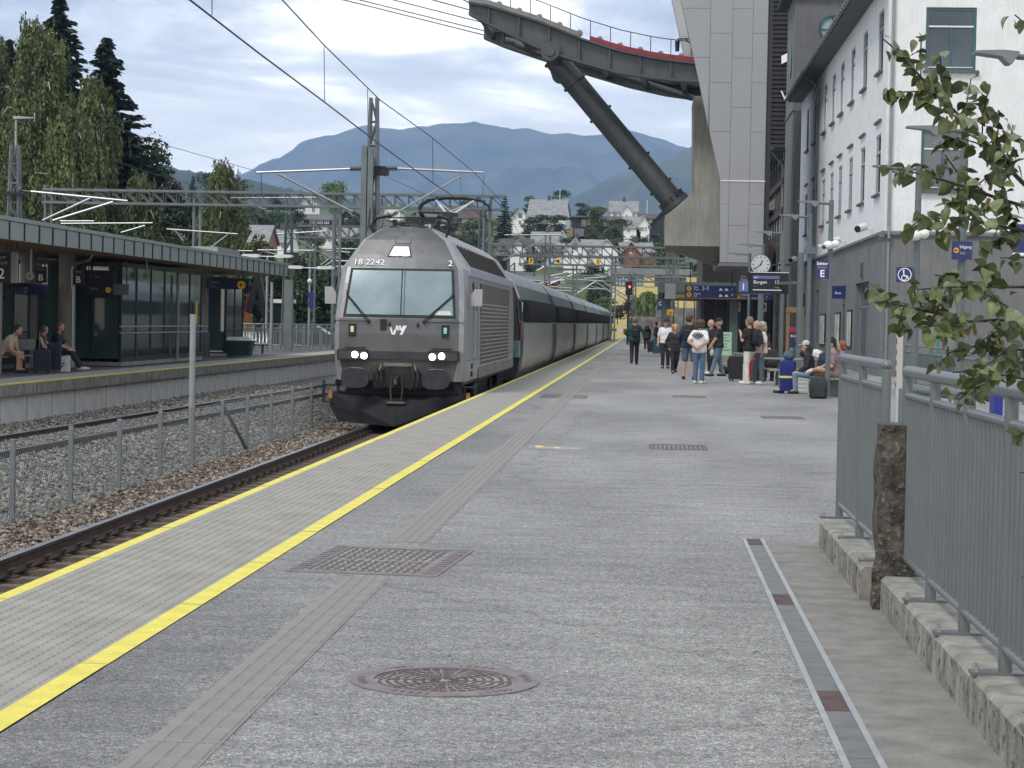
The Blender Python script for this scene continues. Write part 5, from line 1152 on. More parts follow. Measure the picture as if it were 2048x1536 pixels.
q = MB(); q.box(A.x, Bc.x+.04, 91.98, 92.17, A.z+.002, A.z+.24); q.build('beam', m_pine, t)
# ================================================================= FAR CANOPY with track sign
m_fcan = M('canopy_grey_green', (.10, .125, .12), .5, .1, .08, 2)
fc = thing('underpass_canopy', 'grey green flat canopy over the underpass stairs carrying the long blue track sign', 'canopy', (3, 122, 0))
A = PY(1317, 563, 120); Bc = PY(1478, 600, 120)
q = MB(); q.box(A.x+.35, 7, 120, 134, A.z-.62, A.z); q.build('fascia', m_fcan, fc)
q = MB(); q.prism([(120.0, A.z-.62), (121.5, A.z-.95), (134, A.z-.95), (134, A.z), (120.0, A.z)], 'x', A.x+.02, A.x+.345); q.build('end_face', M('canopy_edge', (.085, .11, .115), .5, .1, .1, 2), fc)
q = MB(); q.box(A.x+.36, 6.9, 120.05, 133.9, A.z-.92, A.z-.622); q.build('wood_underside', M('under_wood', (.22, .15, .06), .6, 0, .15, 3), fc)
for (x, y) in ((1.05, 121), (4.9, 121), (1.05, 131), (4.9, 131)): q = MB(); q.box(x-.2, x+.28, y, y+.4, 0, A.z-.92); q.build('column', m_fcan, fc)
for x in np.arange(1.6, 4.8, .65): q = MB(); q.box(x, x+.06, 132, 132.06, 0, A.z-.95); q.build('glazing_post', m_pole, fc)
q = MB(); q.box(2.4, 2.55, 124, 130, A.z+.5, A.z+.56); q.box(.9, 5, 128, 128.06, A.z+.45, A.z+.5); q.build('roof_rail', m_alu, fc)
def pxs(u0, v0, u1, v1, y, name, lab, mat, group, cat='sign', par=None):
    A_, B_ = PY(u0, v0, y), PY(u1, v1, y); c = Vector(((A_.x+B_.x)/2, y, (A_.z+B_.z)/2))
    t = thing(name, lab, cat, c, group=group); w_, h_ = abs(B_.x-A_.x), abs(A_.z-B_.z)
    q = MB(); q.bbox(c.x-w_/2, c.x+w_/2, y, y+.12, c.z-h_/2, c.z+h_/2, .01); q.build('board', mat, t); return t, c, w_, h_
GS = 'blue and black platform signs'
t, c, w_, h_ = pxs(1370, 570, 1474, 597, 110, 'track_sign', 'long blue sign with two yellow arrow discs reading Track 2-3 and Exit', m_blue, GS)
x = c.x-w_/2
for k, z in enumerate((c.z+h_*.24, c.z-h_*.25)): arrow(t, (x+.22, z), 109.99, .13, 'u')
text('Spor', .13, (x+.45, 109.985, c.z+h_*.29), m_txt, t, align='LEFT'); text('Track', .13, (x+.45, 109.985, c.z+h_*.10), m_txt, t, align='LEFT'); text('2-3', .28, (x+.88, 109.985, c.z+h_*.13), m_txt, t, align='LEFT')
text('Utgang', .13, (x+.45, 109.985, c.z-h_*.22), m_txt, t, align='LEFT'); text('Exit', .13, (x+.45, 109.985, c.z-h_*.42), m_txt, t, align='LEFT')
text('P', .2, (x+w_-.25, 109.985, c.z-h_*.36), m_txt, t); text('//', .14, (x+w_-.25, 109.985, c.z+h_*.15), m_txt, t)
q = MB()
for xx in (x+w_-.85, x+w_-.55):
    for z in (c.z+h_*.2, c.z-h_*.28): q.prism([(xx-.1, z-.07), (xx+.1, z-.07), (xx+.06, z+.02), (xx-.04, z+.07)], 'y', 109.98, 109.995)
q.build('pictograms', m_txt, t)
q = MB(); q.box(c.x-w_/2, c.x+w_/2, 109.985, 109.998, c.z-.012, c.z+.012); q.build('divider', M('divider_blue', (.06, .07, .2), .4, 0, .05, 4), t)
for sx in (-.4, .4): q = MB(); q.cyl((c.x+sx*w_, 110.06, c.z+h_/2), (c.x+sx*w_, 110.06, 6.2 if sx > 0 else 4.9), .03, n=6); q.build('hanger', m_dark, t)
q = MB(); q.cyl((c.x-.35, 110.06, 0), (c.x-.35, 110.06, c.z-h_/2), .04, n=8); q.build('pole', m_dark, t)
t, c, w_, h_ = pxs(1482, 588, 1546, 599, 112, 'exit_sign', 'low blue sign reading Exit city centre below the departure screen', m_blue, GS)
text('Utgang', .12, (c.x-w_*.48, 111.985, c.z+.05), m_txt, t, align='LEFT'); text('Exit city centre', .15, (c.x-w_*.48, 111.985, c.z-.11), M('lettering_amber', (.75, .45, .3), .5, 0, .02, 3), t, align='LEFT'); text('//', .15, (c.x+w_*.3, 111.985, c.z-.06), m_txt, t)
pxs(1330, 567, 1351, 598, 118.5, 'grey_panel', 'blank pale grey panel on the left end of the underpass canopy', M('panel_grey', (.24, .245, .25), .5, .1, .05, 3), None, 'panel')
t, c, w_, h_ = pxs(1334, 619, 1347, 631, 118.5, 'warning_sign', 'yellow warning sign on the dark canopy column', m_yellow, GS); text('stop', .14, (c.x, 118.48, c.z-.02), m_dark, t); text('track', .12, (c.x, 118.48, c.z-.14), m_dark, t)
t, c, w_, h_ = pxs(1315, 600, 1325, 620, 117, 'sector_sign', 'dark blue sector C sign at the left edge of the underpass canopy', m_blue, GS); text('C', .3, (c.x+.02, 116.98, c.z-.02), m_txt, t)
# ================================================================= LAMP POSTS, SCREENS, CLOCK
def lamp(label, u, vtop, y, uh0, group='platform lamp posts with flat heads', h2=None, base=True):
    top = PY(u, vtop, y); x = top.x; L = (u-uh0)/FPX*y
    t = thing('lamp_post', label, 'lamp post', (x, y, 0), group=group)
    q = MB(); q.cyl((x, y, 0), (x, y, top.z+.05), .062, .055, n=14); q.build('pole', m_pole, t, True)
    q = MB(); q.box(x-.15, x+.15, y-.15, y+.15, 0, .025); q.cyl((x, y, .025), (x, y, .09), .09, n=10)
    q.build('base_plate', m_pole, t)
    z = top.z-.03
    q = MB(); q.cyl((x-.05, y, z), (x-L*.38, y, z+.01), .03, n=8); q.build('arm', m_pole, t, True)
    q = MB(); prof = [(-.36, .03), (-.46, -.07), (-.52, -.07), (-.62, .0), (-1.0, .035), (-1.0, .055), (-.6, .065), (-.36, .05)]
    n = len(prof); q.loft([[(x+a*L, y-.12, z+c) for a, c in prof], [(x+a*L, y+.12, z+c) for a, c in prof]]); q.build('lamp_head', M('lamp_head_grey', (.17, .19, .20), .4, .3, .08, 3), t)
    return t, Vector((x, y, 0)), top.z
l1, b1, z1 = lamp('lamp post carrying the blue sector E sign and a white camera', 1663, 405, 48.4, 1597)
l2, b2, z2 = lamp('lamp post with a small grey box halfway up, behind the sector E lamp post', 1621, 432, 54.5, 1560)
l3, b3, z3 = lamp('lamp post in front of the departure screen', 1567, 465, 64.0, 1510)
l4, b4, z4 = lamp('lamp post crossing the round clock', 1527, 490, 74.5, 1478)
l5, b5, z5 = lamp('farthest lamp post of the row, left of the clock', 1500, 508, 83.5, 1457)
l6, b6, z6 = lamp('lamp post carrying the round wheelchair sign behind the birch leaves', 1838, 335, 37.5, 1747)
l7, b7, z7 = lamp('lamp post carrying the blue Exit arrow sign behind the birch leaves', 1930, 258, 29.7, 1815)
l8, b8, z8 = lamp('lamp post at the right picture edge, only its head in view', 2085, 110, 21.4, 1952)
def cam_on(par, b, z, name='camera'):
    q = MB(); q.cyl((b.x, b.y, z-.05), (b.x, b.y, z+.05), .075, n=12); q.bar((b.x-.08, b.y, z), (b.x-.28, b.y-.05, z-.02), .05, .05); cm = q.build('camera_mount', m_white, par)
    q = MB(); q.sph((b.x-.06, b.y-.14, z-.01), (.12, .12, .10), 12, 8); q.sph((b.x+.1, b.y-.08, z+.02), (.1, .1, .09), 12, 8); q.build('camera', m_white, cm, True)
    q = MB(); q.sph((b.x-.16, b.y-.18, z-.05), .055, 10, 6); q.build('lens', m_glass, cm, True)
cam_on(l1, b1, PY(1663, 490, b1.y).z); cam_on(l6, b6, PY(1838, 470, b6.y).z)
q = MB(); z = PY(1623, 500, b2.y).z; q.box(b2.x-.14, b2.x+.14, b2.y-.13, b2.y+.13, z-.1, z+.08); q.build('junction_box', m_pole, l2)
q = MB(); z = PY(1608, 560, b2.y).z
def psign(par, u0, v0, u1, v1, y, name, lab, cat='sign', mat=None, skew=0):
    A_, B_ = PY(u0, v0, y), PY(u1, v1, y); c = Vector(((A_.x+B_.x)/2, y, (A_.z+B_.z)/2)); w_, h_ = abs(B_.x-A_.x), abs(A_.z-B_.z)
    t = thing(name, lab, cat, c, skew, group=GS); q = MB(); q.bbox(-w_/2, w_/2, -.02, .02, -h_/2, h_/2, .006)
    q.v = [(a+c.x, b_+c.y, d+c.z) for a, b_, d in q.v]; q.build('board', mat or m_blue, t); return t, c, w_, h_
t, c, w_, h_ = psign(None, 1632, 521, 1657, 557, b1.y-.05, 'sector_sign', 'small blue sector E sign on the lamp post')
text('Sektor', .095, (c.x, c.y-.025, c.z+.105), m_txt, t, bold=.002); text('Sector', .085, (c.x, c.y-.025, c.z+.025), M('lettering_tan', (.42, .34, .25), .5, 0, .02, 3), t); text('E', .22, (c.x, c.y-.025, c.z-.165), m_txt, t, bold=.004)
for k in (-.1, .12): q = MB(); q.cyl((b1.x-.1, b1.y, c.z+k), (b1.x+.075, b1.y, c.z+k), .015, n=6); q.build('sign_clamp', m_alu, t)
t, c, w_, h_ = psign(None, 1793, 534, 1825, 565, b6.y-.08, 'wheelchair_sign', 'square blue wheelchair ramp sign with a white ring behind the leaves')
s_ = MB(); A_ = [(math.cos(2*math.pi*i/28), math.sin(2*math.pi*i/28)) for i in range(28)]; r_ = w_*.42
s_.loft([[(c.x+a*r, c.y-.026, c.z+b_*r) for a, b_ in A_] for r in (r_, r_-.014)], caps=False); s_.build('white_ring', m_txt, t)
s_ = MB(); s_.cyl((c.x-.02, c.y-.026, c.z+.07), (c.x-.02, c.y-.024, c.z+.07), .018, n=10); s_.bar((c.x-.02, c.y-.026, c.z+.05), (c.x-.01, c.y-.026, c.z-.02), .02, .004, (0, 1, 0)); s_.bar((c.x-.01, c.y-.026, c.z-.02), (c.x+.045, c.y-.026, c.z-.02), .02, .004, (0, 1, 0)); s_.bar((c.x+.045, c.y-.026, c.z-.02), (c.x+.07, c.y-.026, c.z-.07), .02, .004, (0, 1, 0))
s_.loft([[(c.x-.01+a*r, c.y-.027, c.z-.055+b_*r) for a, b_ in A_] for r in (.05, .036)], caps=False); s_.build('wheelchair_symbol', m_txt, t)
t, c, w_, h_ = psign(None, 1903, 482, 1945, 520, b7.y-.09, 'exit_arrow_sign', 'turned blue Exit sign with a yellow arrow disc on the lamp post behind the leaves', skew=R(24))
t.rotation_euler = (0, 0, R(14)); 
q = MB(); q.cyl((c.x-.095, c.y-.024, c.z-.0), (c.x-.095, c.y-.03, c.z), .038, n=18); q.build('arrow_disc', m_yellow, t)
q = MB(); q.bar((c.x-.115, c.y-.032, c.z), (c.x-.072, c.y-.032, c.z), .010, .003, (0, 1, 0)); q.bar((c.x-.118, c.y-.032, c.z), (c.x-.098, c.y-.032, c.z+.02), .009, .003, (0, 1, 0)); q.bar((c.x-.118, c.y-.032, c.z), (c.x-.098, c.y-.032, c.z-.02), .009, .003, (0, 1, 0)); q.build('arrow', m_dark, t)
text('Utgang', .062, (c.x-.045, c.y-.026, c.z+.03), m_txt, t, align='LEFT'); text('Exit', .055, (c.x-.045, c.y-.026, c.z-.055), M('lettering_tan'), t, align='LEFT')
t, c, w_, h_ = psign(None, 2026, 448, 2075, 510, 24, 'big_blue_sign', 'large blue sign cut by the right picture edge behind the birch leaves')
q = MB(); q.box(c.x-w_/2, c.x+w_/2, c.y-.03, c.y-.021, c.z-h_/2-.01, c.z-h_/2+.02); q.build('white_rim', m_txt, t); q = MB(); q.cyl((c.x+.1, 24.05, 0), (c.x+.1, 24.05, c.z), .04, n=8); q.build('pole', m_pole, t)
# headless pole, departure screen, track number screen, clock
P = PY(1602, 505, 60); q = MB(); q.cyl((P.x, 60, 0), (P.x, 60, P.z), .085, n=14); q.build('sign_pole', m_pole, smooth=True, label='thick dark headless pole just right of the departure screen', cat='pole', loc=(P.x, 60, 0))
yD = 62.0; A_, B_ = PY(1501, 545, yD), PY(1577, 588, yD); c = (A_+B_)/2
t = thing('departure_screen', 'black departure screen listing Bergen hanging above the waiting travellers', 'screen', (c.x, yD, c.z))
q = MB(); q.bbox(A_.x, B_.x, yD, yD+.22, B_.z, A_.z, .01); q.build('housing', m_sblk, t)
q = MB(); q.box(A_.x, B_.x, yD-.01, yD+.23, A_.z+.003, A_.z+.02); q.build('top_edge', m_white, t)
m_scr = M('screen_text', (.3, .32, .4), .4, 0, .02, 3, emit=((.35, .38, .5), .35)); m_scrd = M('screen_band', (.05, .06, .14), .4, 0, .05, 3, emit=((.05, .06, .16), .5))
q = MB(); q.box(A_.x+.08, A_.x+.85, yD-.006, yD-.002, A_.z-.18, A_.z-.09); q.build('header_band', m_scrd, t)
q = MB(); q.box(A_.x+.08, B_.x-.2, yD-.006, yD-.002, B_.z+.09, B_.z+.12); q.build('footer_band', m_scr, t)
text('R40', .07, (A_.x+.1, yD-.01, A_.z-.165), m_scr, t, align='LEFT', bold=.001); text('Bergen', .14, (A_.x+.09, yD-.01, A_.z-.32), m_scr, t, align='LEFT', bold=.002); text('12:', .14, (B_.x-.42, yD-.01, A_.z-.32), m_scr, t, align='LEFT', bold=.002); text('Dale', .07, (A_.x+.09, yD-.01, A_.z-.42), m_scrd, t, align='LEFT'); text('7 min', .07, (B_.x-.42, yD-.01, A_.z-.45), M('screen_amber', (.3, .25, .1), .4, 0, .02, 3, emit=((.4, .3, .1), .25)), t, align='LEFT')
A2, B2 = PY(1474, 543, yD), PY(1500, 587, yD); t2 = thing('track_number_screen', 'black screen panel showing track number 1 beside the departure screen', 'screen', ((A2.x+B2.x)/2, yD, (A2.z+B2.z)/2))
q = MB(); q.bbox(A2.x, B2.x-.005, yD, yD+.2, B2.z, A2.z, .01); q.build('housing', m_sblk, t2)
q = MB(); q.box(A2.x+.06, B2.x-.06, yD-.006, yD-.002, B2.z+.05, B2.z+.37); q.build('blue_field', m_scrd, t2)
text('Spor', .085, ((A2.x+B2.x)/2, yD-.01, A2.z-.17), m_dim, t2); text('Track', .085, ((A2.x+B2.x)/2, yD-.01, A2.z-.26), M('lettering_tan'), t2); text('1', .26, ((A2.x+B2.x)/2, yD-.012, B2.z+.11), m_txt, t2, bold=.004)
q = MB(); q.bar((B_.x-.3, yD+.1, c.z), (PY(1602, 505, 60).x, 60.1, c.z), .08, .08); q.build('wall_arm', m_pole, t)
P = PY(1521, 529, 70); t = thing('platform_clock', 'round white station clock with black hands above the departure screen', 'clock', P); r_ = 20*70/FPX
q = MB(); q.cyl(P+Vector((0, -.10, 0)), P+Vector((0, .10, 0)), r_, n=36); q.build('case', m_dark, t, True); q = MB(); q.cyl(P+Vector((0, -.115, 0)), P+Vector((0, -.101, 0)), r_*.95, n=36); q.build('dial', M('clock_dial', (.46, .47, .48), .4, 0, .02, 3), t)
q = MB()
for k in range(12):
    a = k*math.pi/6; rr_ = (.68 if k % 3 else .62); q.bar(P+Vector((r_*rr_*math.sin(a), -.12, r_*rr_*math.cos(a))), P+Vector((r_*.86*math.sin(a), -.12, r_*.86*math.cos(a))), .022, .006, (0, 1, 0))
q.build('hour_marks', m_dark, t, kind='stuff')
for a, L, w_ in ((232, .78, .022), (20, .45, .03)): q = MB(); q.bar(P+Vector((-.12*r_*math.sin(R(a)), -.127, -.12*r_*math.cos(R(a)))), P+Vector((L*r_*math.sin(R(a)), -.127, L*r_*math.cos(R(a)))), w_, .006, (0, 1, 0)); q.build('hand', m_dark, t)
q = MB(); q.cyl(P+Vector((0, 0, -r_)), (P.x, 70, 0), .06, n=10); q.build('pole', m_pole, t)
q = MB(); q.bar(P+Vector((r_*.95, 0, 0)), P+Vector((1.0, 0, 0)), .06, .06); q.build('side_arm', m_dark, t)
# striped height post and barrier tube behind the railing
P = PY(1794, 760, 58); t = thing('striped_post', 'narrow yellow and black striped marker post behind the railing gap', 'marker post', (P.x, 58, 0)); z0_, zt_ = 0, PY(1795, 645, 58).z
for k in range(12): q = MB(); z = z0_+(zt_-z0_)*k/12; q.prism([(P.x-.04, z), (P.x+.04, z+.08), (P.x+.04, z+.08+(zt_-z0_)/12-.004), (P.x-.04, z+(zt_-z0_)/12-.004)], 'y', 58, 58.03); q.build('band', m_yellow if k % 2 else m_dark, t)
P = PY(1801, 670, 24); q = MB(); q.box(P.x-.03, P.x+.03, 24, 24.06, 0, P.z+.02); q.build('white_post', M('post_dull_white', (.42, .42, .40), .5, 0, .08, 4), label='square dull white post standing between the two railings', cat='post', loc=(P.x, 24, 0))
P = PY(1806, 777, 22); P2 = PY(1925, 792, 22); t = thing('barrier_tube', 'horizontal grey barrier tube behind the near railing', 'barrier', P)
q = MB(); q.cyl(P, P2+Vector((.1, 0, 0)), .055, n=12); q.build('tube', m_railg, t, True)
for p_ in (P, P2): q = MB(); q.cyl((p_.x, 22, 0), (p_.x, 22, p_.z), .045, n=10); q.build('leg', m_railg, t, True)
P = PY(2000, 800, 20); q = MB(); q.bbox(P.x-.05, P.x+.03, 20, 20.3, 0, 1.15); q.build('blue_cabinet', M('cabinet_blue', (.01, .02, .22), .4, 0, .05, 3), label='blue cabinet half hidden by the near railing and the leaves', cat='cabinet', loc=(P.x, 20, 0))
# second railing by the gable wall
t = thing('ramp_railing', 'grey tubular ramp railing in front of the teal door of the gable wall', 'railing', (9, 60, 0))
A_, B_ = PY(1812, 690, 56), PY(2050, 715, 46)
for k in range(5):
    p_ = A_+(B_-A_)*k/4; q = MB(); q.cyl((p_.x, p_.y, 0), (p_.x, p_.y, p_.z), .04, n=8); q.build('post', m_railg, t)
for dz in (0, -.17, -.95): q = MB(); q.cyl(A_+Vector((0, 0, dz)), B_+Vector((0, 0, dz)), .032, n=8); q.build('rail', m_railg, t)
for k in range(60):
    p_ = A_+(B_-A_)*(k+.5)/60; q = MB(); q.cyl((p_.x, p_.y, p_.z-.95), (p_.x, p_.y, p_.z-.17), .012, n=5, caps=False); q.build('baluster', m_railg, t)
# ================================================================= OVERHEAD LINE
m_mast = M('mast_grey_green', (.155, .175, .175), .5, .4, .12, 2)
def lattice(q, x, y, z0, z1, w0, w1, n, r=.045):
    for sx in (-1, 1):
        for sy in (-1, 1): q.cyl((x+sx*w0, y+sy*w0, z0), (x+sx*w1, y+sy*w1, z1), r, n=4)
    for k in range(n):
        a, c = k/n, (k+1)/n; wa, wc = w0+(w1-w0)*a, w0+(w1-w0)*c; za, zc = z0+(z1-z0)*a, z0+(z1-z0)*c; s_ = 1 if k % 2 else -1
        for sy in (-1, 1): q.cyl((x-s_*wa, y+sy*wa, za), (x+s_*wc, y+sy*wc, zc), r*.5, n=4); q.cyl((x-wa, y+sy*wa, za), (x+wa, y+sy*wa, za), r*.5, n=4)
        for sx in (-1, 1): q.cyl((x+sx*wa, y-s_*wa, za), (x+sx*wc, y+s_*wc, zc), r*.5, n=4)
def tubes(par, items, name='cantilever_tube', r=.034, mat=None):
    for u0, v0, u1, v1, y in items:
        q = MB(); q.cyl(PY(u0, v0, y), PY(u1, v1, y), r*max(1, y/90)**.5, n=7); q.build(name, mat or m_alu, par, True)
m0 = thing('catenary_mast', 'tall lattice catenary mast behind the locomotive with brackets reaching to both sides', 'catenary mast', (-8.0, 61, -1), group='overhead line masts')
q = MB(); P = PY(755, 196, 61); lattice(q, P.x-.1, 61, -1, P.z, .26, .09, 13, .05); q.build('lattice_mast', m_mast, m0)
q = MB(); P = PY(737, 292, 60.4); q.box(P.x-.19, P.x-.03, 60.3, 60.55, -1, P.z); q.box(P.x+.0, P.x+.15, 60.3, 60.55, -1, P.z-.05); q.build('steel_column', m_mast, m0)
q = MB(); P = PY(752, 340, 61); q.box(P.x-.3, P.x+.35, 60.7, 61.3, P.z-.14, P.z+.02); q.box(P.x-.25, P.x+.3, 60.75, 61.25, P.z+.03, P.z+.1); q.build('bracket_head', m_dark, m0)
tubes(m0, [(512, 345, 700, 338, 61), (795, 337, 968, 345, 61), (555, 347, 705, 424, 61), (926, 350, 795, 424, 61)])
for (u0, v0, u1, v1) in ((700, 338, 726, 337), (766, 337, 795, 337), (705, 424, 728, 436), (795, 424, 775, 436)):
    A_, B_ = PY(u0, v0, 61), PY(u1, v1, 61); q = MB(); q.cyl(A_, B_, .03, n=8)
    for k in range(7): p_ = A_+(B_-A_)*(k+.5)/7; d_ = (B_-A_)*.03; q.cyl(p_-d_, p_+d_, .075, n=10)
    q.build('insulator', M('insulator_brown', (.06, .05, .05), .25, 0, .2, 4), m0)
def gantry(lab, y, u0, u1, vt, vb, posts, zg=-1, dz=.0, n=24):
    t = thing('gantry', lab, 'gantry', (PY(u0, vt, y).x, y, zg), group='overhead line gantries')
    um = (u0+u1)/2; zt_, zb_ = PY(um, vt, y).z, PY(um, vb, y).z; x0, x1 = PY(u0, vt, y).x, PY(u1, vt, y).x
    q = MB(); r_ = .05*max(1, y/110)**.5
    for z in (zt_, zb_):
        for yy in (-.3, .3): q.bar((x0, y+yy, z), (x1, y+yy, z), r_*2.4, r_*2.4)
    for k in range(n):
        a, c = x0+(x1-x0)*k/n, x0+(x1-x0)*(k+1)/n
        for yy in (-.3, .3): q.cyl((a, y+yy, zt_), (c, y+yy, zb_), r_*.6, n=4); q.cyl((a, y+yy, zb_), (a, y+yy, zt_), r_*.5, n=4)
    q.build('truss_beam', m_mast, t)
    for up, vtop in posts:
        p_ = PY(up, vtop, y); q = MB()
        for s_ in (-1, 1): q.box(p_.x+s_*.17-.06, p_.x+s_*.17+.06, y-.12, y+.12, zg, p_.z)
        for k in range(10): q.bar((p_.x-.12, y, zg+(p_.z-zg)*k/10), (p_.x+.12, y, zg+(p_.z-zg)*(k+.9)/10), .04, .05, (0, 1, 0))
        q.build('post', m_mast, t)
    return t
g1 = gantry('long truss gantry spanning the tracks in front of the big birches', 110, 88, 1010, 386, 412, [(98, 371), (395, 386), (675, 388), (975, 400)], n=34)
tubes(g1, [(460, 396, 632, 395, 110), (485, 402, 530, 419, 110), (120, 442, 188, 442, 108), (122, 447, 305, 446, 108), (242, 465, 290, 451, 108), (333, 458, 475, 468, 108), (419, 497, 456, 469, 108), (350, 461, 367, 482, 108), (418, 500, 505, 502, 130)])
mL = thing('catenary_mast', 'lattice catenary mast with a flat lamp on its top above the left canopy', 'catenary mast', (PY(33, 290, 84).x, 84, -1), group='overhead line masts')
q = MB(); P = PY(33, 290, 84); lattice(q, P.x-.05, 84, -1, P.z, .36, .14, 12, .055); q.build('lattice_mast', m_mast, mL)
q = MB(); P2 = PY(35, 236, 84); q.cyl((P.x-.03, 84, P.z-.3), (P.x-.03, 84, P2.z), .05, n=8); q.build('lamp_pole', m_alu, mL)
q = MB(); q.loft([[(P.x-.1, 83.8, P2.z-.06), (P.x+.75, 83.8, P2.z-.02), (P.x+.75, 83.8, P2.z+.02), (P.x-.1, 83.8, P2.z+.07)], [(P.x-.1, 84.2, P2.z-.06), (P.x+.75, 84.2, P2.z-.02), (P.x+.75, 84.2, P2.z+.02), (P.x-.1, 84.2, P2.z+.07)]]); q.build('lamp_head', m_alu, mL)
q = MB(); z = PY(33, 386, 84).z; q.box(P.x-.42, P.x+.42, 83.6, 84.4, z-.08, z+.04); q.build('bracket_head', m_dark, mL)
tubes(mL, [(62, 383, 255, 402, 84), (85, 441, 182, 396, 84), (106, 441, 226, 404, 84)], r=.05)
A_, B_ = PY(38, 381, 84), PY(62, 383, 84); q = MB(); q.cyl(A_, B_, .035, n=8); q.build('insulator', M('insulator_brown'), mL)
m1 = thing('catenary_mast', 'slim lattice mast behind the far end of the left canopy', 'catenary mast', (PY(578, 440, 112).x, 112, -1), group='overhead line masts')
q = MB(); P = PY(578, 425, 112); lattice(q, P.x, 112, -1, P.z, .30, .14, 12, .05); q.build('lattice_mast', m_mast, m1); tubes(m1, [(553, 468, 652, 462, 112), (577, 470, 662, 517, 112), (515, 500, 628, 501, 118), (533, 504, 562, 511, 118)])
q = MB(); P = PY(586, 514, 111); q.box(P.x-.3, P.x+.3, 110.9, 111, P.z-.25, P.z+.25); q.build('black_plate', m_dark, m1)
m2 = gantry('short gantry with two posts seen left of the locomotive roof', 140, 596, 760, 453, 476, [(626, 440), (676, 410)], n=8)
tubes(m2, [(645, 497, 715, 498, 140), (652, 501, 700, 505, 140), (642, 530, 672, 507, 140), (650, 532, 682, 510, 140), (662, 522, 700, 522, 140), (658, 533, 690, 533, 140)], r=.04)
g2 = gantry('truss gantry over the coaches, nearest one right of the pantograph', 150, 985, 1345, 493, 513, [(1096, 470), (1345, 500)], n=18)
tubes(g2, [(1009, 470, 1124, 470, 145), (1095, 474, 1007, 521, 145), (1047, 505, 1148, 504, 150), (1074, 541, 1124, 515, 150), (990, 509, 1030, 503, 150), (1105, 508, 1160, 518, 150)])
g3 = gantry('truss gantry carrying the yellow boards 7, 4 and 1', 185, 1040, 1380, 515, 531, [(1150, 528), (1228, 515)], n=20)
for u, v, s_ in ((1062, 522, '7'), (1116, 522, '4'), (1196, 524, '1')):
    P = PY(u, v, 184); t = thing('number_board', {'7': 'leftmost yellow gantry board, with the black figure seven', '4': 'middle yellow gantry board, with the black figure four', '1': 'rightmost yellow gantry board, with the black figure one'}[s_], 'sign', P, group='yellow number boards on the gantry')
    q = MB(); q.box(P.x-.2, P.x+.2, 184, 184.08, P.z-.26, P.z+.26); q.build('board', m_yellow, t); text(s_, .5, (P.x, 183.98, P.z-.18), m_dark, t, bold=.01)
tubes(g3, [(1083, 540, 1177, 540, 185), (1095, 570, 1161, 542, 185), (1112, 537, 1160, 539, 185), (1100, 552, 1135, 545, 185), (1110, 556, 1150, 552, 185)])
g4 = gantry('far truss gantry in front of the yellow building', 225, 1130, 1400, 553, 563, [(1264, 540), (1150, 555), (1330, 550)], n=18)
tubes(g4, [(1132, 558, 1206, 562, 215), (1168, 557, 1212, 554, 215), (1188, 550, 1213, 554, 215), (1150, 590, 1192, 562, 215), (1190, 562, 1226, 588, 215), (1098, 573, 1148, 577, 215), (1120, 566, 1200, 568, 225), (1205, 563, 1262, 598, 215), (1205, 570, 1248, 572, 225), (1180, 572, 1240, 586, 225), (1220, 580, 1262, 604, 215), (1110, 580, 1165, 583, 225), (1210, 566, 1255, 574, 225), (1225, 590, 1262, 575, 225), (1160, 577, 1215, 578, 225), (1060, 560, 1110, 566, 200), (1070, 568, 1130, 560, 200)], r=.04)
for u, vt_, y, lab in ((1340, 505, 190, 'thin lattice mast left of the concrete bracket'), (1352, 510, 205, 'thin lattice mast close under the concrete bracket'), (1023, 525, 170, 'slim lattice mast rising behind the first coach'), (970, 415, 118, 'lattice mast rising above the locomotive rear roof')):
    P = PY(u, vt_, y); t = thing('catenary_mast', lab, 'catenary mast', (P.x, y, -1), group='overhead line masts'); q = MB(); lattice(q, P.x, y, -1, P.z, .35, .25, 14, .06); q.build('lattice_mast', m_mast, t)
# wires
wr = thing('contact_wires', 'thin black overhead contact and catenary wires running above the tracks', 'overhead wire', (-5.2, 40, 5))
def wire(pts, r=.011, name='wire', sag=0): q = MB(); q.tube(pts, r, 5); q.build(name, m_wire, wr)
xa = -5.0
c1 = [PX(u, v, x_) for u, v, x_ in ((380, 0, -5.1), (520, 108, -5.1), (650, 205, -5.1), (760, 289, -5.05), (866, 366, -4.95))]
wire(c1+[PY(900, 388, 61)+Vector((0, 3, 0)), (-5.3, 110, 4.85), (-5.3, 170, 4.85)], .012)
wire([c1[0]+(c1[0]-c1[1])*1.5, c1[0]], .012)
c2 = [PX(u, v, x_) for u, v, x_ in ((565, 0, -5.0), (648, 90, -5.0), (760, 200, -4.9), (860, 272, -4.85))]
wire(c2+[PY(946, 343, 61)], .010); wire([c2[0]+(c2[0]-c2[1])*1.5, c2[0]], .010); wire([PY(946, 343, 61), PY(1000, 400, 75), PY(1040, 470, 110)], .010)
for (u0, v0, u1, v1) in ((648, 90, 649, 204), (424, -60, 424, 30), (865, 275, 866, 366), (735, 178, 736, 270)): wire([PX(u0, v0, -5.0), PX(u1, v1, -5.1)], .006, 'dropper')
wire([PY(968, 350, 61), PY(965, 392, 61)], .008, 'dropper'); wire([PY(920, 345, 61), PY(922, 385, 61)], .006, 'dropper'); wire([PY(522, 348, 61), PY(524, 388, 61)], .012, 'dropper')
wire([PY(0, 172, 44), PY(150, 226, 48), PY(330, 290, 54), PY(512, 342, 61)], .008); wire([PY(0, 250, 44), PY(140, 293, 50), PY(300, 345, 58), PY(400, 375, 64), PY(470, 420, 80)], .008)
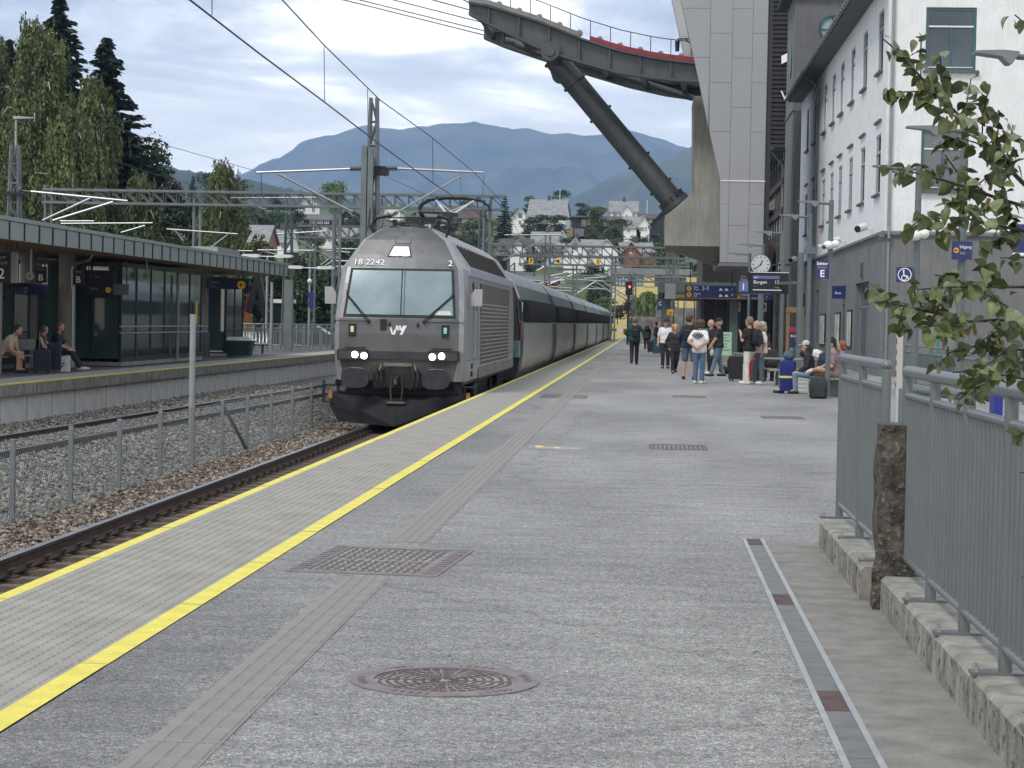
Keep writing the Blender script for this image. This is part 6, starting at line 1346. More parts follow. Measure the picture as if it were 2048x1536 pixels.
wire([PY(334, 292, 54), PY(335, 322, 54)], .006, 'dropper'); wire([PY(476, 330, 60), PY(477, 365, 60)], .006, 'dropper')
wire([PY(765, 350, 61), PY(850, 388, 75), PY(960, 440, 110)], .008); wire([PY(1000, 400, 75), PY(1060, 470, 140)], .008)
wire([PY(750, 340, 60.5), PY(735, 462, 60.2)], .018, 'tension_wire')
# signal at the platform end
P = PY(1258, 575, 160); t = thing('signal_mast', 'railway signal with a glowing red lamp on a grey lattice mast at the platform end', 'signal', (P.x, 160, 0))
q = MB(); Pm = PY(1266, 545, 160.5); lattice(q, Pm.x, 160.5, 0, Pm.z, .28, .22, 12, .05); q.build('mast', m_mast, t)
q = MB(); q.bbox(P.x-.26, P.x+.26, 159.9, 160.1, P.z-.6, P.z+.45); q.build('signal_board', m_sblk, t); q = MB(); q.cyl((P.x+.05, 159.88, P.z+.05), (P.x+.05, 159.8, P.z+.05), .09, n=14); q.build('red_lamp', M('signal_red', (1, .05, .04), .4, 0, 0, 1, emit=((1, .08, .05), 2.5)), t)
Pd = PY(1256, 612, 159.9); q = MB(); q.bbox(Pd.x-.2, Pd.x+.2, 159.8, 160.1, Pd.z-.25, Pd.z+.25); q.build('lower_signal', m_sblk, t); q = MB(); q.cyl((Pd.x, 160, 0), (Pd.x, 160, P.z), .07, n=8); q.build('pole', m_dark, t)
# double headed lamps on the far platform
def dlamp(lab, u, vt_, y, s_=1.0):
    P = PY(u, vt_, y); t = thing('double_lamp', lab, 'lamp post', (P.x, y, 0), group='double headed lamps of the far platform')
    q = MB(); q.cyl((P.x, y, 0), (P.x, y, P.z), .06, n=10); q.build('pole', m_steel, t, True); q = MB(); q.cyl((P.x-.5*s_, y, P.z), (P.x+.5*s_, y, P.z), .03, n=6); q.build('arm', m_alu, t)
    for sx in (-1, 1):
        q = MB(); q.loft([[(P.x+sx*(.35+a)*s_, y+b_*w_, P.z+z) for b_ in (-.14, .14) ] [::1]+[(P.x+sx*(.35+a)*s_, y+b_*w_, P.z+z+h_) for b_ in (.14, -.14)] for a, w_, z, h_ in ((0, .7, -.03, .1), (.15, 1, -.06, .17), (.75, 1, -.04, .14), (.9, .6, -.0, .07))]); q.build('lamp_head', M('lamp_white', (.62, .66, .68), .35, 0, .05, 3), t)
    return t
dl = dlamp('double headed white lamp right beside the locomotive mirror', 620, 536, 106); dlamp('double headed white lamp above the canopy end', 535, 513, 100); dlamp('single looking white lamp left in the gap under the canopy', 466, 598, 150)
P = PY(620, 562, 106); q = MB(); q.sph((P.x, 105.9, P.z), .12, 8, 6); q.build('camera', m_white, dl)
for v in (591, 607): P = PY(621, v, 105.8); q = MB(); q.box(P.x-.14, P.x+.16, 105.8, 105.86, P.z-.17, P.z+.17); q.build('blue_sign', m_blue, dl)
for u, vt_, y in ((481, 585, 97), (544, 565, 97)): P = PY(u, vt_, y); q = MB(); q.cyl((P.x, y, 0), (P.x, y, P.z), .07, n=8); q.build('slim_pole', m_steel, smooth=True, label='slim grey pole %s on the far platform' % ('left of the pale bench' if u < 500 else 'right of the pale bench'), cat='pole', loc=(P.x, y, 0))
P = PY(577, 560, 100); q = MB(); q.box(P.x-.2, P.x+.2, 100, 100.3, 0, P.z); q.build('steel_column', m_mast, label='wide grey steel column behind the far platform bench', cat='column', loc=(P.x, 100, 0))
# ================================================================= TERRAIN
def hill_h(x, y):
    h = np.clip((y-255)*.105, 0, None)-.9
    h = np.where(y > 545, (545-255)*.105-.9-(y-545)*.06, h)
    bank = np.clip((-24-x)/16, 0, 1)*np.clip((y-100)/60, 0, 1)*3.2
    bank2 = np.clip((x-4)/8, 0, 1)*np.clip((y-175)/30, 0, 1)*5.0*np.clip((330-y)/80, 0, 1)
    mid = np.exp(-((x+1)/6.5)**2)*np.clip((y-178)/25, 0, 1)*3.2*np.clip((330-y)/80, 0, 1)*np.where(x > -2.5, 1, .3)
    return h+np.where(y < 330, bank+bank2*.6+mid, bank*np.clip((420-y)/90, 0, 1))
gx = np.linspace(-260, 220, 161); gy = np.concatenate([np.linspace(95, 340, 83), np.linspace(345, 1000, 70)])
GX, GY = np.meshgrid(gx, gy); GZ = hill_h(GX, GY)+.25*np.sin(GX*.21+GY*.13)*np.clip((GY-180)/60, 0, 1)
tr = (GX > -15) & (GX < -1.5) & (GY < 330); GZ = np.where(tr, np.minimum(GZ, -1.05), GZ)
GZ = np.where((GX > -24) & (GX < 14) & (GY < 172), -1.08, GZ)
n_, m_ = GX.shape; I = np.arange(n_*m_).reshape(n_, m_)
F_ = np.stack([I[:-1, :-1], I[:-1, 1:], I[1:, 1:], I[1:, :-1]], -1).reshape(-1, 4)
m_grass = M('hillside_grass', (.05, .075, .025), .95, 0, .45, .35, .5, 3, col2=(.10, .12, .045), noise_detail=9)
mesh_np('hillside', np.stack([GX, GY, GZ], -1).reshape(-1, 3), F_, m_grass, kind='structure', smooth=True)
hz = lambda x, y: float(hill_h(np.array(x, float), np.array(y, float)))
# mountains: real ridges a few kilometres away
def ridge(name, D, pts, front, rough, mat, seed, zb=-1):
    P = [PY(u, v, D) for u, v in pts]; X = np.array([p.x for p in P]); Z = np.array([p.z for p in P])
    xs = np.linspace(X.min(), X.max(), 260); top = np.interp(xs, X, Z); r = np.random.default_rng(seed)
    k = 22; V = np.zeros((k, len(xs), 3))
    def fbm(x, y):
        s = 0
        for o in range(5): 
            f = 2**o/(D*.14); a = .5**o; s = s+a*np.sin(x*f*6.28+r.random()*6.28+2*np.sin(y*f*5+r.random()*6))*np.sin(y*f*6.28+r.random()*6.28+1.5*np.sin(x*f*4+r.random()*6))
        return s
    T_ = np.linspace(0, 1.25, k)
    for j, t in enumerate(T_):
        y = D-front+front*t; s = np.clip(t, 0, 1); prof = s**1.25 if t <= 1 else 1-(t-1)*2.2
        V[j, :, 0] = xs*(y/D if t <= 1 else 1); V[j, :, 1] = y; V[j, :, 2] = zb+(top-zb)*prof
    V[..., 2] += fbm(V[..., 0], V[..., 1])*rough*np.sin(np.clip(T_, 0, 1)*math.pi*.97)[:, None]
    V[np.argmin(abs(T_-1)), :, 2] += r.normal(0, rough*.035, len(xs))
    I = np.arange(k*len(xs)).reshape(k, -1); F = np.stack([I[:-1, :-1], I[:-1, 1:], I[1:, 1:], I[1:, :-1]], -1).reshape(-1, 4)
    return mesh_np(name, V.reshape(-1, 3), F, mat, kind='structure', smooth=True)
m_forest = M('mountain_forest', (.035, .05, .03), .95, 0, .5, .004, .8, .03, col2=(.115, .125, .075), noise_detail=12)
ridge('mountain', 7600, [(-900, 420), (-300, 400), (200, 380), (420, 352), (490, 338), (520, 322), (560, 303), (600, 276), (640, 264), (700, 256), (745, 250), (800, 247), (850, 240), (900, 237), (945, 234), (985, 242), (1020, 247), (1060, 250), (1100, 256), (1150, 254), (1200, 259), (1245, 255), (1300, 268), (1345, 277), (1400, 285), (1500, 285), (1800, 300), (2600, 360)], 3600, 85, m_forest, 3)
ridge('right_mountain', 4200, [(900, 455), (1000, 432), (1090, 407), (1150, 385), (1200, 362), (1280, 330), (1340, 305), (1400, 280), (1480, 258), (1600, 230), (1900, 220), (2600, 300)], 1800, 45, m_forest, 8)
ridge('left_foothill', 2100, [(-700, 330), (-100, 310), (150, 305), (330, 322), (360, 330), (400, 334), (440, 345), (490, 352), (530, 362), (580, 368), (640, 385), (700, 395), (800, 410), (900, 425)], 900, 22, M('foothill_forest', (.03, .05, .025), .95, 0, .5, .012, .8, .06, noise_detail=12), 5)
# ================================================================= TREES
def leafmesh(name, C, size, mat, parent, up=.3, elong=1.0, dirs=None, kind=None):
    n = len(C); C = np.asarray(C)
    a = rng.normal(size=(n, 3)); a /= np.linalg.norm(a, axis=1)[:, None]
    if dirs is not None: a = np.asarray(dirs)+a*.35; a /= np.linalg.norm(a, axis=1)[:, None]
    b = rng.normal(size=(n, 3)); b -= (b*a).sum(1)[:, None]*a; b /= np.linalg.norm(b, axis=1)[:, None]+1e-9
    s = size*rng.uniform(.6, 1.35, (n, 1))
    A, Bv = a*s*elong, b*s*.62
    V = np.stack([C-A, C+Bv*.9-A*.1, C+A, C-Bv*.9+A*.1], 1).reshape(-1, 3)
    F = np.arange(n*4).reshape(-1, 4)
    me = bpy.data.meshes.new(name); me.from_pydata(V.tolist(), [], F.tolist()); me.materials.append(mat)
    o = bpy.data.objects.new(name, me); link(o, parent); return tag(o, kind=kind)
def leafmat(name, c, var=.35, island=.45):
    m = M(name, c, .6, 0, var, .5, island=island, spec=.25); b = m.node_tree.nodes['Principled BSDF']
    return m
m_bark = M('bark', (.09, .075, .06), .9, 0, .3, 6); m_birchbark = M('birch_bark', (.42, .40, .36), .8, 0, .2, 3, spots=.8, spot_col=(.05, .045, .04), spot_scale=6)
L_birch = leafmat('birch_leaves', (.098, .12, .042)); L_birch2 = leafmat('birch_leaves_dark', (.075, .096, .036)); L_spruce = leafmat('spruce_needles', (.018, .032, .019), .3, .4)
L_broad = [leafmat('broad_leaves_mid', (.065, .098, .030)), leafmat('broad_leaves_dark', (.044, .072, .027)), leafmat('broad_leaves_light', (.105, .15, .036)), leafmat('broad_leaves_olive', (.095, .105, .040))]
L_purple = leafmat('purple_leaves', (.035, .018, .022))
def broadleaf(name, label, loc, h, wd, mat, n=1500, ls=.30, lumps=9, trunk=True, group=None, cat='tree', base=.22, seed=None):
    r = np.random.default_rng(seed if seed is not None else int(rng.integers(1e9)))
    t = thing(name, label, cat, (0, 0, 0), group=group)
    pts = []
    for k in range(lumps):
        a = r.random()*6.28; zf = base+(.98-base)*r.random()**.8; rad = wd*.5*math.sin(math.pi*min(1, .18+.82*(1-((zf-base)/(1-base))**1.6)))*.62*r.uniform(.5, 1)
        c = np.array([math.cos(a)*rad, math.sin(a)*rad, zf*h*.90]); R_ = np.array([wd*.26, wd*.26, h*.13])*r.uniform(.75, 1.25)
        m = n//lumps; d = r.normal(size=(m, 3)); d /= np.linalg.norm(d, axis=1)[:, None]; q = d*(r.random((m, 1))**.35)*R_; q[:, 2] = np.where(q[:, 2] < 0, q[:, 2]*.7, q[:, 2]); pts.append(c+q)
    C = np.concatenate(pts); leafmesh('crown', C, ls, mat, t)
    q = MB(); rr = max(.06, h*.018)
    q.tube([(0, 0, -.5), (0, 0, h*.3), (h*.01, 0, h*.6), (0, h*.01, h*.88)], rr, 7, rr*.25)
    for k in range(5):
        a = r.random()*6.28; z = h*r.uniform(.3, .65); q.tube([(0, 0, z), (math.cos(a)*wd*.2, math.sin(a)*wd*.2, z+h*.1), (math.cos(a)*wd*.36, math.sin(a)*wd*.36, z+h*.18)], rr*.4, 5, rr*.1)
    q.build('trunk', m_bark, t); t.location = loc; return t
def weeping(name, label, loc, h, wd, mat, n=900, seed=1):
    r = np.random.default_rng(seed); t = thing(name, label, 'birch tree', (0, 0, 0), group='birches behind the far platform')
    C, D = [], []; q = MB(); q.tube([(0, 0, -.5), (.1, 0, h*.25), (-.1, .1, h*.55), (.05, 0, h*.85), (0, 0, h*.97)], h*.016, 8, .03)
    for k in range(60):
        z = h*(.16+.8*(k/60)); a = k*2.4+r.random()*.6; e = wd*.5*min(1, 1.35*(1-z/h)**.62)*r.uniform(.5, 1.05)*(.75 if z < h*.25 else 1)
        rise = h*.09*(1.25-z/h); tip = np.array([math.cos(a)*e, math.sin(a)*e, z+rise])
        b0 = np.array([0, 0, z]); mid = (b0+tip)/2+np.array([0, 0, rise*.45])
        if k % 2 == 0: q.tube([b0, mid, tip, tip+np.array([math.cos(a)*.3, math.sin(a)*.3, -.5])], h*.0042, 5, .012)
        for j in range(n//60):
            f = r.random()**.6; p = (b0*(1-f)+tip*f)+np.array([0, 0, rise*.9*f*(1-f)*2])+r.normal(0, .28, 3)
            L = r.uniform(.5, 1.9)*(.6+.7*f); sw = r.normal(0, .12, 2); m = int(L*11)+4
            tt = np.linspace(0, 1, m)[:, None]
            s_ = p+np.concatenate([tt*sw[0], tt*sw[1], -tt*L], 1)+r.normal(0, .07, (m, 3)); C.append(s_); D.append(np.tile([sw[0]*.3, sw[1]*.3, -1], (m, 1)))
    leafmesh('crown', np.concatenate(C), .105, mat, t, elong=1.1, dirs=np.concatenate(D))
    q.build('trunk', m_birchbark, t, True); t.location = loc; return t
def spruce(name, label, loc, h, wd, dens=1.0, seed=1, ls=.19, group='spruces behind the far platform'):
    r = np.random.default_rng(seed); t = thing(name, label, 'spruce tree', (0, 0, 0), group=group); C, D = [], []
    lv = int(h*3.0*dens); q = MB()
    for k in range(lv):
        f = k/lv; z = h*(.06+.93*f); R_ = wd*.5*(1-f)**.9*r.uniform(.8, 1.08)+.12; nb = int(15-6*f)
        for b in range(nb):
            a = r.random()*6.28; Rb = R_*r.uniform(.6, 1.15); m = int(Rb*15*dens)+6; tt = r.random(m)**.75
            zz_ = z-Rb*.42*tt+Rb*.22*tt**2.2; side = r.normal(0, 1, m)*(.10+.16*Rb*.3)*(1.1-tt*.6)
            C.append(np.stack([math.cos(a)*Rb*tt-math.sin(a)*side, math.sin(a)*Rb*tt+math.cos(a)*side, zz_-abs(side)*.35+r.normal(0, .05, m)], 1)); D.append(np.tile([math.cos(a), math.sin(a), -.25], (m, 1)))
    leafmesh('crown', np.concatenate(C), ls, L_spruce, t, elong=1.25, dirs=np.concatenate(D)); q.cyl((0, 0, -.5), (0, 0, h*.97), h*.016, .03, 8); q.build('trunk', m_bark, t); t.location = loc; return t
def px_tree(u, vtop, Y):
    P = PY(u, vtop, Y); g = hz(P.x, Y); return (P.x, Y, g), P.z-g
for (u, v, Y, wpx, mat, nn, sd_, lab) in ((78, 36, 120, 260, L_birch, 2400, 1, 'tallest light green weeping birch in front of the left spruce'), (188, 150, 118, 200, L_birch, 1900, 2, 'darker weeping birch in front of the right spruce'), (-15, 48, 124, 230, L_birch2, 1700, 3, 'weeping birch cut by the left picture edge'), (282, 345, 116, 110, L_birch2, 900, 4, 'lower weeping birch on the right flank of the tall trees'), (446, 318, 150, 135, L_birch, 1100, 5, 'separate weeping birch standing right of the tall tree group'), (140, 210, 114, 200, L_birch, 1500, 6, 'low weeping birch between the two tall birches')):
    loc, h = px_tree(u, v, Y); weeping('birch_tree', lab, loc, h, wpx*Y/FPX, mat, nn, sd_)
for (u, v, Y, wpx, sd_, lab) in ((120, -22, 128, 430, 1, 'tallest dark spruce with its tip above the picture'), (214, 64, 122, 480, 2, 'pointed dark spruce at the right of the tall tree group'), (20, 70, 150, 330, 3, 'dark spruce half hidden behind the left birches')):
    loc, h = px_tree(u, v, Y); spruce('spruce_tree', lab, loc, h, wpx*Y/FPX, 1.15, sd_)
LB_ = 'broadleaf trees behind the far platform'
for (u, v, Y, wpx, mi, lab) in ((296, 262, 128, 110, 1, 'rounded dark broadleaf tree filling the right edge of the tall tree group'), (345, 335, 175, 60, 4, 'small dark purple leaved tree'), (395, 392, 160, 110, 1, 'bushy dark tree below the purple tree'), (520, 470, 150, 70, 3, 'olive bush between canopy roof and red house'), (470, 430, 170, 90, 0, 'mid green tree right behind the canopy roof'), (600, 500, 165, 120, 1, 'dark bushy tree over the grassy bank'), (650, 520, 170, 90, 1, 'dark thicket beside the locomotive roof'), (560, 520, 160, 90, 0, 'leafy tree at the left top of the grassy bank'), (700, 470, 180, 90, 1, 'tree right behind the locomotive shoulder'), (500, 540, 140, 90, 1, 'dark bush seen under the canopy end'), (100, 430, 108, 160, 1, 'dark undergrowth tree behind the canopy roof'), (240, 440, 110, 160, 1, 'dark undergrowth tree right of the lattice mast'), (340, 460, 118, 110, 3, 'olive undergrowth tree below the gantry'), (10, 420, 108, 150, 1, 'dark undergrowth tree at the left picture edge')):
    loc, h = px_tree(u, v, Y); broadleaf('broadleaf_tree' if h > 3.5 else 'leafy_bush', lab, loc, h, wpx*Y/FPX, L_purple if mi == 4 else L_broad[mi], 5200, .15, 16, group=LB_, base=.08)
# bank vegetation
def ground_cover(name, xr, yr, n, hgt, mat, test=None):
    X, Y = rng.uniform(*xr, n), rng.uniform(*yr, n)
    if test is not None: k = test(X, Y); X, Y = X[k], Y[k]
    Z = hill_h(X, Y); C = np.stack([X, Y, Z+hgt*rng.random(len(X))**1.5], 1); o = leafmesh(name, C, hgt*.22, mat, None, dirs=np.tile([0, 0, 1.0], (len(X), 1)), elong=1.4); o['kind'] = 'stuff'
ground_cover('bank_grass', (-34, -14), (118, 190), 16000, .8, leafmat('bank_grass_blades', (.13, .145, .045)), lambda x, y: (x < -16))
ground_cover('track_side_weeds', (-1.4, 9), (178, 235), 9000, 1.6, leafmat('weeds', (.085, .11, .04)))
# ================================================================= HOUSES on the hillside
m_slate = M('pale_slate_roof', (.22, .225, .225), .7, 0, .25, 1.2, .4, 4, noise_detail=9); m_brownroof = M('brown_tile_roof', (.075, .055, .05), .7, 0, .2, 1.5); m_greyroof = M('grey_tile_roof', (.11, .11, .115), .7, 0, .2, 1.5)
m_hw = M('white_board_wall', (.78, .78, .77), .7, 0, .06, 1); m_hb = M('black_board_wall', (.022, .022, .025), .7, 0, .2, 1); m_ho = M('orange_brown_wall', (.26, .10, .05), .7, 0, .15, 1); m_hr = M('barn_red_wall', (.22, .018, .022), .7, 0, .15, 1); m_hbr = M('brown_wall', (.09, .06, .045), .7, 0, .15, 1)
m_hg = M('house_glass', (.05, .06, .07), .08, 0, .2, 1, spec=.8)
def Ysolve(v): return min(600, max(262, (26.8+.7)/(.105-(650-v)/4200)))
HOUSES = []
def house(lab, u, vb, wpx, hpx_wall, hpx_roof, wall, roof, gable=True, depth=8.0, win=((.3, .35), (.7, .35)), Y=None, rz=0, chim=True, upper=True, name='house', wframe=None, ov=.35):
    HOUSES.append((u, vb, lab)); Y = Y or Ysolve(vb); P = PY(u, vb, Y); s = Y/FPX; W, hw_, hr = wpx*s, hpx_wall*s, hpx_roof*s
    t = thing(name, lab, 'house', (0, 0, 0), group='houses on the hillside'); D = depth
    z0 = -2.0
    if gable:
        q = MB(); q.prism([(-W/2, z0), (W/2, z0), (W/2, hw_), (0, hw_+hr), (-W/2, hw_)], 'y', 0, D); q.build('wall', wall, t)
        for sg in (-1, 1):
            q = MB(); ex = .12; q.prism([(0, hw_+hr+.02), (sg*(W/2+ov), hw_-hr*ov/(W/2)+.02), (sg*(W/2+ov), hw_-hr*ov/(W/2)+.22), (0, hw_+hr+.24)], 'y', -ov, D+ov); r_ = q.build('roof_slope', roof, t)
            q = MB(); q.bar((0, -ov-.02, hw_+hr+.08), (sg*(W/2+ov), -ov-.02, hw_-hr*ov/(W/2)+.06), .05, .28, (0, 1, 0)); q.build('bargeboard', m_hw if wall is not m_hb else m_hb, r_)
    else:
        q = MB(); q.box(-W/2, W/2, 0, D, z0, hw_); q.prism([(0.001, hw_), (D-.001, hw_), (D/2, hw_+hr)], 'x', -W/2+.01, W/2-.01); q.build('wall', wall, t)
        for sg, yy in ((-1, 0), (1, D)):
            q = MB(); ye = yy+sg*ov; q.loft([[(x, D/2, hw_+hr+.02), (x, ye, hw_-hr*ov/(D/2)+.02), (x, ye, hw_-hr*ov/(D/2)+.22), (x, D/2, hw_+hr+.24)] for x in (-W/2-ov, W/2+ov)]); q.build('roof_slope', roof, t)
    if chim: q = MB(); q.box(-.35, .35, D*.5-.35, D*.5+.35, hw_+hr*.7, hw_+hr+1.1); q.build('chimney', m_hbr, t)
    for fx, fz in win:
        x = -W/2+W*fx; z = hw_*fz; ww, wh = min(1.1, W*.13), min(1.4, hw_*.42)
        q = MB(); q.box(x-ww/2-.1, x+ww/2+.1, -.06, .02, z-.1, z+wh+.1); w_ = q.build('window', wframe or m_hw if wall is not m_hw else m_hw, t)
        q = MB(); q.box(x-ww/2, x-.04, -.08, -.061, z, z+wh); q.box(x+.04, x+ww/2, -.08, -.061, z, z+wh); q.build('pane', m_hg, w_)
    if gable and upper and hr > 2:
        q = MB(); q.box(-.55, .55, -.06, .02, hw_+.1, hw_+1.5); w_ = q.build('window', m_hw, t); q = MB(); q.box(-.45, .45, -.08, -.061, hw_+.2, hw_+1.4); q.build('pane', m_hg, w_)
    t.location = (P.x, Y, P.z); t.rotation_euler = (0, 0, rz); return t
W2_ = ((.25, .4), (.7, .4)); W3_ = ((.18, .4), (.5, .4), (.82, .4))
house('white gabled house with a dark brown roof left of the light green tree', 618, 432, 42, 22, 18, m_hw, m_brownroof, True, 9, W2_, rz=R(14))
house('long low black house with a row of white windows below the brown roofed white house', 640, 449, 66, 9, 11, m_hb, m_greyroof, False, 7, ((.3, .3), (.5, .3), (.7, .3)), chim=False)
house('small black house with one white window left of the double mast', 692, 446, 26, 12, 12, m_hb, m_greyroof, True, 7, ((.5, .3),), chim=False, upper=False)
house('white house with a broad pale slate roof behind the gantry posts', 668, 500, 92, 24, 22, m_hw, m_slate, False, 9, W3_)
house('white dormer gable in front of the broad pale slate roof', 671, 492, 22, 14, 16, m_hw, m_slate, True, 5, ((.5, .3),), chim=False, upper=False, Y=395)
house('reddish house with a steep pale slate roof behind the birch', 512, 512, 42, 28, 34, m_ho, m_slate, False, 9, W2_, Y=300, chim=False)
house('white house with a steep slate roof right of the reddish house', 556, 505, 50, 20, 26, m_hw, m_slate, False, 8, W2_, Y=345)
house('pale flat roofed white house glimpsed behind the left birches', 338, 458, 42, 26, 4, m_hw, m_slate, False, 8, ((.5, .5),), Y=230, chim=False)
house('white house with paired windows and a pointed slate roof right of the mast', 784, 438, 32, 18, 18, m_hw, m_slate, True, 9, W2_, chim=False)
house('grey roofed house with a small white gable behind the locomotive roof', 862, 455, 60, 10, 22, m_hw, m_greyroof, False, 9, W2_)
house('dark house with a tall chimney behind the pantograph', 930, 450, 70, 14, 24, m_hbr, m_brownroof, False, 9, W3_)
house('large white house under a huge pale slate roof with a flagpole', 1092, 452, 74, 18, 36, m_hw, m_slate, False, 11, ((.4, .4), (.55, .4), (.7, .4)), rz=R(-4))
house('white annex with a slate roof at the right of the huge slate roof', 1122, 450, 28, 22, 16, m_hw, m_slate, False, 8, ((.5, .4),), chim=False, Y=525)
house('white gabled house right of the dark spruce on the hill', 1040, 456, 34, 18, 22, m_hw, m_slate, True, 9, ((.5, .4),), chim=False)
house('white house with slate gables on the top right of the hill', 1247, 442, 54, 18, 22, m_hw, m_slate, False, 9, W3_)
house('white cross gable on the top right slate house', 1253, 436, 24, 10, 16, m_hw, m_slate, True, 5, ((.5, .3),), chim=False, upper=False, Y=Ysolve(442)-1.2)
house('long dark brown roofed house below the top right slate house', 1245, 452, 66, 10, 9, m_hbr, m_brownroof, False, 8, W3_, chim=False, Y=Ysolve(452)-3)
house('low brown roofed house at the right end of the hilltop row', 1294, 448, 34, 10, 10, m_hbr, m_brownroof, False, 8, W2_, chim=False)
house('white house with three dark gable windows under a grey roof', 1286, 470, 26, 18, 20, m_hw, m_slate, True, 10, ((.3, .45), (.5, .45), (.7, .45)), chim=False, upper=False)
house('grey slate roof wing left of the three window gable', 1264, 470, 34, 14, 22, m_hw, m_slate, False, 8, ((.3, .4),), chim=False)
house('black house with a white corner window beside the concrete bracket', 1322, 470, 46, 18, 26, m_hb, m_hb, True, 9, ((.8, .5),), chim=False, upper=False)
house('white house with a slate roof and a white gable behind the gantry tubes', 1092, 508, 58, 22, 22, m_hw, m_slate, False, 9, ((.25, .4), (.4, .4)))
house('white front gable beside the brown extension on the hill', 1124, 508, 30, 20, 26, m_hw, m_slate, True, 6, ((.5, .5),), chim=False, Y=Ysolve(508)-2)
house('brown roofed extension below the white front gable', 1110, 520, 56, 10, 14, m_hw, m_brownroof, False, 7, W2_, chim=False)
house('white double gabled house, its left gable', 1150, 530, 46, 28, 24, m_hw, m_slate, True, 9, W2_)
house('white double gabled house, its right gable', 1212, 530, 46, 28, 22, m_hw, m_slate, True, 9, W2_, chim=False)
house('slate roofed middle wing between the two white gables', 1182, 528, 40, 28, 20, m_hw, m_slate, False, 8, W2_, chim=False, Y=Ysolve(530)+2)
house('orange brown wooden house with a pale roof', 1276, 524, 62, 20, 18, m_ho, m_slate, False, 8, ((.2, .4), (.75, .4)), rz=R(8))
house('orange brown gable end of the pale roofed wooden house', 1262, 524, 34, 20, 20, m_ho, m_slate, True, 5, ((.5, .5),), chim=False, Y=Ysolve(524)-2)
house('brown roofed house with a white cross gable seen above the locomotive rear', 1030, 524, 62, 22, 24, m_hbr, m_brownroof, False, 9, W3_)
house('white cross gable in front of the brown roofed house', 1036, 520, 32, 20, 20, m_hw, m_brownroof, True, 5, W2_, chim=False, Y=Ysolve(524)-2)
house('small white gabled house above the yellow building', 1232, 552, 30, 14, 18, m_hw, m_slate, True, 8, ((.5, .4),), chim=False, Y=330)
house('dark red shed behind the far coaches', 1075, 590, 70, 26, 10, m_hr, m_greyroof, False, 8, ((.3, .4), (.6, .4)), Y=275, chim=False)
house('red brown shed seen through the catenary tubes', 1035, 578, 50, 22, 10, m_hr, m_brownroof, False, 8, ((.5, .4),), Y=290, chim=False)
# modern dark house with timber panels
t = thing('modern_house', 'modern black flat roofed house with light timber panels on the hillside', 'house', (0, 0, 0), group='houses on the hillside'); Y = Ysolve(470); P = PY(1176, 470, Y); s = Y/FPX
m_tp = M('timber_panel', (.30, .16, .075), .6, 0, .12, 1.5)
for (x0, x1, z0, z1, y0, mat, nm) in ((-36, 6, 0, 20, 0, m_hb, 'lower_wall'), (6, 38, -2, 24, 2, m_hb, 'wing_wall'), (-34, 18, 20.2, 40, 1, m_hb, 'upper_wall'), (-36, -30, 0, 20, -.2, m_tp, 'timber_panel'), (-2, 16, 24, 38, .8, m_tp, 'timber_panel'), (18, 37, 0, 18, 1.8, m_tp, 'timber_panel'), (-28, -8, 2, 17, -.15, m_hg, 'glass_front'), (-14, -4, 22, 36, .85, m_hg, 'glass_front')):
    q = MB(); q.box(x0*s, x1*s, y0, y0+8 if 'wall' in nm else y0+.12, z0*s, z1*s); q.build(nm, mat, t)
q = MB(); q.box(-38*s, 20*s, .4, 9.4, 40*s+.01, 43*s); q.build('roof_edge', m_greyroof, t); t.location = (P.x, Y, P.z-.5)
# yellow building behind the tracks, with red ground-floor windows part
m_yb = M('pale_yellow_wall', (.62, .50, .22), .8, 0, .08, 1)
t = thing('yellow_building', 'long pale yellow building with a grey roof band and strip windows behind the tracks', 'building', (0, 0, 0)); Y = 262.0; P = PY(1224, 612, Y); Pe = PY(1376, 540, Y); W = Pe.x-P.x; H = Pe.z-P.z+1.0
q = MB(); q.box(0, W, 0, 12, -6, H*.62); q.build('wall', m_yb, t); q = MB(); q.box(W*.42, W*.56, -.1, 12, H*.62+.01, H); q.build('stair_wall', m_yb, t)
q = MB(); q.box(-.3, W+.5, -.2, 12, H*.88, H*1.02); q.build('roof_band', M('roof_band_grey', (.2, .205, .21), .6, 0, .1, 1), t); q = MB(); q.box(.1, W-.1, .3, 11.5, H*.625, H*.875); q.build('glazing', m_hg, t)
for k in range(9): q = MB(); q.box(W*(.03+.044*k), W*(.03+.044*k)+.5, .1, .28, H*.64, H*.86); q.build('window', M('pale_window', (.35, .40, .45), .2, 0, .15, 1), t)
for k in range(12): q = MB(); x = W*(.58+.033*k); q.bar((x, .1, H*.63), (x+.15, .1, H*.86), .16, .08, (0, 1, 0)); q.build('facade_slat', m_greyroof, t)
t.location = (P.x, Y, P.z-1)
t = thing('yellow_house', 'yellow house with red framed white windows seen through the underpass canopy', 'house', (0, 0, 0)); Y = 200; P = PY(1378, 690, Y)
q = MB(); q.box(-.3, 6.5, 0, 7, -2, 7.5); q.build('wall', m_yb, t)
for x in (1.2, 3.4):
    q = MB(); q.box(x-.2, x+1.5, -.1, .02, .6, 4.6); w_ = q.build('window', m_hr, t)
    for i in range(2):
        for j in range(3): q = MB(); q.box(x+.02+i*.68, x+.6+i*.68, -.14, -.101, 1.3+j*.95, 2.1+j*.95); q.build('pane', m_hg, w_)
t.location = (P.x, Y, P.z-1)
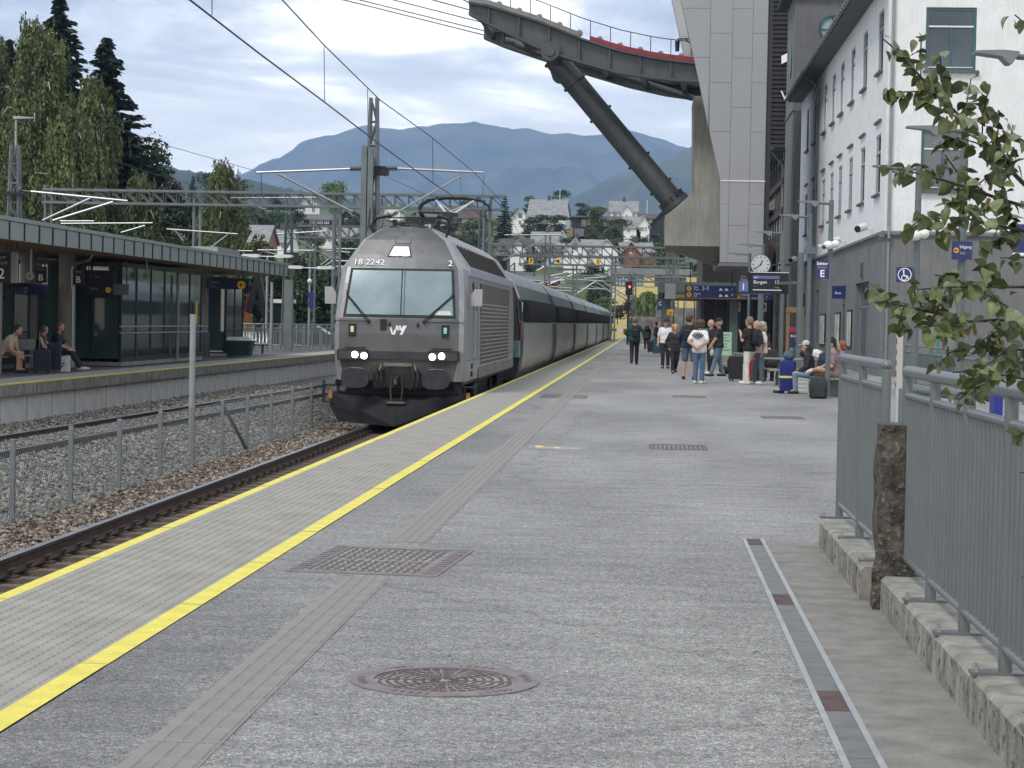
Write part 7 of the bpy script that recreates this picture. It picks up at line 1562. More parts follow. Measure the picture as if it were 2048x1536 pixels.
# retaining wall, parapet and barrier at the platform's far end
m_stone = M('rough_stone_wall', (.17, .16, .145), .9, 0, .45, 1.2, 1, 4, noise_detail=9)
b = MB(); b.box(-1.2, 11, 170, 171.2, -1, 2.2); b.build('retaining_wall', m_stone, label='rough grey stone retaining wall at the far end of the platform', cat='wall', loc=(4, 170, -1))
b = MB(); A_ = PY(1300, 592, 180); b.box(A_.x+.5, A_.x+9, 180, 181, 0, PY(1320, 615, 180).z); b.build('stone_wall', m_stone, label='tall stone wall left of the underpass canopy below the yellow building', cat='wall', loc=(A_.x, 180, 0))
P = PY(1236, 660, 235); b = MB()
t = thing('level_barrier', 'red and white striped barrier at the far end of the tracks', 'barrier', (P.x, 235, -.7))
for k in range(8): q = MB(); q.box(P.x-1.5+k*.7, P.x-.85+k*.7, 235, 235.12, P.z-.15, P.z+.15); q.build('band', m_hr if k % 2 else m_white, t)
for x in (P.x-1.4, P.x+3.6): q = MB(); q.box(x, x+.15, 235, 235.15, -1, P.z-.15); q.build('post', m_steel, t)
# ================================================================= HILL TREES
protos = []
for i in range(7):
    o = broadleaf('hillside_tree', 'x', (0, -200-i*12, -30), 10, 8.5, L_broad[i % 4], 1500, .36, 12, group='trees between the hillside houses', base=.12, seed=50+i); protos.append(o)
sp = spruce('hillside_spruce', 'x', (0, -300, -30), 12, 5.5, .55, 9, .30, 'trees between the hillside houses')
used = set()
def htree(u, vt, vb, lab, k=0, Y=None, wf=1.0):
    Y = Y or Ysolve(vb); P = PY(u, vb, Y); h = (vb-vt)*Y/FPX
    src = sp if k == 9 else protos[k]; h0 = 12.0 if k == 9 else 9.6
    if src.name not in used: used.add(src.name); o = src; src['label'] = lab; o.location = (P.x, Y, P.z-.4); o.rotation_euler = (0, 0, random.random()*6.28); o.scale = (h/h0*wf, h/h0*wf, h/h0)
    else: dup(src, (P.x, Y, P.z-.4), random.random()*6.28, lab, None, (h/h0*wf, h/h0*wf, h/h0))
T = [(669, 358, 436, 'light green rounded tree right of the brown roofed white house', 2, None, .85), (1008, 384, 480, 'pointed dark spruce behind the pantograph', 9, None, 1), (970, 428, 482, 'olive tree left of the dark spruce', 3, None, 1.2), (948, 440, 500, 'mid green tree right below the pantograph', 0, None, 1.2), (925, 470, 500, 'olive bush behind the locomotive roof', 3, None, 1.3), (1118, 375, 432, 'dark round tree behind the flagpole', 1, 560, 1), (1060, 390, 425, 'small tree left of the huge slate roof', 0, 560, 1), (1082, 425, 476, 'dark tree in front of the huge slate roof', 1, None, 1.5), (1115, 425, 478, 'dark tree right of the huge slate roof front', 1, None, 1.2), (1055, 432, 476, 'mid green tree between white gable and slate roof', 0, None, 1), (1165, 402, 440, 'round dark tree left of the modern black house', 1, 575, 1.2), (1195, 406, 440, 'yellowish tree behind the modern black house', 3, 575, 1.4), (1248, 412, 446, 'small tree in front of the top right slate house', 1, 535, .9), (1180, 450, 486, 'light tree in front of the modern black house', 0, None, 1.1), (1234, 432, 492, 'big round tree right of the modern black house', 1, None, 1.2), (1232, 465, 520, 'conical light green tree below the big round tree', 3, None, .7), (1275, 470, 512, 'grey green bush above the orange house', 0, None, 1.8), (1312, 462, 500, 'dark bush under the black house', 1, None, 1.3), (1318, 478, 520, 'olive tree right of the orange house', 3, None, 1.2), (1186, 520, 615, 'large dark tree in front of the white double gabled house', 1, 300, .75), (1290, 525, 575, 'green shrubs below the orange house', 0, 310, 1.6), (1330, 530, 590, 'dark trees behind the concrete bracket', 1, 330, 1.5), (1380, 520, 600, 'dark tree under the concrete bracket', 1, 340, 1.4), (1415, 540, 610, 'dark tree under the cable car station', 1, 320, 1.4), (742, 405, 450, 'slim tree behind the lattice mast', 0, None, .9), (715, 425, 470, 'purple brown tree left of the double mast', 5, None, 1.3), (545, 380, 425, 'dark tree at the foot of the left hill', 1, 560, 1.4), (590, 405, 450, 'dark tree left of the white gabled house', 1, None, 1.4), (560, 420, 470, 'mid green tree behind the canopy masts', 0, None, 1.3), (600, 440, 490, 'tree below the long black house', 4, None, 1.3), (630, 455, 520, 'olive tree in front of the pale slate roof', 3, 330, .9), (745, 452, 500, 'bush between the masts and the slate roof', 1, None, 1.3), (830, 430, 480, 'trees behind the locomotive roof', 0, None, 1.5), (900, 425, 470, 'dark tree beside the dark chimney house', 1, None, 1.2), (1060, 500, 545, 'bush under the white gantry house', 0, None, 1.6), (1140, 470, 520, 'tree left of the double gabled house', 1, None, 1.1), (1215, 540, 600, 'shrub in front of the yellow building', 3, 290, 1.2), (1268, 590, 640, 'bush beside the signal mast', 0, 240, 1.1), (1290, 575, 640, 'leafy bush right of the signal mast', 2, 235, .9), (1205, 590, 630, 'bush on the stone slope', 0, 250, 1.8), (1235, 598, 640, 'low bush on the stone slope near the barrier', 3, 240, 1.6), (1000, 500, 545, 'tree behind the first coach', 1, 320, 1.4), (960, 500, 540, 'bush behind the locomotive rear', 0, 340, 1.5), (420, 340, 420, 'dark tree on the left hill foot', 1, 480, 1.0), (385, 345, 400, 'small conifer on the left hill foot', 9, 520, 1), (475, 360, 430, 'bushy tree on the left hill foot', 0, 480, 1.3), (1350, 395, 455, 'tree behind the steel strut foot', 1, 560, 1.2)]
for a in T: htree(*a)
rt = random.Random(4); seen = set(); made = 0
def ref(l):
    w_ = l.split()[:9]
    while w_[-1] in ('a', 'the', 'of', 'with', 'by', 'in', 'left', 'right', 'under', 'and', 'behind', 'below', 'beside', 'front', 'dark', 'white', 'pale', 'above', 'on', 'its', 'long', 'double', 'top', 'huge'): w_.pop()
    return ' '.join(w_)
for k in range(400):
    if made >= 46: break
    u = rt.uniform(700, 1360) if k % 4 else rt.uniform(500, 720); vb = rt.uniform(440, 590); hh = rt.uniform(26, 52)*(1+(vb-440)/240); kk = rt.choice((0, 1, 1, 4, 5, 3, 0)); wf = rt.uniform(.9, 1.6)
    near = min(HOUSES, key=lambda a: (a[0]-u)**2+(2*(a[1]-vb))**2)
    lab = '%s %s tree %s the %s' % ('wide' if wf > 1.25 else 'narrow', ['mid green', 'dark', 'light', 'olive'][kk % 4], 'in front of' if vb > near[1]+8 and abs(u-near[0]) < 25 else 'left of' if u < near[0] else 'right of', ref(near[2]))
    if lab in seen or len(lab.split()) > 16 or any(abs(a[0]-u) < 20+hh*.4*wf and -6 < vb-a[1] < hh+4 for a in HOUSES): continue
    seen.add(lab); made += 1; htree(u, vb-hh, vb, lab, kk, None, wf)
for o in protos:
    if o.name not in used: [bpy.data.objects.remove(c) for c in KIDS.get(o.name, [])]; bpy.data.objects.remove(o)
P = PY(1119, 432, 540); q = MB(); q.cyl((P.x, 540, P.z-2), (P.x, 540, PY(1119, 378, 540).z), .09, n=6); q.build('flagpole', m_white, label='white flagpole beside the huge slate roof', cat='flagpole', loc=(P.x, 540, P.z-2))
P = PY(1294, 428, 540); q = MB(); q.cyl((P.x, 540, P.z-4), (P.x, 540, PY(1294, 400, 540).z), .08, n=6); q.build('flagpole', m_white, label='thin white flagpole at the right end of the hilltop', cat='flagpole', loc=(P.x, 540, P.z-4))
# ================================================================= YARD BEHIND THE FAR PLATFORM: fence, car, excavator
t = thing('platform_fence', 'grey tubular fence along the back of the far platform', 'fence', (-18, 105, 0))
A_, B_ = PZ(436, 708, 0), PZ(700, 698, 0); A_ = Vector((-19.2, 92, 0)); B_ = Vector((-16.6, 118, 0))
A_ = PY(430, 712, 92); B_ = PY(668, 690, 112); A_.z = B_.z = 0
for k in range(15): p_ = A_+(B_-A_)*k/14; q = MB(); q.cyl(p_, p_+Vector((0, 0, 1.25)), .045, n=8); q.build('post', m_steel, t)
for dz in (1.25, 1.05, .15): q = MB(); q.cyl(A_+Vector((0, 0, dz)), B_+Vector((0, 0, dz)), .03, n=6); q.build('rail', m_steel, t)
for k in range(84): p_ = A_+(B_-A_)*(k+.5)/84; q = MB(); q.cyl(p_+Vector((0, 0, .15)), p_+Vector((0, 0, 1.05)), .014, n=4, caps=False); q.build('baluster', m_steel, t)
P = PY(622, 668, 125); Xc, Yc, zg = P.x, 125, -.35
t = thing('estate_car', 'dark blue estate car parked behind the far platform fence', 'car', (Xc, Yc, zg)); m_car = M('car_dark_blue', (.018, .022, .04), .22, .3, .1, 2)
zc = lambda z: zg+z
b = MB(); b.prism([(Xc-2.35, zc(.3)), (Xc+2.3, zc(.3)), (Xc+2.38, zc(.62)), (Xc+2.2, zc(.84)), (Xc+1.25, zc(.97)), (Xc-2.3, zc(1.02)), (Xc-2.42, zc(.7))], 'y', Yc-.88, Yc+.88); b.build('body', m_car, t)
b = MB(); lo = [(Xc-2.22, zc(1.02)), (Xc+1.2, zc(.97)), (Xc+.35, zc(1.47)), (Xc-1.75, zc(1.50))]; b.loft([[(x, Yc-.86, z) if i < 2 else (x, Yc-.68, z) for i, (x, z) in enumerate(lo)], [(x, Yc+.86, z) if i < 2 else (x, Yc+.68, z) for i, (x, z) in enumerate(lo)]]); b.build('cabin_roof', m_car, t)
for x0, x1 in ((-1.9, -1.1), (-1.02, -.1), (-.02, .85)):
    b = MB(); b.add([(Xc+x0, Yc-.875, zc(1.06)), (Xc+x1, Yc-.875, zc(1.05)), (Xc+min(x1, .45), Yc-.72, zc(1.42)), (Xc+max(x0, -1.75), Yc-.72, zc(1.42))], [(0, 1, 2, 3)]); b.build('window', m_glass, t)
b = MB(); b.add([(Xc+1.17, Yc-.78, zc(1.0)), (Xc+1.17, Yc+.78, zc(1.0)), (Xc+.42, Yc+.62, zc(1.45)), (Xc+.42, Yc-.62, zc(1.45))], [(0, 1, 2, 3)]); b.build('windscreen', M('bright_glass', (.3, .36, .38), .08, 0, .1, 2), t)
b = MB(); b.bar((Xc-1.7, Yc-.6, zc(1.56)), (Xc+.2, Yc-.6, zc(1.54)), .04, .05); b.build('roof_rail', m_alu, t)
for sx in (-1.45, 1.4):
    for sy in (-1, 1):
        b = MB(); b.cyl((Xc+sx, Yc+sy*.72, zc(.32)), (Xc+sx, Yc+sy*.9, zc(.32)), .33, n=18); w_ = b.build('wheel', m_black, t, True); b = MB(); b.cyl((Xc+sx, Yc+sy*.9, zc(.32)), (Xc+sx, Yc+sy*.92, zc(.32)), .21, n=14); b.build('rim', m_alu, w_)
b = MB(); b.obox((Xc+2.3, Yc-.72, zc(.68)), (.15, .3, .14)); b.build('headlight', m_lampglass, t)
P = PY(536, 672, 135); Xe, Ye, ze = P.x, 135, -.6
t = thing('excavator', 'excavator with a folded black arm and white cab roof working behind the far platform', 'excavator', (Xe, Ye, ze)); m_exo = M('excavator_orange', (.35, .14, .02), .45, .1, .1, 2)
b = MB(); b.box(Xe-.1, Xe+2.2, Ye-1.1, Ye-.6, ze, ze+.7); b.box(Xe-.1, Xe+2.2, Ye+.6, Ye+1.1, ze, ze+.7); b.build('tracks', m_black, t)
b = MB(); b.box(Xe, Xe+2.2, Ye-1.1, Ye+1.1, ze+.8, ze+1.6); b.build('engine_body', m_dark, t)
b = MB(); b.prism([(Xe+.35, ze+1.6), (Xe+1.7, ze+1.6), (Xe+1.6, ze+3.1), (Xe+.45, ze+3.1)], 'y', Ye-1.0, Ye+.2); cb_ = b.build('cab', m_glass, t); b = MB(); b.box(Xe+.3, Xe+1.75, Ye-1.1, Ye+.3, ze+3.1, ze+3.35); b.build('roof', m_white, cb_)
for x in (.35, 1.62): b = MB(); b.bar((Xe+x, Ye-1.03, ze+1.6), (Xe+x+(.08 if x < 1 else -.06), Ye-1.03, ze+3.1), .08, .08); b.build('cab_post', m_exo if x > 1 else m_dark, cb_)
b = MB(); b.bar((Xe+.1, Ye-.6, ze+1.4), (Xe-.6, Ye-.6, ze+4.9), .35, .45, (0, 1, 0)); b.build('boom', m_dark, t); b = MB(); b.bar((Xe-.6, Ye-.6, ze+4.9), (Xe-1.25, Ye-.6, ze+2.2), .28, .35, (0, 1, 0)); b.build('stick', m_dark, t)
b = MB(); b.prism([(Xe-1.6, ze+1.0), (Xe-1.0, ze+.9), (Xe-.95, ze+2.3), (Xe-1.35, ze+2.5)], 'y', Ye-1.0, Ye-.2); b.build('bucket', m_exo, t); b = MB(); b.bar((Xe-1.45, Ye-.6, ze+2.4), (Xe-1.2, Ye-.6, ze+3.7), .14, .14); b.build('red_ram', M('ram_red', (.2, .02, .015), .5, 0, .1, 2), t)
t = thing('site_fence', 'thin mesh construction fence panels in front of the excavator', 'fence', (PY(470, 690, 120).x, 120, -.4))
for k in range(7):
    x0, x1 = PY(438+k*34, 690, 120).x, PY(438+(k+1)*34-2, 690, 120).x; q = MB(); zt_ = PY(550, 648, 120).z
    for a, c in (((x0, -.4), (x0, zt_)), ((x1, -.4), (x1, zt_)), ((x0, zt_), (x1, zt_)), ((x0, 0), (x1, 0))): q.cyl((a[0], 120, a[1]), (c[0], 120, c[1]), .022, n=5)
    for j in range(7): x = x0+(x1-x0)*(j+.5)/7; q.cyl((x, 120, 0), (x, 120, zt_), .008, n=3, caps=False)
    q.build('fence_panel', m_steel, t)
b = MB(); b.box(-60, -15, 108, 140, -.9, -.42); b.build('yard', M('yard_gravel', (.22, .21, .19), .9, 0, .2, 2, .3, 20), kind='structure')
# ================================================================= PEOPLE
def snet(caps, h=.016, k=.022, cuts=()):
    P = np.array([c[0] for c in caps]); Q = np.array([c[1] for c in caps]); ra = np.array([c[2] for c in caps]); rb = np.array([c[3] for c in caps]); rm = np.maximum(ra, rb)
    lo = np.minimum(P, Q).min(0)-rm.max()-3*h; hi = np.maximum(P, Q).max(0)+rm.max()+3*h
    n = np.ceil((hi-lo)/h).astype(int)+1; F = np.full(n, .5)
    ax = [lo[i]+h*np.arange(n[i]) for i in range(3)]
    for p, q, a, b in zip(P, Q, ra, rb):
        m = max(a, b)+k+2*h; l = np.clip(((np.minimum(p, q)-m-lo)/h).astype(int), 0, None); u = np.minimum(((np.maximum(p, q)+m-lo)/h).astype(int)+2, n)
        X, Y, Z = np.meshgrid(ax[0][l[0]:u[0]], ax[1][l[1]:u[1]], ax[2][l[2]:u[2]], indexing='ij')
        d = q-p; L = d.dot(d)+1e-9; t = np.clip(((X-p[0])*d[0]+(Y-p[1])*d[1]+(Z-p[2])*d[2])/L, 0, 1)
        D = np.sqrt((X-p[0]-t*d[0])**2+(Y-p[1]-t*d[1])**2+(Z-p[2]-t*d[2])**2)-(a+(b-a)*t)
        s = F[l[0]:u[0], l[1]:u[1], l[2]:u[2]]; hh = np.clip(.5+.5*(s-D)/k, 0, 1)
        F[l[0]:u[0], l[1]:u[1], l[2]:u[2]] = s*(1-hh)+D*hh-k*hh*(1-hh)
    if cuts:
        X, Y, Z = np.meshgrid(*ax, indexing='ij')
        for c in cuts: F = np.maximum(F, c(X, Y, Z))
    ins = F < 0; cs = [n[i]-1 for i in range(3)]; cnt = np.zeros(cs); acc = np.zeros((*cs, 3))
    off = [(i, j, l) for i in (0, 1) for j in (0, 1) for l in (0, 1)]
    sl = lambda o: tuple(slice(o[i], o[i]+cs[i]) for i in range(3))
    for a in off:
        for axis in range(3):
            if a[axis]: continue
            b = list(a); b[axis] = 1; fa, fb = F[sl(a)], F[sl(b)]; m = (fa < 0) != (fb < 0); t = np.where(m, fa/(fa-fb+1e-12), 0); cnt += m
            for i in range(3): acc[..., i] += m*(a[i]+(t if i == axis else 0))
    act = cnt > 0; idx = np.full(cs, -1); idx[act] = np.arange(act.sum())
    g = np.argwhere(act); V = lo+h*(g+acc[act]/cnt[act][:, None]); fs = []
    for axis in range(3):
        o = [i for i in range(3) if i != axis]; A = ins[tuple(slice(0, -1) if i == axis else slice(None) for i in range(3))]; B_ = ins[tuple(slice(1, None) if i == axis else slice(None) for i in range(3))]
        e = np.argwhere(A != B_); e = e[(e[:, o[0]] > 0) & (e[:, o[1]] > 0) & (e[:, o[0]] < cs[o[0]]) & (e[:, o[1]] < cs[o[1]]) & (e[:, axis] < cs[axis])]
        if not len(e): continue
        q = []
        for da, db in ((-1, -1), (0, -1), (0, 0), (-1, 0)):
            c = e.copy(); c[:, o[0]] += da; c[:, o[1]] += db; q.append(idx[c[:, 0], c[:, 1], c[:, 2]])
        q = np.stack(q, 1); fl = A[e[:, 0], e[:, 1], e[:, 2]] ^ (axis == 1); q[~fl] = q[~fl][:, ::-1]; fs.append(q[(q >= 0).all(1)])
    return V, np.concatenate(fs)
def cloth(n, c): return M('cloth_'+n, c, .85, 0, .14, 9, .35, 16)
m_skin = M('skin', (.48, .27, .19), .5, 0, .08, 8); m_skin2 = M('skin_tan', (.42, .22, .14), .5, 0, .08, 8)
HAIR = {n: M('hair_'+n, c, .6, 0, .3, 30, .3, 60) for n, c in dict(brown=(.06, .035, .02), dark=(.02, .014, .011), blond=(.33, .22, .10), grey=(.30, .29, .27), red=(.20, .07, .025), ash=(.17, .12, .07)).items()}
BK, NV, WH, JN, GR = cloth('black', (.013, .013, .015)), cloth('navy', (.022, .035, .065)), cloth('white', (.68, .68, .68)), cloth('denim', (.06, .10, .17)), cloth('dark_green', (.010, .052, .038))
SHB, SHW = M('shoe_black', (.014, .013, .013), .5, 0, .2, 9), M('shoe_white', (.66, .66, .64), .5, 0, .06, 9)
ARM = dict(down=((.245, -.03, .21), (.255, .05, -.04)), hip=((.37, -.13, .25), (.19, .02, .10)), back=((.27, -.13, .22), (.045, -.19, .08)), pocket=((.28, -.09, .2), (.20, .06, .0)), fold=((.24, .08, .23), (-.02, .24, .27)), lap=((.24, .10, .20), (.07, .33, .10)), strap=((.26, .08, .26), (.13, .15, .43)), knee=((.25, .16, .22), (.10, .42, .16)), face=((.26, .16, .32), (.10, .20, .60)), hang=((.22, .10, .22), (.20, .24, .0)))
LEG = dict(stand=((.095, .02, .49), (.10, -.015, .085)), wide=((.12, .03, .49), (.145, .0, .085)), fwd=((.09, .15, .50), (.09, .17, .085)), rear=((.09, .03, .49), (.09, -.27, .13)), sit=((.12, .42, .50), (.12, .40, .085)), cross=((.24, .40, .62), (-.10, .52, .58)), long=((.11, .44, .52), (.11, .74, .09)), tuck=((.11, .38, .50), (.10, .24, .09)))
def person(label, x, y, face, H=1.75, arms=('down', 'down'), legs=('stand', 'stand'), lean=0, pz=.93, z=0, top=(BK, 'short', -.02), bottom=(JN, 'long'), shoes=SHW, hair=('brown', 'short'), cap=None, turn=0, nod=0, skin=m_skin, fat=1.0, collar=None, group='people waiting on the platform'):
    S = H/1.75; t = thing('person', label, 'person', (0, 0, 0), group=group)
    sit = pz < .8; u = np.array([0, math.sin(lean), math.cos(lean)]); f = np.array([0, math.cos(lean), -math.sin(lean)]); rx = np.array([1., 0, 0]); pel = np.array([0, 0, pz])
    T = lambda a, b, c: pel+rx*a+f*b+u*c
    w_ = fat
    torso = [(T(-.085*w_, 0, .0), T(.085*w_, 0, .0), .112*w_, .112*w_), (T(-.07*w_, .015*w_, .15), T(.07*w_, .015*w_, .15), .105*w_, .105*w_), (T(-.10, 0, .36), T(.10, 0, .36), .112, .112), (T(-.15, -.005, .465), T(.15, -.005, .465), .062, .062)]
    torso += [(T(s*.07*w_, .01, .02), T(s*.08, 0, .38), .11*w_, .11) for s in (-1, 1)]
    hd = T(0, .02, .70); hz_ = hd[2]
    ct, st_ = math.cos(turn), math.sin(turn)
    Hh = lambda a, b, c: hd+np.array([a*ct-b*st_, (a*st_+b*ct)*math.cos(nod)-c*math.sin(nod)*1, c*math.cos(nod)-(a*st_+b*ct)*math.sin(nod)*-0-(b*math.sin(nod))])
    head = [(T(0, .0, .48), T(0, .01, .62), .058, .052), (Hh(0, -.015, -.01), Hh(0, -.01, .035), .090, .092), (Hh(0, .035, -.075), Hh(0, .03, .02), .055, .07), (Hh(0, .092, .01), Hh(0, .104, -.025), .012, .016), (Hh(-.088, -.01, -.005), Hh(-.088, -.015, -.03), .016, .014), (Hh(.088, -.01, -.005), Hh(.088, -.015, -.03), .016, .014), (Hh(-.04, .075, .03), Hh(.04, .075, .03), .016, .016), (Hh(-.02, .082, -.062), Hh(.02, .082, -.062), .014, .014)]
    armc, handg, sleeve = [], MB(), []
    for sg, a in zip((-1, 1), arms):
        e0, w0 = ARM[a] if isinstance(a, str) else a
        sh = T(sg*.175, 0, .455); el = T(sg*e0[0], e0[1], e0[2]); wr = T(sg*w0[0], w0[1], w0[2]); d = (wr-el)/np.linalg.norm(wr-el); pk = wr+d*.085
        armc += [(sh, el, .056, .044), (el, wr, .045, .03), (wr, pk, .030, .026)]
        sleeve += [(sh, el), (el, wr)]
        n1 = np.cross(d, [0.3, .2, 1.0]); n1 /= np.linalg.norm(n1); n2 = np.cross(d, n1)
        for i in range(4):
            b0 = pk+n1*(-.024+.016*i)-d*.01; L = (.062, .072, .068, .05)[i]; handg.tube([b0, b0+d*L*.5+n2*.004, b0+d*L*.95+n2*.022], .0095, 5, .0065)
        handg.tube([wr+n1*.02+d*.01, wr+n1*.045+d*.05, wr+n1*.048+d*.085+n2*.015], .011, 5, .008)
    legc, lg, shoec = [], [], []
    for sg, a in zip((-1, 1), legs):
        k0, a0 = LEG[a] if isinstance(a, str) else a
        hp = pel+np.array([sg*.092*w_, 0, -.03]); kn = np.array([sg*k0[0], k0[1], k0[2]]); an = np.array([sg*a0[0], a0[1], a0[2]])
        fd = np.array([sg*.12, 1.0, 0]) if a != 'cross' else np.array([-sg*.9, .35, -.25]); fd = fd/np.linalg.norm(fd); dz = np.array([0, 0, -.045]) if a != 'cross' else np.array([0, .05, -.02])
        heel = an+dz-fd*.045; toe = an+dz+fd*.165; legc += [(hp, kn, .088*w_, .06), (kn, an, .060, .040), (an, an+dz*.5+fd*.1, .042, .035)]; lg.append((hp, kn, an)); shoec.append([(heel, toe, .045, .040), (an+dz*.3, an+dz+fd*.08, .045, .048)])
    place = lambda V: V*S
    def put(name, caps, mat, cuts=(), h=.016, k=.022, extra=None, mats2=None):
        V, F = snet(caps, h, k, cuts); V = V*S; vs, fs = V.tolist(), F.tolist()
        if extra is not None: o_ = len(vs); vs += [tuple(np.array(p)*S) for p in extra.v]; fs += [tuple(i+o_ for i in q) for q in extra.f]
        me = bpy.data.meshes.new(name); me.from_pydata(vs, [], fs); me.materials.append(mat); me.polygons.foreach_set('use_smooth', [True]*len(me.polygons)); o = bpy.data.objects.new(name, me); return link(o, t)
    put('body', torso+head+armc+legc, skin, extra=handg)
    for sg in (-1, 1):
        e = MB(); e.sph(Hh(sg*.034, .088, .018)*S, .010*S, 6, 4); e.build('eye', m_dark, t)
    along = lambda X, Y, Z, p, d: (X-p[0])*d[0]+(Y-p[1])*d[1]+(Z-p[2])*d[2]
    tm, sl_, hem = top[:3]
    caps = [(a, b, r0+.016, r1+.016) for a, b, r0, r1 in torso]
    if hem < -.1: caps += [(T(-.09*w_, 0, hem+.04), T(.09*w_, 0, hem+.04), .125*w_, .125*w_), (T(0, 0, hem), T(0, 0, .1), .13*w_, .12*w_)]
    for i in range(0, 4, 2):
        s0, s1 = sleeve[i], sleeve[i+1]
        if sl_ == 'short': caps.append((s0[0], s0[0]+(s0[1]-s0[0])*.72, .068, .066))
        elif sl_ == 'long': caps += [(s0[0], s0[1], .068, .058), (s1[0], s1[0]+(s1[1]-s1[0])*.95, .057, .042)]
    nb = T(0, .025, .56)
    o = put('shirt' if len(top) < 4 else top[3], caps, tm, [lambda X, Y, Z: -along(X, Y, Z, T(0, 0, hem-.03), u), lambda X, Y, Z: .075-np.sqrt((X-nb[0])**2+(Y-nb[1])**2+(Z-nb[2])**2)])
    bm, bl = bottom
    caps = [(torso[0][0], torso[0][1], torso[0][2]+.010, torso[0][3]+.010), (T(-.07*w_, .01, .1), T(.07*w_, .01, .1), .112*w_, .112*w_)]
    for hp, kn, an in lg:
        if bl == 'long': caps += [(hp, kn, .098*w_, .072), (kn, an+(kn-an)*.02, .073, .060)]
        elif bl == 'short': caps += [(hp, hp+(kn-hp)*.86, .10*w_, .085)]
    put('trousers' if bl == 'long' else 'shorts', caps, bm, [lambda X, Y, Z: along(X, Y, Z, T(0, 0, .12), u)])
    for c in shoec: put('shoe', c, shoes, [lambda X, Y, Z: -Z+.004] if True else ())
    if hair:
        hc, hs = HAIR[hair[0]], hair[1]
        caps = [(Hh(0, -.025, .005), Hh(0, -.018, .045), .098, .100)]
        fx = lambda X, Y, Z: (X-hd[0])*-st_+(Y-hd[1])*ct
        if hs == 'fringe': cuts = [lambda X, Y, Z: np.maximum(fx(X, Y, Z)-.02, Z-hz_-.03)]
        else: cuts = [lambda X, Y, Z: np.minimum(fx(X, Y, Z)-.035, hz_+.055-Z), lambda X, Y, Z: -(Z-hz_+.075)]
        if hs == 'long': caps += [(Hh(-.05, -.06, -.02), Hh(-.06, -.05, -.20), .06, .045), (Hh(.05, -.06, -.02), Hh(.06, -.05, -.20), .06, .045), (Hh(0, -.08, -.02), Hh(0, -.08, -.22), .07, .05)]; cuts = [lambda X, Y, Z: np.minimum(fx(X, Y, Z)-.03, hz_+.055-Z)]
        if hs == 'pony': caps += [(Hh(0, -.10, .04), Hh(0, -.15, .0), .035, .04), (Hh(0, -.15, .0), Hh(0, -.14, -.17), .04, .02)]; cuts = cuts[:1]
        if hs == 'full': caps += [(Hh(-.04, -.03, .04), Hh(.04, -.03, .04), .10, .10), (Hh(-.06, -.05, -.04), Hh(.06, -.05, -.04), .07, .07)]; cuts = [lambda X, Y, Z: np.minimum(fx(X, Y, Z)-.045, hz_+.05-Z), lambda X, Y, Z: -(Z-hz_+.11)]
        put('hair', caps, hc, cuts, .014, .015)
    if cap:
        caps = [(Hh(0, -.015, .045), Hh(0, -.01, .065), .102, .100)]
        put('cap', caps, cap, [lambda X, Y, Z: -(Z-hz_-.035)], .014, .012)
        b = MB(); n_ = 9; up = [Hh(.085*math.cos(a), .07+.125*math.sin(a), .045) for a in np.linspace(0, math.pi, n_)]; b.loft([[p*S for p in up], [(p+np.array([0, 0, .012]))*S for p in up]]); b.build('cap_brim', cap, t)
    t.location = (x, y, z); t.rotation_euler = (0, 0, face); t['_S'] = S
    return t
def bag(label, who, mat, off=(0, -.20, 1.26), size=(.30, .17, .44), lean=0, name='backpack', straps=True):
    S = who['_S']; c = Vector(off)*S; rz = who.rotation_euler.z; p = Matrix.Rotation(rz, 4, 'Z') @ c
    t = thing(name, label, 'backpack' if name == 'backpack' else 'bag', (0, 0, 0), group='bags of the travellers'); a, b_, h = [v*S/2 for v in size]
    q = MB(); rings = []
    for j in range(9):
        s = -1+2*j/8; k = (1-abs(s)**3.2)**.42 if abs(s) < 1 else .30; k = max(k, .35)
        rings.append([(a*k*np.sign(math.cos(t_))*abs(math.cos(t_))**.6, b_*k*np.sign(math.sin(t_))*abs(math.sin(t_))**.6, h*s) for t_ in np.linspace(0, 2*math.pi, 18, endpoint=False)])
    q.loft(rings); q.build('bag_body', mat, t, True)
    q = MB(); q.bbox(-a*.72, a*.72, -b_*1.25, -b_*.6, -h*.72, h*.05, .02*S); q.build('front_pocket', mat, t)
    q = MB(); q.bar((-a*.7, -b_*1.03, h*.35), (a*.7, -b_*1.03, h*.35), .012, .012); q.build('zip', M('zip_grey', (.2, .2, .2), .4, .3, .1, 4), t)
    if straps:
        for sg in (-1, 1): q = MB(); q.tube([(sg*a*.6, b_*.7, h*.85), (sg*a*.62, b_*1.2, h*.98), (sg*a*.75, b_*2.6, h*.95), (sg*a*.8, b_*3.1, h*.55), (sg*a*.85, b_*2.6, -h*.1), (sg*a*.75, b_*.8, -h*.5)], .018*S, 6); q.build('strap', mat, t, True)
    t.location = Vector(who.location)+p; t.rotation_euler = (lean, 0, rz); return t
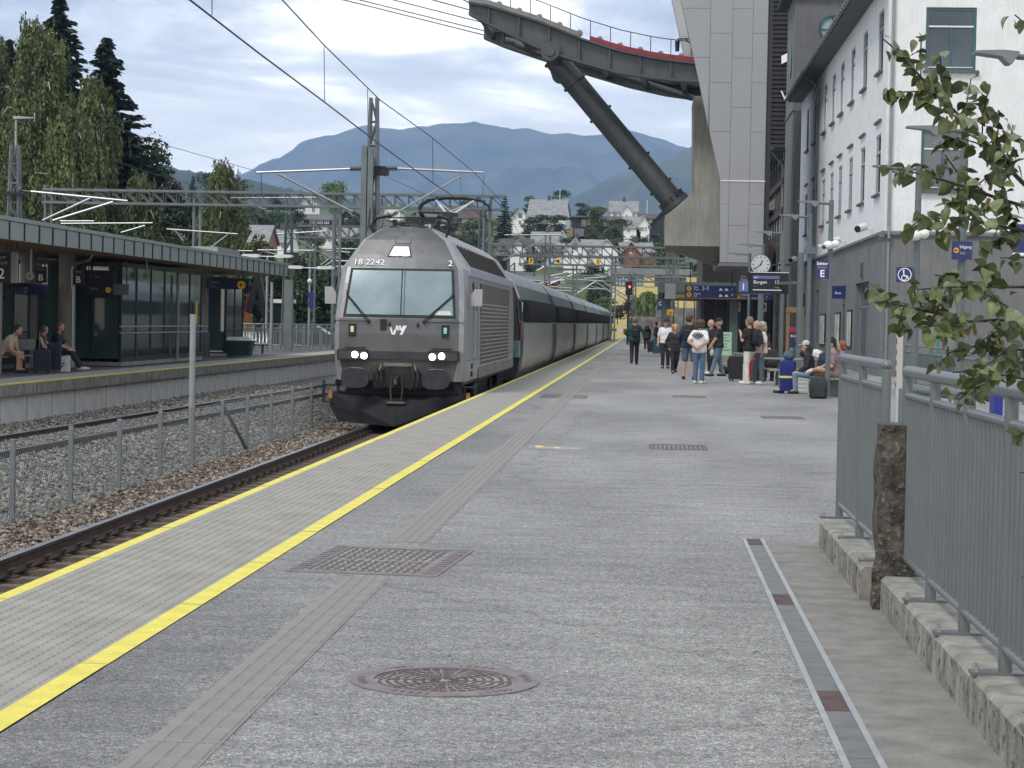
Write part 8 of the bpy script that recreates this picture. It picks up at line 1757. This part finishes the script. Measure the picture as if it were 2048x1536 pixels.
def suitcase(label, x, y, rz, mat, w_=.45, d=.28, h=.68, handle=0, z=0, tilt=0, band=None):
    t = thing('suitcase', label, 'suitcase', (0, 0, 0), group='suitcases of the travellers')
    q = MB(); q.bbox(-w_/2, w_/2, -d/2, d/2, .06, h, .035); q.build('shell', mat, t)
    for i in range(5):
        xx = -w_*.36+w_*.18*i; q = MB(); q.box(xx-.012, xx+.012, -d/2-.008, d/2+.008, .12, h-.06); q.build('rib', mat, t)
    for sx in (-1, 1):
        for sy in (-1, 1): q = MB(); q.cyl((sx*(w_/2-.05)-.015, sy*(d/2-.05), .03), (sx*(w_/2-.05)+.015, sy*(d/2-.05), .03), .03, n=10); q.build('wheel', m_black, t)
    q = MB(); q.tube([(-.08, 0, h), (-.08, 0, h+.035), (.08, 0, h+.035), (.08, 0, h)], .011, 6); q.build('grip', m_black, t)
    if handle:
        for sx in (-1, 1): q = MB(); q.cyl((sx*.08, d/2-.05, h), (sx*.08, d/2-.05, h+handle), .010, n=6); q.build('rod', m_alu, t)
        q = MB(); q.bar((-.10, d/2-.05, h+handle), (.10, d/2-.05, h+handle), .03, .03); q.build('handle', m_black, t)
    if band: q = MB(); q.box(-w_/2-.012, w_/2+.012, -d/2-.012, d/2+.012, h*.5-.025, h*.5+.025); q.build('luggage_strap', band, t)
    t.location = (x, y, z); t.rotation_euler = (tilt, 0, rz); return t
AW, TW, LF, RT = 0.0, math.pi, R(90), R(-90)       # away from, towards the camera, facing left, facing right
def ft(u, v): p = PZ(u, v); return p.x, p.y
x, y = ft(1268, 729); p1 = person('man in a dark green jacket and black trousers walking away with a black backpack', x, y, AW, 1.86, (((.36, -.10, .24), (.22, .06, .10)), ((.34, .06, .26), (.13, .14, .48))), ('rear', 'fwd'), 0, .93, 0, (GR, 'long', -.06, 'jacket'), (BK, 'long'), SHB, ('ash', 'short'), fat=1.08); bag('black backpack with a small yellow tag on the man in the green jacket', p1, BK, (.03, -.20, 1.22), (.30, .18, .42))
x, y = ft(1293, 701); p2 = person('person in a long black coat bending down over the far luggage', x, y, AW, 1.7, ('hang', 'hang'), ('stand', 'fwd'), R(38), .92, 0, (BK, 'long', -.25, 'coat'), (BK, 'long'), SHW, ('dark', 'short')); bag('black backpack on the person bending over the far luggage', p2, BK, (0, .10, 1.40), (.30, .18, .42), R(-38))
x, y = ft(1311, 703); person('person in a black hooded jacket standing in side view behind the teal suitcase', x, y, LF, 1.75, ('down', 'down'), ('stand', 'stand'), 0, .93, 0, (BK, 'long', -.06, 'jacket'), (BK, 'long'), SHB, ('dark', 'full'))
x, y = ft(1330, 737); person('train guard in a white shirt, black trousers and dark peaked cap', x, y, TW, 1.78, ('down', ((.25, -.02, .21), (.27, .06, -.03))), ('stand', 'fwd'), 0, .93, 0, (WH, 'short', -.0), (BK, 'long'), SHB, ('dark', 'short'), cap=cloth('cap_red_black', (.05, .008, .012)))
x, y = ft(1348, 747); person('blond woman in a dark brown zipped jacket walking towards the camera', x, y, TW+R(12), 1.62, ('pocket', 'pocket'), ('rear', 'fwd'), R(4), .92, 0, (cloth('brown_black', (.028, .023, .024)), 'long', -.12, 'jacket'), (BK, 'long'), SHB, ('blond', 'full'), fat=1.15)
x, y = ft(1377, 759); p6 = person('tall man in a navy jacket and grey blue shorts seen from behind', x, y, AW-R(15), 1.90, ('pocket', 'strap'), ('wide', 'wide'), 0, .93, 0, (NV, 'long', -.05, 'jacket'), (cloth('shorts_blue', (.07, .10, .14)), 'short'), SHB, ('brown', 'short'), turn=R(-25)); bag('black backpack with white cords on the tall man in the navy jacket', p6, BK, (.02, -.20, 1.25), (.30, .18, .46))
x, y = ft(1397, 767); p7 = person('young man in jeans and a white T-shirt with a black fan print on the back', x, y, AW-R(20), 1.74, ('back', 'back'), ('stand', 'stand'), 0, .93, 0, (WH, 'short', -.07), (cloth('mid_denim', (.07, .13, .20)), 'long'), SHW, ('brown', 'full'), turn=R(20))
q = MB()
for k in range(7):
    a = R(-48+16*k); q.add([(.02*math.sin(a), -.006, .02*math.cos(a)), (.20*math.sin(a)-.02*math.cos(a), -.006, .20*math.cos(a)+.02*math.sin(a)), (.23*math.sin(a), -.008, .23*math.cos(a)), (.20*math.sin(a)+.02*math.cos(a), -.006, .20*math.cos(a)-.02*math.sin(a))], [(0, 1, 2, 3)])
q.v = [(a, -.142+b_+min(0, 0), c+1.19) for a, b_, c in q.v]; o = q.build('shirt_print', BK); o.parent = p7; KIDS.setdefault(p7.name, []).append(o)
x, y = ft(1421, 749); person('bald grey man with glasses in a black quilted jacket', x, y, LF+R(20), 1.78, ('down', 'pocket'), ('stand', 'stand'), 0, .93, 0, (cloth('quilted_black', (.02, .02, .024)), 'long', -.04, 'jacket'), (BK, 'long'), SHW, ('grey', 'fringe'))
x, y = ft(1428, 752); p9 = person('stout man in a black T-shirt, jeans and black cap holding a pale hat', x+.12, y-.3, LF, 1.80, ('hang', 'hang'), (((.095, .10, .49), (.10, .22, .085)), ((.10, -.02, .49), (.11, -.16, .085))), 0, .93, 0, (BK, 'short', -.03), (cloth('pale_denim', (.11, .16, .22)), 'long'), SHB, ('grey', 'short'), cap=BK, fat=1.2, skin=m_skin2)
P = PY(1424, 705, y-.4); q = MB(); q.sph(P, (.07, .12, .13), 12, 8); q.build('sun_hat', M('hat_cream', (.55, .53, .46), .8, 0, .1, 12, .3, 30), smooth=True, label='cream hat held by the stout man in the black cap', cat='hat', loc=P)
x, y = ft(1497, 769); p10 = person('young man in a black T-shirt and white trousers looking away to the left', x, y, LF+R(-35), 1.84, ('face' if False else ((.26, .05, .22), (.15, .18, .40)), 'pocket'), ('stand', 'fwd'), 0, .93, 0, (BK, 'short', -.05), (cloth('cream_white', (.62, .59, .53)), 'long'), SHW, ('ash', 'short')); bag('black backpack on the young man in white trousers', p10, BK, (.03, -.22, 1.22), (.32, .2, .46))
x, y = ft(1507, 762); person('bald man in a white shirt and dark trousers behind the young man', x+.12, y+.8, LF, 1.76, ('down', 'down'), ('stand', 'stand'), 0, .93, 0, (WH, 'short', -.02), (cloth('red_black', (.10, .015, .02)), 'long'), SHB, None)
x, y = ft(1522, 769); person('grey haired woman in a pale pink top standing by the picnic table', x, y, LF+R(10), 1.72, ('down', 'down'), ('stand', 'fwd'), 0, .93, 0, (cloth('pale_pink', (.60, .52, .52)), 'short', -.03), (cloth('grey_denim', (.085, .12, .145)), 'long'), SHW, ('grey', 'full'), fat=1.12, skin=m_skin2)
x, y = ft(1537, 762); person('blond woman with a ponytail in a black top beyond the picnic table', x+.05, y+4.0, LF+R(-60), 1.66, ('fold', 'fold'), ('stand', 'stand'), 0, .93, 0, (BK, 'long', -.03), (BK, 'long'), SHB, ('blond', 'pony'))
x, y = ft(1547, 766); person('person in black hunched on the far seat of the picnic table', x+.1, y+1.6, AW+R(20), 1.72, ('lap', 'lap'), ('sit', 'sit'), R(42), .52, 0, (BK, 'long', -.03, 'jacket'), (BK, 'long'), SHB, ('dark', 'short'))
gp_ = 'people seated on the bench by the lamp post'
x, y = ft(1625, 788); SB = (x, y)
person('seated dark haired woman in a pale grey cap and blue jeans', 3.95, 50.6, LF, 1.68, ('lap', 'lap'), ('sit', 'long'), R(12), .50, 0, (cloth('night', (.02, .018, .024)), 'long', -.02), (cloth('light_denim', (.16, .22, .30)), 'long'), SHB, ('dark', 'long'), cap=cloth('cap_grey', (.42, .42, .50)), group=gp_)
p16 = person('dark haired person seated with a striped navy and white backpack on the back', 4.35, 50.4, AW+R(10), 1.70, ('lap', 'lap'), ('sit', 'sit'), R(8), .50, 0, (NV, 'long', -.02), (NV, 'long'), SHW, ('brown', 'short'), group=gp_); bag('navy backpack with white stripes worn by the seated person', p16, cloth('navy_bag', (.03, .05, .10)), (0, -.21, .82), (.32, .16, .42))
bgp = thing('stripe_dummy', 'x', 'x') if False else None
person('seated man in a black cap with crossed khaki legs and white sneakers', 4.40, 49.2, LF, 1.80, ('lap', 'knee'), ('cross', 'sit'), R(8), .50, 0, (M('cloth_pattern', (.10, .06, .07), .85, 0, .2, 40, col2=(.35, .25, .24)), 'short', -.02), (cloth('khaki', (.19, .13, .06)), 'long'), SHW, ('dark', 'short'), cap=BK, group=gp_)
person('reddish haired person in a blue top seated behind the man in the black cap', 4.75, 51.5, LF, 1.68, ('lap', 'lap'), ('sit', 'sit'), 0, .50, 0, (cloth('bright_blue', (.02, .12, .35)), 'short', -.02), (NV, 'long'), SHB, ('red', 'full'), group=gp_)
q = thing('bench', 'plain grey bench under the seated travellers by the lamp post', 'bench', (4.5, 50.3, 0))
for k in range(4): b = MB(); b.box(4.06+k*.13, 4.17+k*.13, 48.4, 52.0, .40, .44); b.build('slat', M('grey_wood', (.22, .2, .17), .8, 0, .2, 4), q)
for yy in (48.7, 51.7): b = MB(); b.box(4.1, 4.55, yy, yy+.08, 0, .398); b.build('leg', m_pole, q)
# the three seated people under the far canopy
gf = 'people seated under the far canopy'
x, y = ft(46, 746); person('man in a beige T-shirt and shorts leaning forward on the bench under the canopy', x-.55, y+.1, RT, 1.80, ('knee', 'knee'), ('sit', 'sit'), R(30), .50, 0, (cloth('beige', (.48, .40, .28)), 'short', -.02), (cloth('olive', (.07, .065, .045)), 'short'), SHB, ('dark', 'short'), group=gf)
x, y = ft(118, 742); person('woman in a black vest and jeans seated beside the blue suitcases', x-.62, y+.2, RT, 1.68, ('knee', 'knee'), ('long', 'long'), R(10), .50, 0, (BK, 'none', -.02, 'vest'), (cloth('deep_denim', (.03, .06, .10)), 'long'), SHB, ('brown', 'full'), group=gf)
x, y = ft(140, 742); person('red haired man in black seated next to the woman in the vest', x-.68, y+.9, RT, 1.78, ('knee', 'knee'), ('long', 'long'), R(10), .50, 0, (BK, 'short', -.02), (BK, 'long'), SHW, ('red', 'short'), group=gf)
x0_, y0_ = ft(30, 746); q = thing('bench', 'metal bench under the three people below the far canopy', 'bench', (x0_, y0_, 0))
for k in range(3): b = MB(); b.box(x0_-.62+k*.15, x0_-.50+k*.15, y0_-1.2, y0_+4.6, .40, .435); b.build('slat', m_steel, q)
b = MB(); b.box(x0_-.75, x0_-.72, y0_-1.2, y0_+4.6, .55, .85); b.build('backrest', m_steel, q)
for yy in (-1, 1.7, 4.3): b = MB(); b.box(x0_-.55, x0_-.25, y0_+yy, y0_+yy+.06, 0, .398); b.build('leg', m_dark, q)
m_nb = M('suitcase_navy', (.007, .011, .035), .6, 0, .1, 5); m_bb = M('suitcase_blue', (.012, .018, .16), .35, 0, .1, 5); m_tl = M('suitcase_teal', (.02, .12, .15), .4, 0, .1, 5); m_bks = M('suitcase_black', (.014, .014, .016), .5, 0, .2, 6)
x, y = ft(84, 746); suitcase('dark blue suitcase with its handle pulled out in front of the seated man', x, y, R(10), m_nb, .42, .28, .62, .5); x, y = ft(104, 745); suitcase('taller dark blue suitcase beside the woman in the vest', x, y+.2, R(10), m_nb, .36, .26, .80)
x, y = ft(128, 743); t = thing('shopping_bag', 'white paper shopping bag standing at the feet of the red haired man', 'shopping bag', (x, y, 0)); b = MB(); b.loft([[(x-.16, y-.06, 0), (x+.16, y-.06, 0), (x+.16, y+.06, 0), (x-.16, y+.06, 0)], [(x-.165, y-.03, .40), (x+.165, y-.03, .44), (x+.165, y+.03, .44), (x-.165, y+.03, .40)]]); b.build('bag_body', M('paper_white', (.66, .63, .66), .7, 0, .05, 6), t)
b = MB(); b.sph((x+.0, y-.058, .22), (.04, .004, .03), 8, 5); b.sph((x-.05, y-.06, .14), (.05, .004, .025), 8, 5); b.build('print', M('print_violet', (.12, .08, .14), .6, 0, .1, 6), t, kind='stuff')
x, y = ft(1574, 787); suitcase('upright royal blue suitcase with a yellow luggage strap beside the bench', x, y, R(6), m_bb, .36, .26, .80, 0, band=M('strap_yellow', (.62, .66, .12), .6, 0, .05, 5))
P = Vector((x, y, .81)); t = thing('soft_bag', 'grey blue soft bag lying on top of the royal blue suitcase', 'bag', P); b = MB(); b.sph(P+Vector((.03, 0, .10)), (.15, .12, .115), 12, 8); b.sph(P+Vector((.08, 0, .20)), (.08, .09, .10), 10, 6); b.build('bag_body', cloth('slate_bag', (.07, .11, .15)), t, True); b = MB(); b.tube([P+Vector((.0, 0, .24)), P+Vector((.1, 0, .34)), P+Vector((.2, 0, .40))], .018, 5); b.build('strap', BK, t)
x, y = ft(1478, 765); suitcase('black suitcase standing at the feet of the young man in white trousers', x, y+1.2, R(20), m_bks, .46, .3, .74); x, y = ft(1503, 764); suitcase('black and red suitcase behind the young man in white trousers', x, y+1.5, R(5), M('suitcase_red', (.26, .02, .03), .5, 0, .2, 5), .34, .26, .66)
x, y = ft(1303, 706); suitcase('black suitcase left of the teal suitcase near the far canopy', x, y, 0, m_bks, .44, .3, .68); x, y = ft(1319, 709); suitcase('teal suitcase near the far canopy', x-.1, y, 0, m_tl, .50, .32, .86)
for (u, v, s_, lab) in ((1452, 748, (.5, .3, .26), 'black holdall lying on the asphalt between the two groups'), (1466, 740, (.44, .3, .52), 'large black rucksack leaning behind the black suitcase')):
    x, y = ft(u, v); t = thing('holdall', lab, 'bag', (x, y, 0), group='bags of the travellers'); b = MB(); b.sph((x, y, s_[2]/2), (s_[0]/2, s_[1]/2, s_[2]/2), 14, 8); b.build('bag_body', BK, t, True); b = MB(); b.tube([(x-.12, y-.08, s_[2]*.85), (x-.06, y-.1, s_[2]*1.15), (x+.06, y-.1, s_[2]*1.15), (x+.12, y-.08, s_[2]*.85)], .014, 6); b.build('handle', BK, t, True)
x, y = ft(1636, 797); t = thing('backpack', 'large black backpack standing on the ground at the foot of the lamp post', 'backpack', (x, y, 0), group='bags of the travellers'); b = MB(); b.loft([[(x-.2*k, y-.16*k, z), (x+.2*k, y-.16*k, z), (x+.2*k, y+.14*k, z), (x-.2*k, y+.14*k, z)] for k, z in ((.85, 0), (1, .08), (1, .34), (.8, .46), (.4, .50))]); b.build('bag_body', M('bag_charcoal', (.022, .022, .026), .7, 0, .2, 8), t, True); b = MB(); b.bbox(x-.14, x+.14, y-.22, y-.162, .05, .28, .02); b.build('front_pocket', M('bag_charcoal'), t)
x, y = 3.85, 53.2; t = thing('storage_box', 'pale ribbed storage box on the ground beside the seated woman', 'box', (x, y, 0)); b = MB(); b.bbox(x-.22, x+.22, y-.2, y+.2, 0, .44, .02); b.build('box_body', M('box_cream', (.45, .47, .42), .6, 0, .06, 4), t)
for k in range(4): b = MB(); b.box(x-.225, x+.225, y-.206, y-.201, .07+k*.1, .085+k*.1); b.build('ridge', m_steel, t)
# picnic table
A_ = PZ(1527, 773); t = thing('picnic_table', 'weathered wooden picnic table on tubular legs with bags on it', 'picnic table', (A_.x+1.1, A_.y+.8, 0)); x0, y0 = A_.x+.25, A_.y
m_pw = M('weathered_plank', (.26, .235, .19), .8, 0, .2, 3, .2, 20, noise_detail=8)
for k in range(5): b = MB(); b.box(x0-.2, x0+1.75, y0+.55+k*.15, y0+.685+k*.15, .72, .755); b.build('top_plank', m_pw, t)
for yy in (y0, y0+1.6):
    for k in range(2): b = MB(); b.box(x0-.1, x0+1.65, yy+k*.15, yy+.135+k*.15, .42, .455); b.build('seat_plank', m_pw, t)
for xx in (x0+.2, x0+1.35):
    b = MB(); b.tube([(xx, y0+.9, .72), (xx, y0+.55, .3), (xx, y0+.3, .04), (xx, y0-.1, .03), (xx, y0-.15, .2), (xx, y0+.1, .40)], .03, 8); b.build('tube_leg', m_pole, t, True); b = MB(); b.tube([(xx, y0+.9, .72), (xx, y0+1.25, .3), (xx, y0+1.5, .04), (xx, y0+1.9, .03), (xx, y0+1.95, .2), (xx, y0+1.7, .40)], .03, 8); b.build('tube_leg', m_pole, t, True)
for dx, mat, lab, s_ in ((.95, BK, 'black bag on the picnic table', (.22, .16, .13)), (1.2, M('plastic_white', (.6, .6, .6), .4, 0, .1, 9), 'crumpled white plastic bag on the picnic table', (.2, .15, .12))):
    t = thing('table_bag', lab, 'bag', (x0+dx, y0+.9, .755), group='bags of the travellers'); b = MB(); rr = random.Random(dx); b.sph((x0+dx, y0+.9, .755+s_[2]), s_, 10, 7); b.v = [(p[0]+rr.uniform(-.02, .02), p[1]+rr.uniform(-.02, .02), max(.757, p[2]+rr.uniform(-.02, .02))) for p in b.v]; b.build('bag_body', mat, t)
# green boards, opening-hours board, red and blue kiosk display
for (u0, v0, u1, v1, y, mat, lab) in ((1441, 664, 1463, 711, 76, M('board_mint', (.34, .52, .38), .6, 0, .05, 4), 'pale mint green information board with dark lines behind the man in the black cap'), (1402, 657, 1422, 706, 84, M('board_teal', (.03, .24, .18), .5, 0, .08, 3), 'teal green hoarding partly hidden by the waiting men')):
    A_, B_ = PY(u0, v0, y), PY(u1, v1, y); t = thing('info_board', lab, 'board', ((A_.x+B_.x)/2, y, 0)); b = MB(); b.bbox(A_.x, B_.x, y, y+.06, B_.z, A_.z, .008); b.build('board', mat, t)
    for k in range(6): zz_ = A_.z-(A_.z-B_.z)*(.12+.13*k); b = MB(); b.box(A_.x+.06, A_.x+.06+(B_.x-A_.x)*random.uniform(.4, .75), y-.006, y-.001, zz_-.014, zz_+.014); b.build('text_line', M('board_ink', (.05, .12, .09), .6, 0, .1, 4), t)
    for xx in (A_.x+.05, B_.x-.05): b = MB(); b.cyl((xx, y+.03, 0), (xx, y+.03, B_.z), .03, n=6); b.build('leg', m_pole, t)
A_, B_ = PY(1580, 665, 88), PY(1604, 676, 88); t = thing('hours_board', 'black opening hours board reading 8-23 in front of the kiosk display', 'sign', ((A_.x+B_.x)/2, 88, 0)); b = MB(); b.bbox(A_.x, B_.x, 88, 88.05, B_.z, A_.z, .006); b.build('board', m_sblk, t); text('8-23', .15, ((A_.x+B_.x)/2-.08, 87.99, B_.z+.03), m_txt, t, bold=.003); b = MB(); b.cyl(((A_.x+B_.x)/2, 88.03, 0), ((A_.x+B_.x)/2, 88.03, B_.z), .03, n=6); b.build('pole', m_pole, t)
A_, B_ = PY(1580, 655, 89.5), PY(1602, 715, 89.5); t = thing('kiosk_display', 'kiosk display cabinet with a red top and dark blue sides by the grey wall', 'cabinet', ((A_.x+B_.x)/2, 89.5, 0)); b = MB(); b.bbox(A_.x, B_.x, 89.5, 90, 0, A_.z-.25, .02); b.build('cabinet_body', M('cabinet_navy', (.03, .035, .09), .4, 0, .2, 3), t); b = MB(); b.bbox(A_.x, B_.x-.05, 89.48, 90, A_.z-.248, A_.z, .02); b.build('red_top', M('cabinet_red', (.30, .03, .04), .5, 0, .1, 3), t)
P = PY(1440, 715, 92); b = MB(); b.box(P.x-1.6, P.x+1.2, 92, 93.2, 0, .42); b.build('low_wall', m_conc, label='low pale concrete wall behind the waiting men', cat='wall', loc=(P.x, 92, 0))
# ================================================================= FOREGROUND BIRCH BRANCHES
m_leafs = []
for i, c in enumerate(((.095, .125, .040), (.115, .145, .055), (.068, .095, .035), (.15, .17, .085))):
    m = M('birch_leaf_%s' % 'abcd'[i], c, .42, 0, .3, 60, .15, 200, spec=.45); m_leafs.append(m)
m_twig = M('birch_twig', (.045, .032, .026), .7, 0, .3, 40, .2, 80); m_cat = M('catkin', (.22, .20, .07), .7, 0, .3, 120, .5, 160)
YB = 4.9
bt = thing('birch_branches', 'leafy birch branches with small catkins reaching in from the right in the foreground', 'tree', (2.6, 5.3, 0))
q = MB(); q.tube([(2.6, 5.3, -.1), (2.62, 5.3, .8), (2.55, 5.28, 1.6), (2.5, 5.2, 2.4), (2.35, 5.1, 3.2)], .075, 10, .035); q.build('trunk', m_birchbark, bt, True)
rb = random.Random(5)
BR = [([(2330, 560), (2180, 470), (2048, 368), (2003, 322), (1964, 276), (1928, 240), (1886, 200), (1852, 169), (1839, 151), (1805, 115), (1782, 91), (1764, 76)], .010, 0),
      ([(1886, 200), (1855, 182), (1810, 184), (1766, 187)], .004, -.05), ([(1842, 155), (1841, 110), (1843, 73)], .003, .05), ([(1886, 200), (1884, 160), (1880, 112)], .003, .08), ([(1928, 240), (1936, 190), (1942, 158)], .003, -.08), ([(1964, 276), (1966, 230), (1975, 185), (1970, 165)], .003, .05), ([(1928, 240), (1880, 218), (1852, 206), (1840, 200)], .004, -.1), ([(1990, 310), (1996, 262), (1998, 228)], .003, .1), ([(2010, 330), (2020, 285), (2026, 250)], .003, -.05), ([(1990, 300), (1950, 285), (1915, 275), (1880, 290)], .003, .12),
      ([(2330, 600), (2180, 480), (2048, 412), (1998, 398), (1946, 378), (1865, 354), (1829, 345), (1777, 336)], .010, -.12), ([(1960, 384), (1915, 345), (1890, 310)], .003, .1), ([(1998, 398), (2010, 350), (2035, 320)], .003, -.1), ([(1946, 378), (1990, 340), (2000, 330)], .003, .1), ([(1865, 354), (1850, 338), (1842, 330)], .003, .1), ([(1920, 372), (1912, 400), (1895, 415)], .003, -.1),
      ([(2330, 620), (2180, 520), (2048, 462), (1990, 450), (1923, 435), (1870, 437), (1842, 436)], .009, .10), ([(1990, 450), (1955, 420), (1920, 410)], .003, -.1), ([(2040, 460), (2020, 425), (2000, 405)], .003, .1), ([(1923, 435), (1900, 452), (1880, 465)], .003, -.1), ([(2048, 462), (2005, 478), (1960, 490)], .003, .1), ([(1842, 436), (1826, 450), (1818, 460)], .003, 0),
      ([(2330, 640), (2180, 600), (2048, 574), (1990, 574), (1938, 574), (1897, 574), (1834, 579)], .008, -.08), ([(1938, 574), (1905, 555), (1870, 550)], .003, .1), ([(2010, 574), (1985, 545), (1978, 535)], .003, -.1), ([(1897, 574), (1880, 600), (1870, 625)], .003, .1),
      ([(2330, 700), (2180, 650), (2048, 642), (1998, 640), (1938, 643), (1900, 633), (1850, 622), (1808, 612), (1782, 607), (1761, 586), (1742, 568)], .008, .05), ([(1938, 643), (1880, 650), (1840, 655)], .003, -.12), ([(1850, 622), (1830, 590), (1826, 565)], .003, .1), ([(2048, 642), (2010, 610), (1975, 590)], .003, -.1), ([(2040, 645), (1990, 665), (1950, 690)], .003, .12), ([(1808, 612), (1800, 640), (1812, 660)], .003, -.08), ([(1900, 633), (1895, 660), (1885, 680)], .003, .1),
      ([(2330, 760), (2180, 720), (2048, 700), (2016, 698), (1980, 726), (1955, 740), (1905, 745)], .006, -.1), ([(2016, 698), (1960, 690), (1900, 705), (1870, 735)], .004, .08), ([(2330, 820), (2180, 770), (2048, 758), (2006, 750), (1960, 772), (1905, 795)], .006, .05), ([(2006, 750), (1965, 748), (1920, 765)], .003, -.1), ([(1980, 762), (1950, 780), (1930, 805)], .003, .1), ([(2048, 700), (2030, 730), (2010, 745)], .003, .1),
      ([(2330, 470), (2180, 500), (2048, 515), (2000, 516)], .005, -.1), ([(2330, 60), (2150, 40), (2048, 45), (2030, 30)], .005, .0), ([(2330, 900), (2150, 860), (2048, 868), (2036, 862)], .004, .05), ([(2330, 960), (2150, 950), (2040, 945)], .004, -.05), ([(2330, 1130), (2150, 1150), (2042, 1155)], .004, 0), ([(2330, 1400), (2150, 1425), (2046, 1425)], .003, 0)]
leaf_sites = []
for pts, r_, dy in BR:
    P3 = []
    for i, (u, v) in enumerate(pts):
        yy = YB+dy+.06*math.sin(i*1.3+dy*20)+(.25 if u > 2200 else 0); P3.append(PY(u, v, yy))
    q = MB(); q.tube(P3, r_*.62, 6, .0016); q.build('branch', m_twig, bt, True)
    for i in range(len(P3)-1):
        if pts[i][0] > 2110: continue
        L = (P3[i+1]-P3[i]).length; n = max(1, int(L/.0082)); main = r_ > .0045
        for k in range(n):
            if rb.random() < (.60 if main else .85): leaf_sites.append((P3[i].lerp(P3[i+1], (k+rb.random())/n), (P3[i+1]-P3[i]).normalized()))
def leaf_mesh(name, mat, L, W, curl, fold):
    prof = [(0, .05), (.05, .55), (.15, .90), (.32, 1.04), (.5, .98), (.68, .74), (.85, .38), (.95, .13), (1, 0)]; V, F = [], []
    for t_, w_ in prof:
        z = -curl*t_*t_*L; V += [(-w_*W/2, t_*L, z+abs(w_)*fold*W), (0, t_*L, z), (w_*W/2, t_*L, z+abs(w_)*fold*W)]
    for i in range(len(prof)-1): a = i*3; F += [(a, a+1, a+4, a+3), (a+1, a+2, a+5, a+4)]
    o_ = len(V); V += [(-.0006, -.016, .004), (.0006, -.016, .004), (.0006, 0, 0), (-.0006, 0, 0)]; F.append((o_, o_+1, o_+2, o_+3))
    me = bpy.data.meshes.new(name); me.from_pydata(V, [], F); me.materials.append(mat); me.polygons.foreach_set('use_smooth', [True]*len(me.polygons)); return me
LM = [leaf_mesh('leaf', m_leafs[i % 4], L, W, c, f) for i, (L, W, c, f) in enumerate(((.050, .042, .25, .12), (.046, .040, .45, .2), (.054, .044, .15, .06), (.043, .038, .5, .25), (.048, .043, .3, .18), (.040, .034, .6, .1), (.051, .041, .1, .22)))]
rb.shuffle(leaf_sites); loc0 = Vector(bt.location); rest = MB(); nl = 0; cats = 0; cm = None
for p, d in leaf_sites:
    if cats < 42 and rb.random() < .06:
        a = p+Vector((rb.uniform(-.01, .01), rb.uniform(-.02, .02), -.008)); e = a+Vector((rb.uniform(-.012, .012), rb.uniform(-.01, .01), -.024))
        q = MB(); q.tube([a, a.lerp(e, .3), a.lerp(e, .7), e], .0055, 7, .004); q.build('catkin', m_cat, bt, True); cats += 1
    az = rb.uniform(0, 6.28); down = rb.uniform(-1.15, .15) if rb.random() < .8 else rb.uniform(-.2, .8)
    Rm = Matrix.Rotation(az, 4, 'Z') @ Matrix.Rotation(down, 4, 'X') @ Matrix.Rotation(rb.uniform(-1.1, 1.1), 4, 'Y')
    me = rb.choice(LM); off = Vector((rb.uniform(-.014, .014), rb.uniform(-.03, .03), rb.uniform(-.016, .010))); s = rb.uniform(.5, .84)
    if nl < 296:
        o = bpy.data.objects.new('leaf', me); o.matrix_local = Matrix.Translation(p+off-loc0) @ Rm @ Matrix.Scale(s, 4); link(o, bt)
    else:
        M4 = Matrix.Translation(p+off) @ Rm @ Matrix.Scale(s, 4); rest.cur = rb.randrange(4); rest.add([M4 @ v.co for v in me.vertices], [tuple(f.vertices) for f in me.polygons])
    nl += 1
rest.build('dense_leaves', m_leafs, bt, True, kind='stuff')
# ================================================================= HAZE
b = MB(); b.box(-5100, 5100, -80, 8700, -2.2, 740); hzm = bpy.data.materials.new('valley_haze'); hzm.use_nodes = True; ht_ = hzm.node_tree
for n__ in list(ht_.nodes):
    if n__.type == 'BSDF_PRINCIPLED': ht_.nodes.remove(n__)
pv = ht_.nodes.new('ShaderNodeVolumePrincipled'); pv.inputs['Color'].default_value = (.38, .59, 1.0, 1); pv.inputs['Density'].default_value = 1.1e-4; pv.inputs['Anisotropy'].default_value = .2
ht_.links.new(pv.outputs[0], [n__ for n__ in ht_.nodes if n__.type == 'OUTPUT_MATERIAL'][0].inputs['Volume'])
b.build('haze', hzm, kind='stuff')
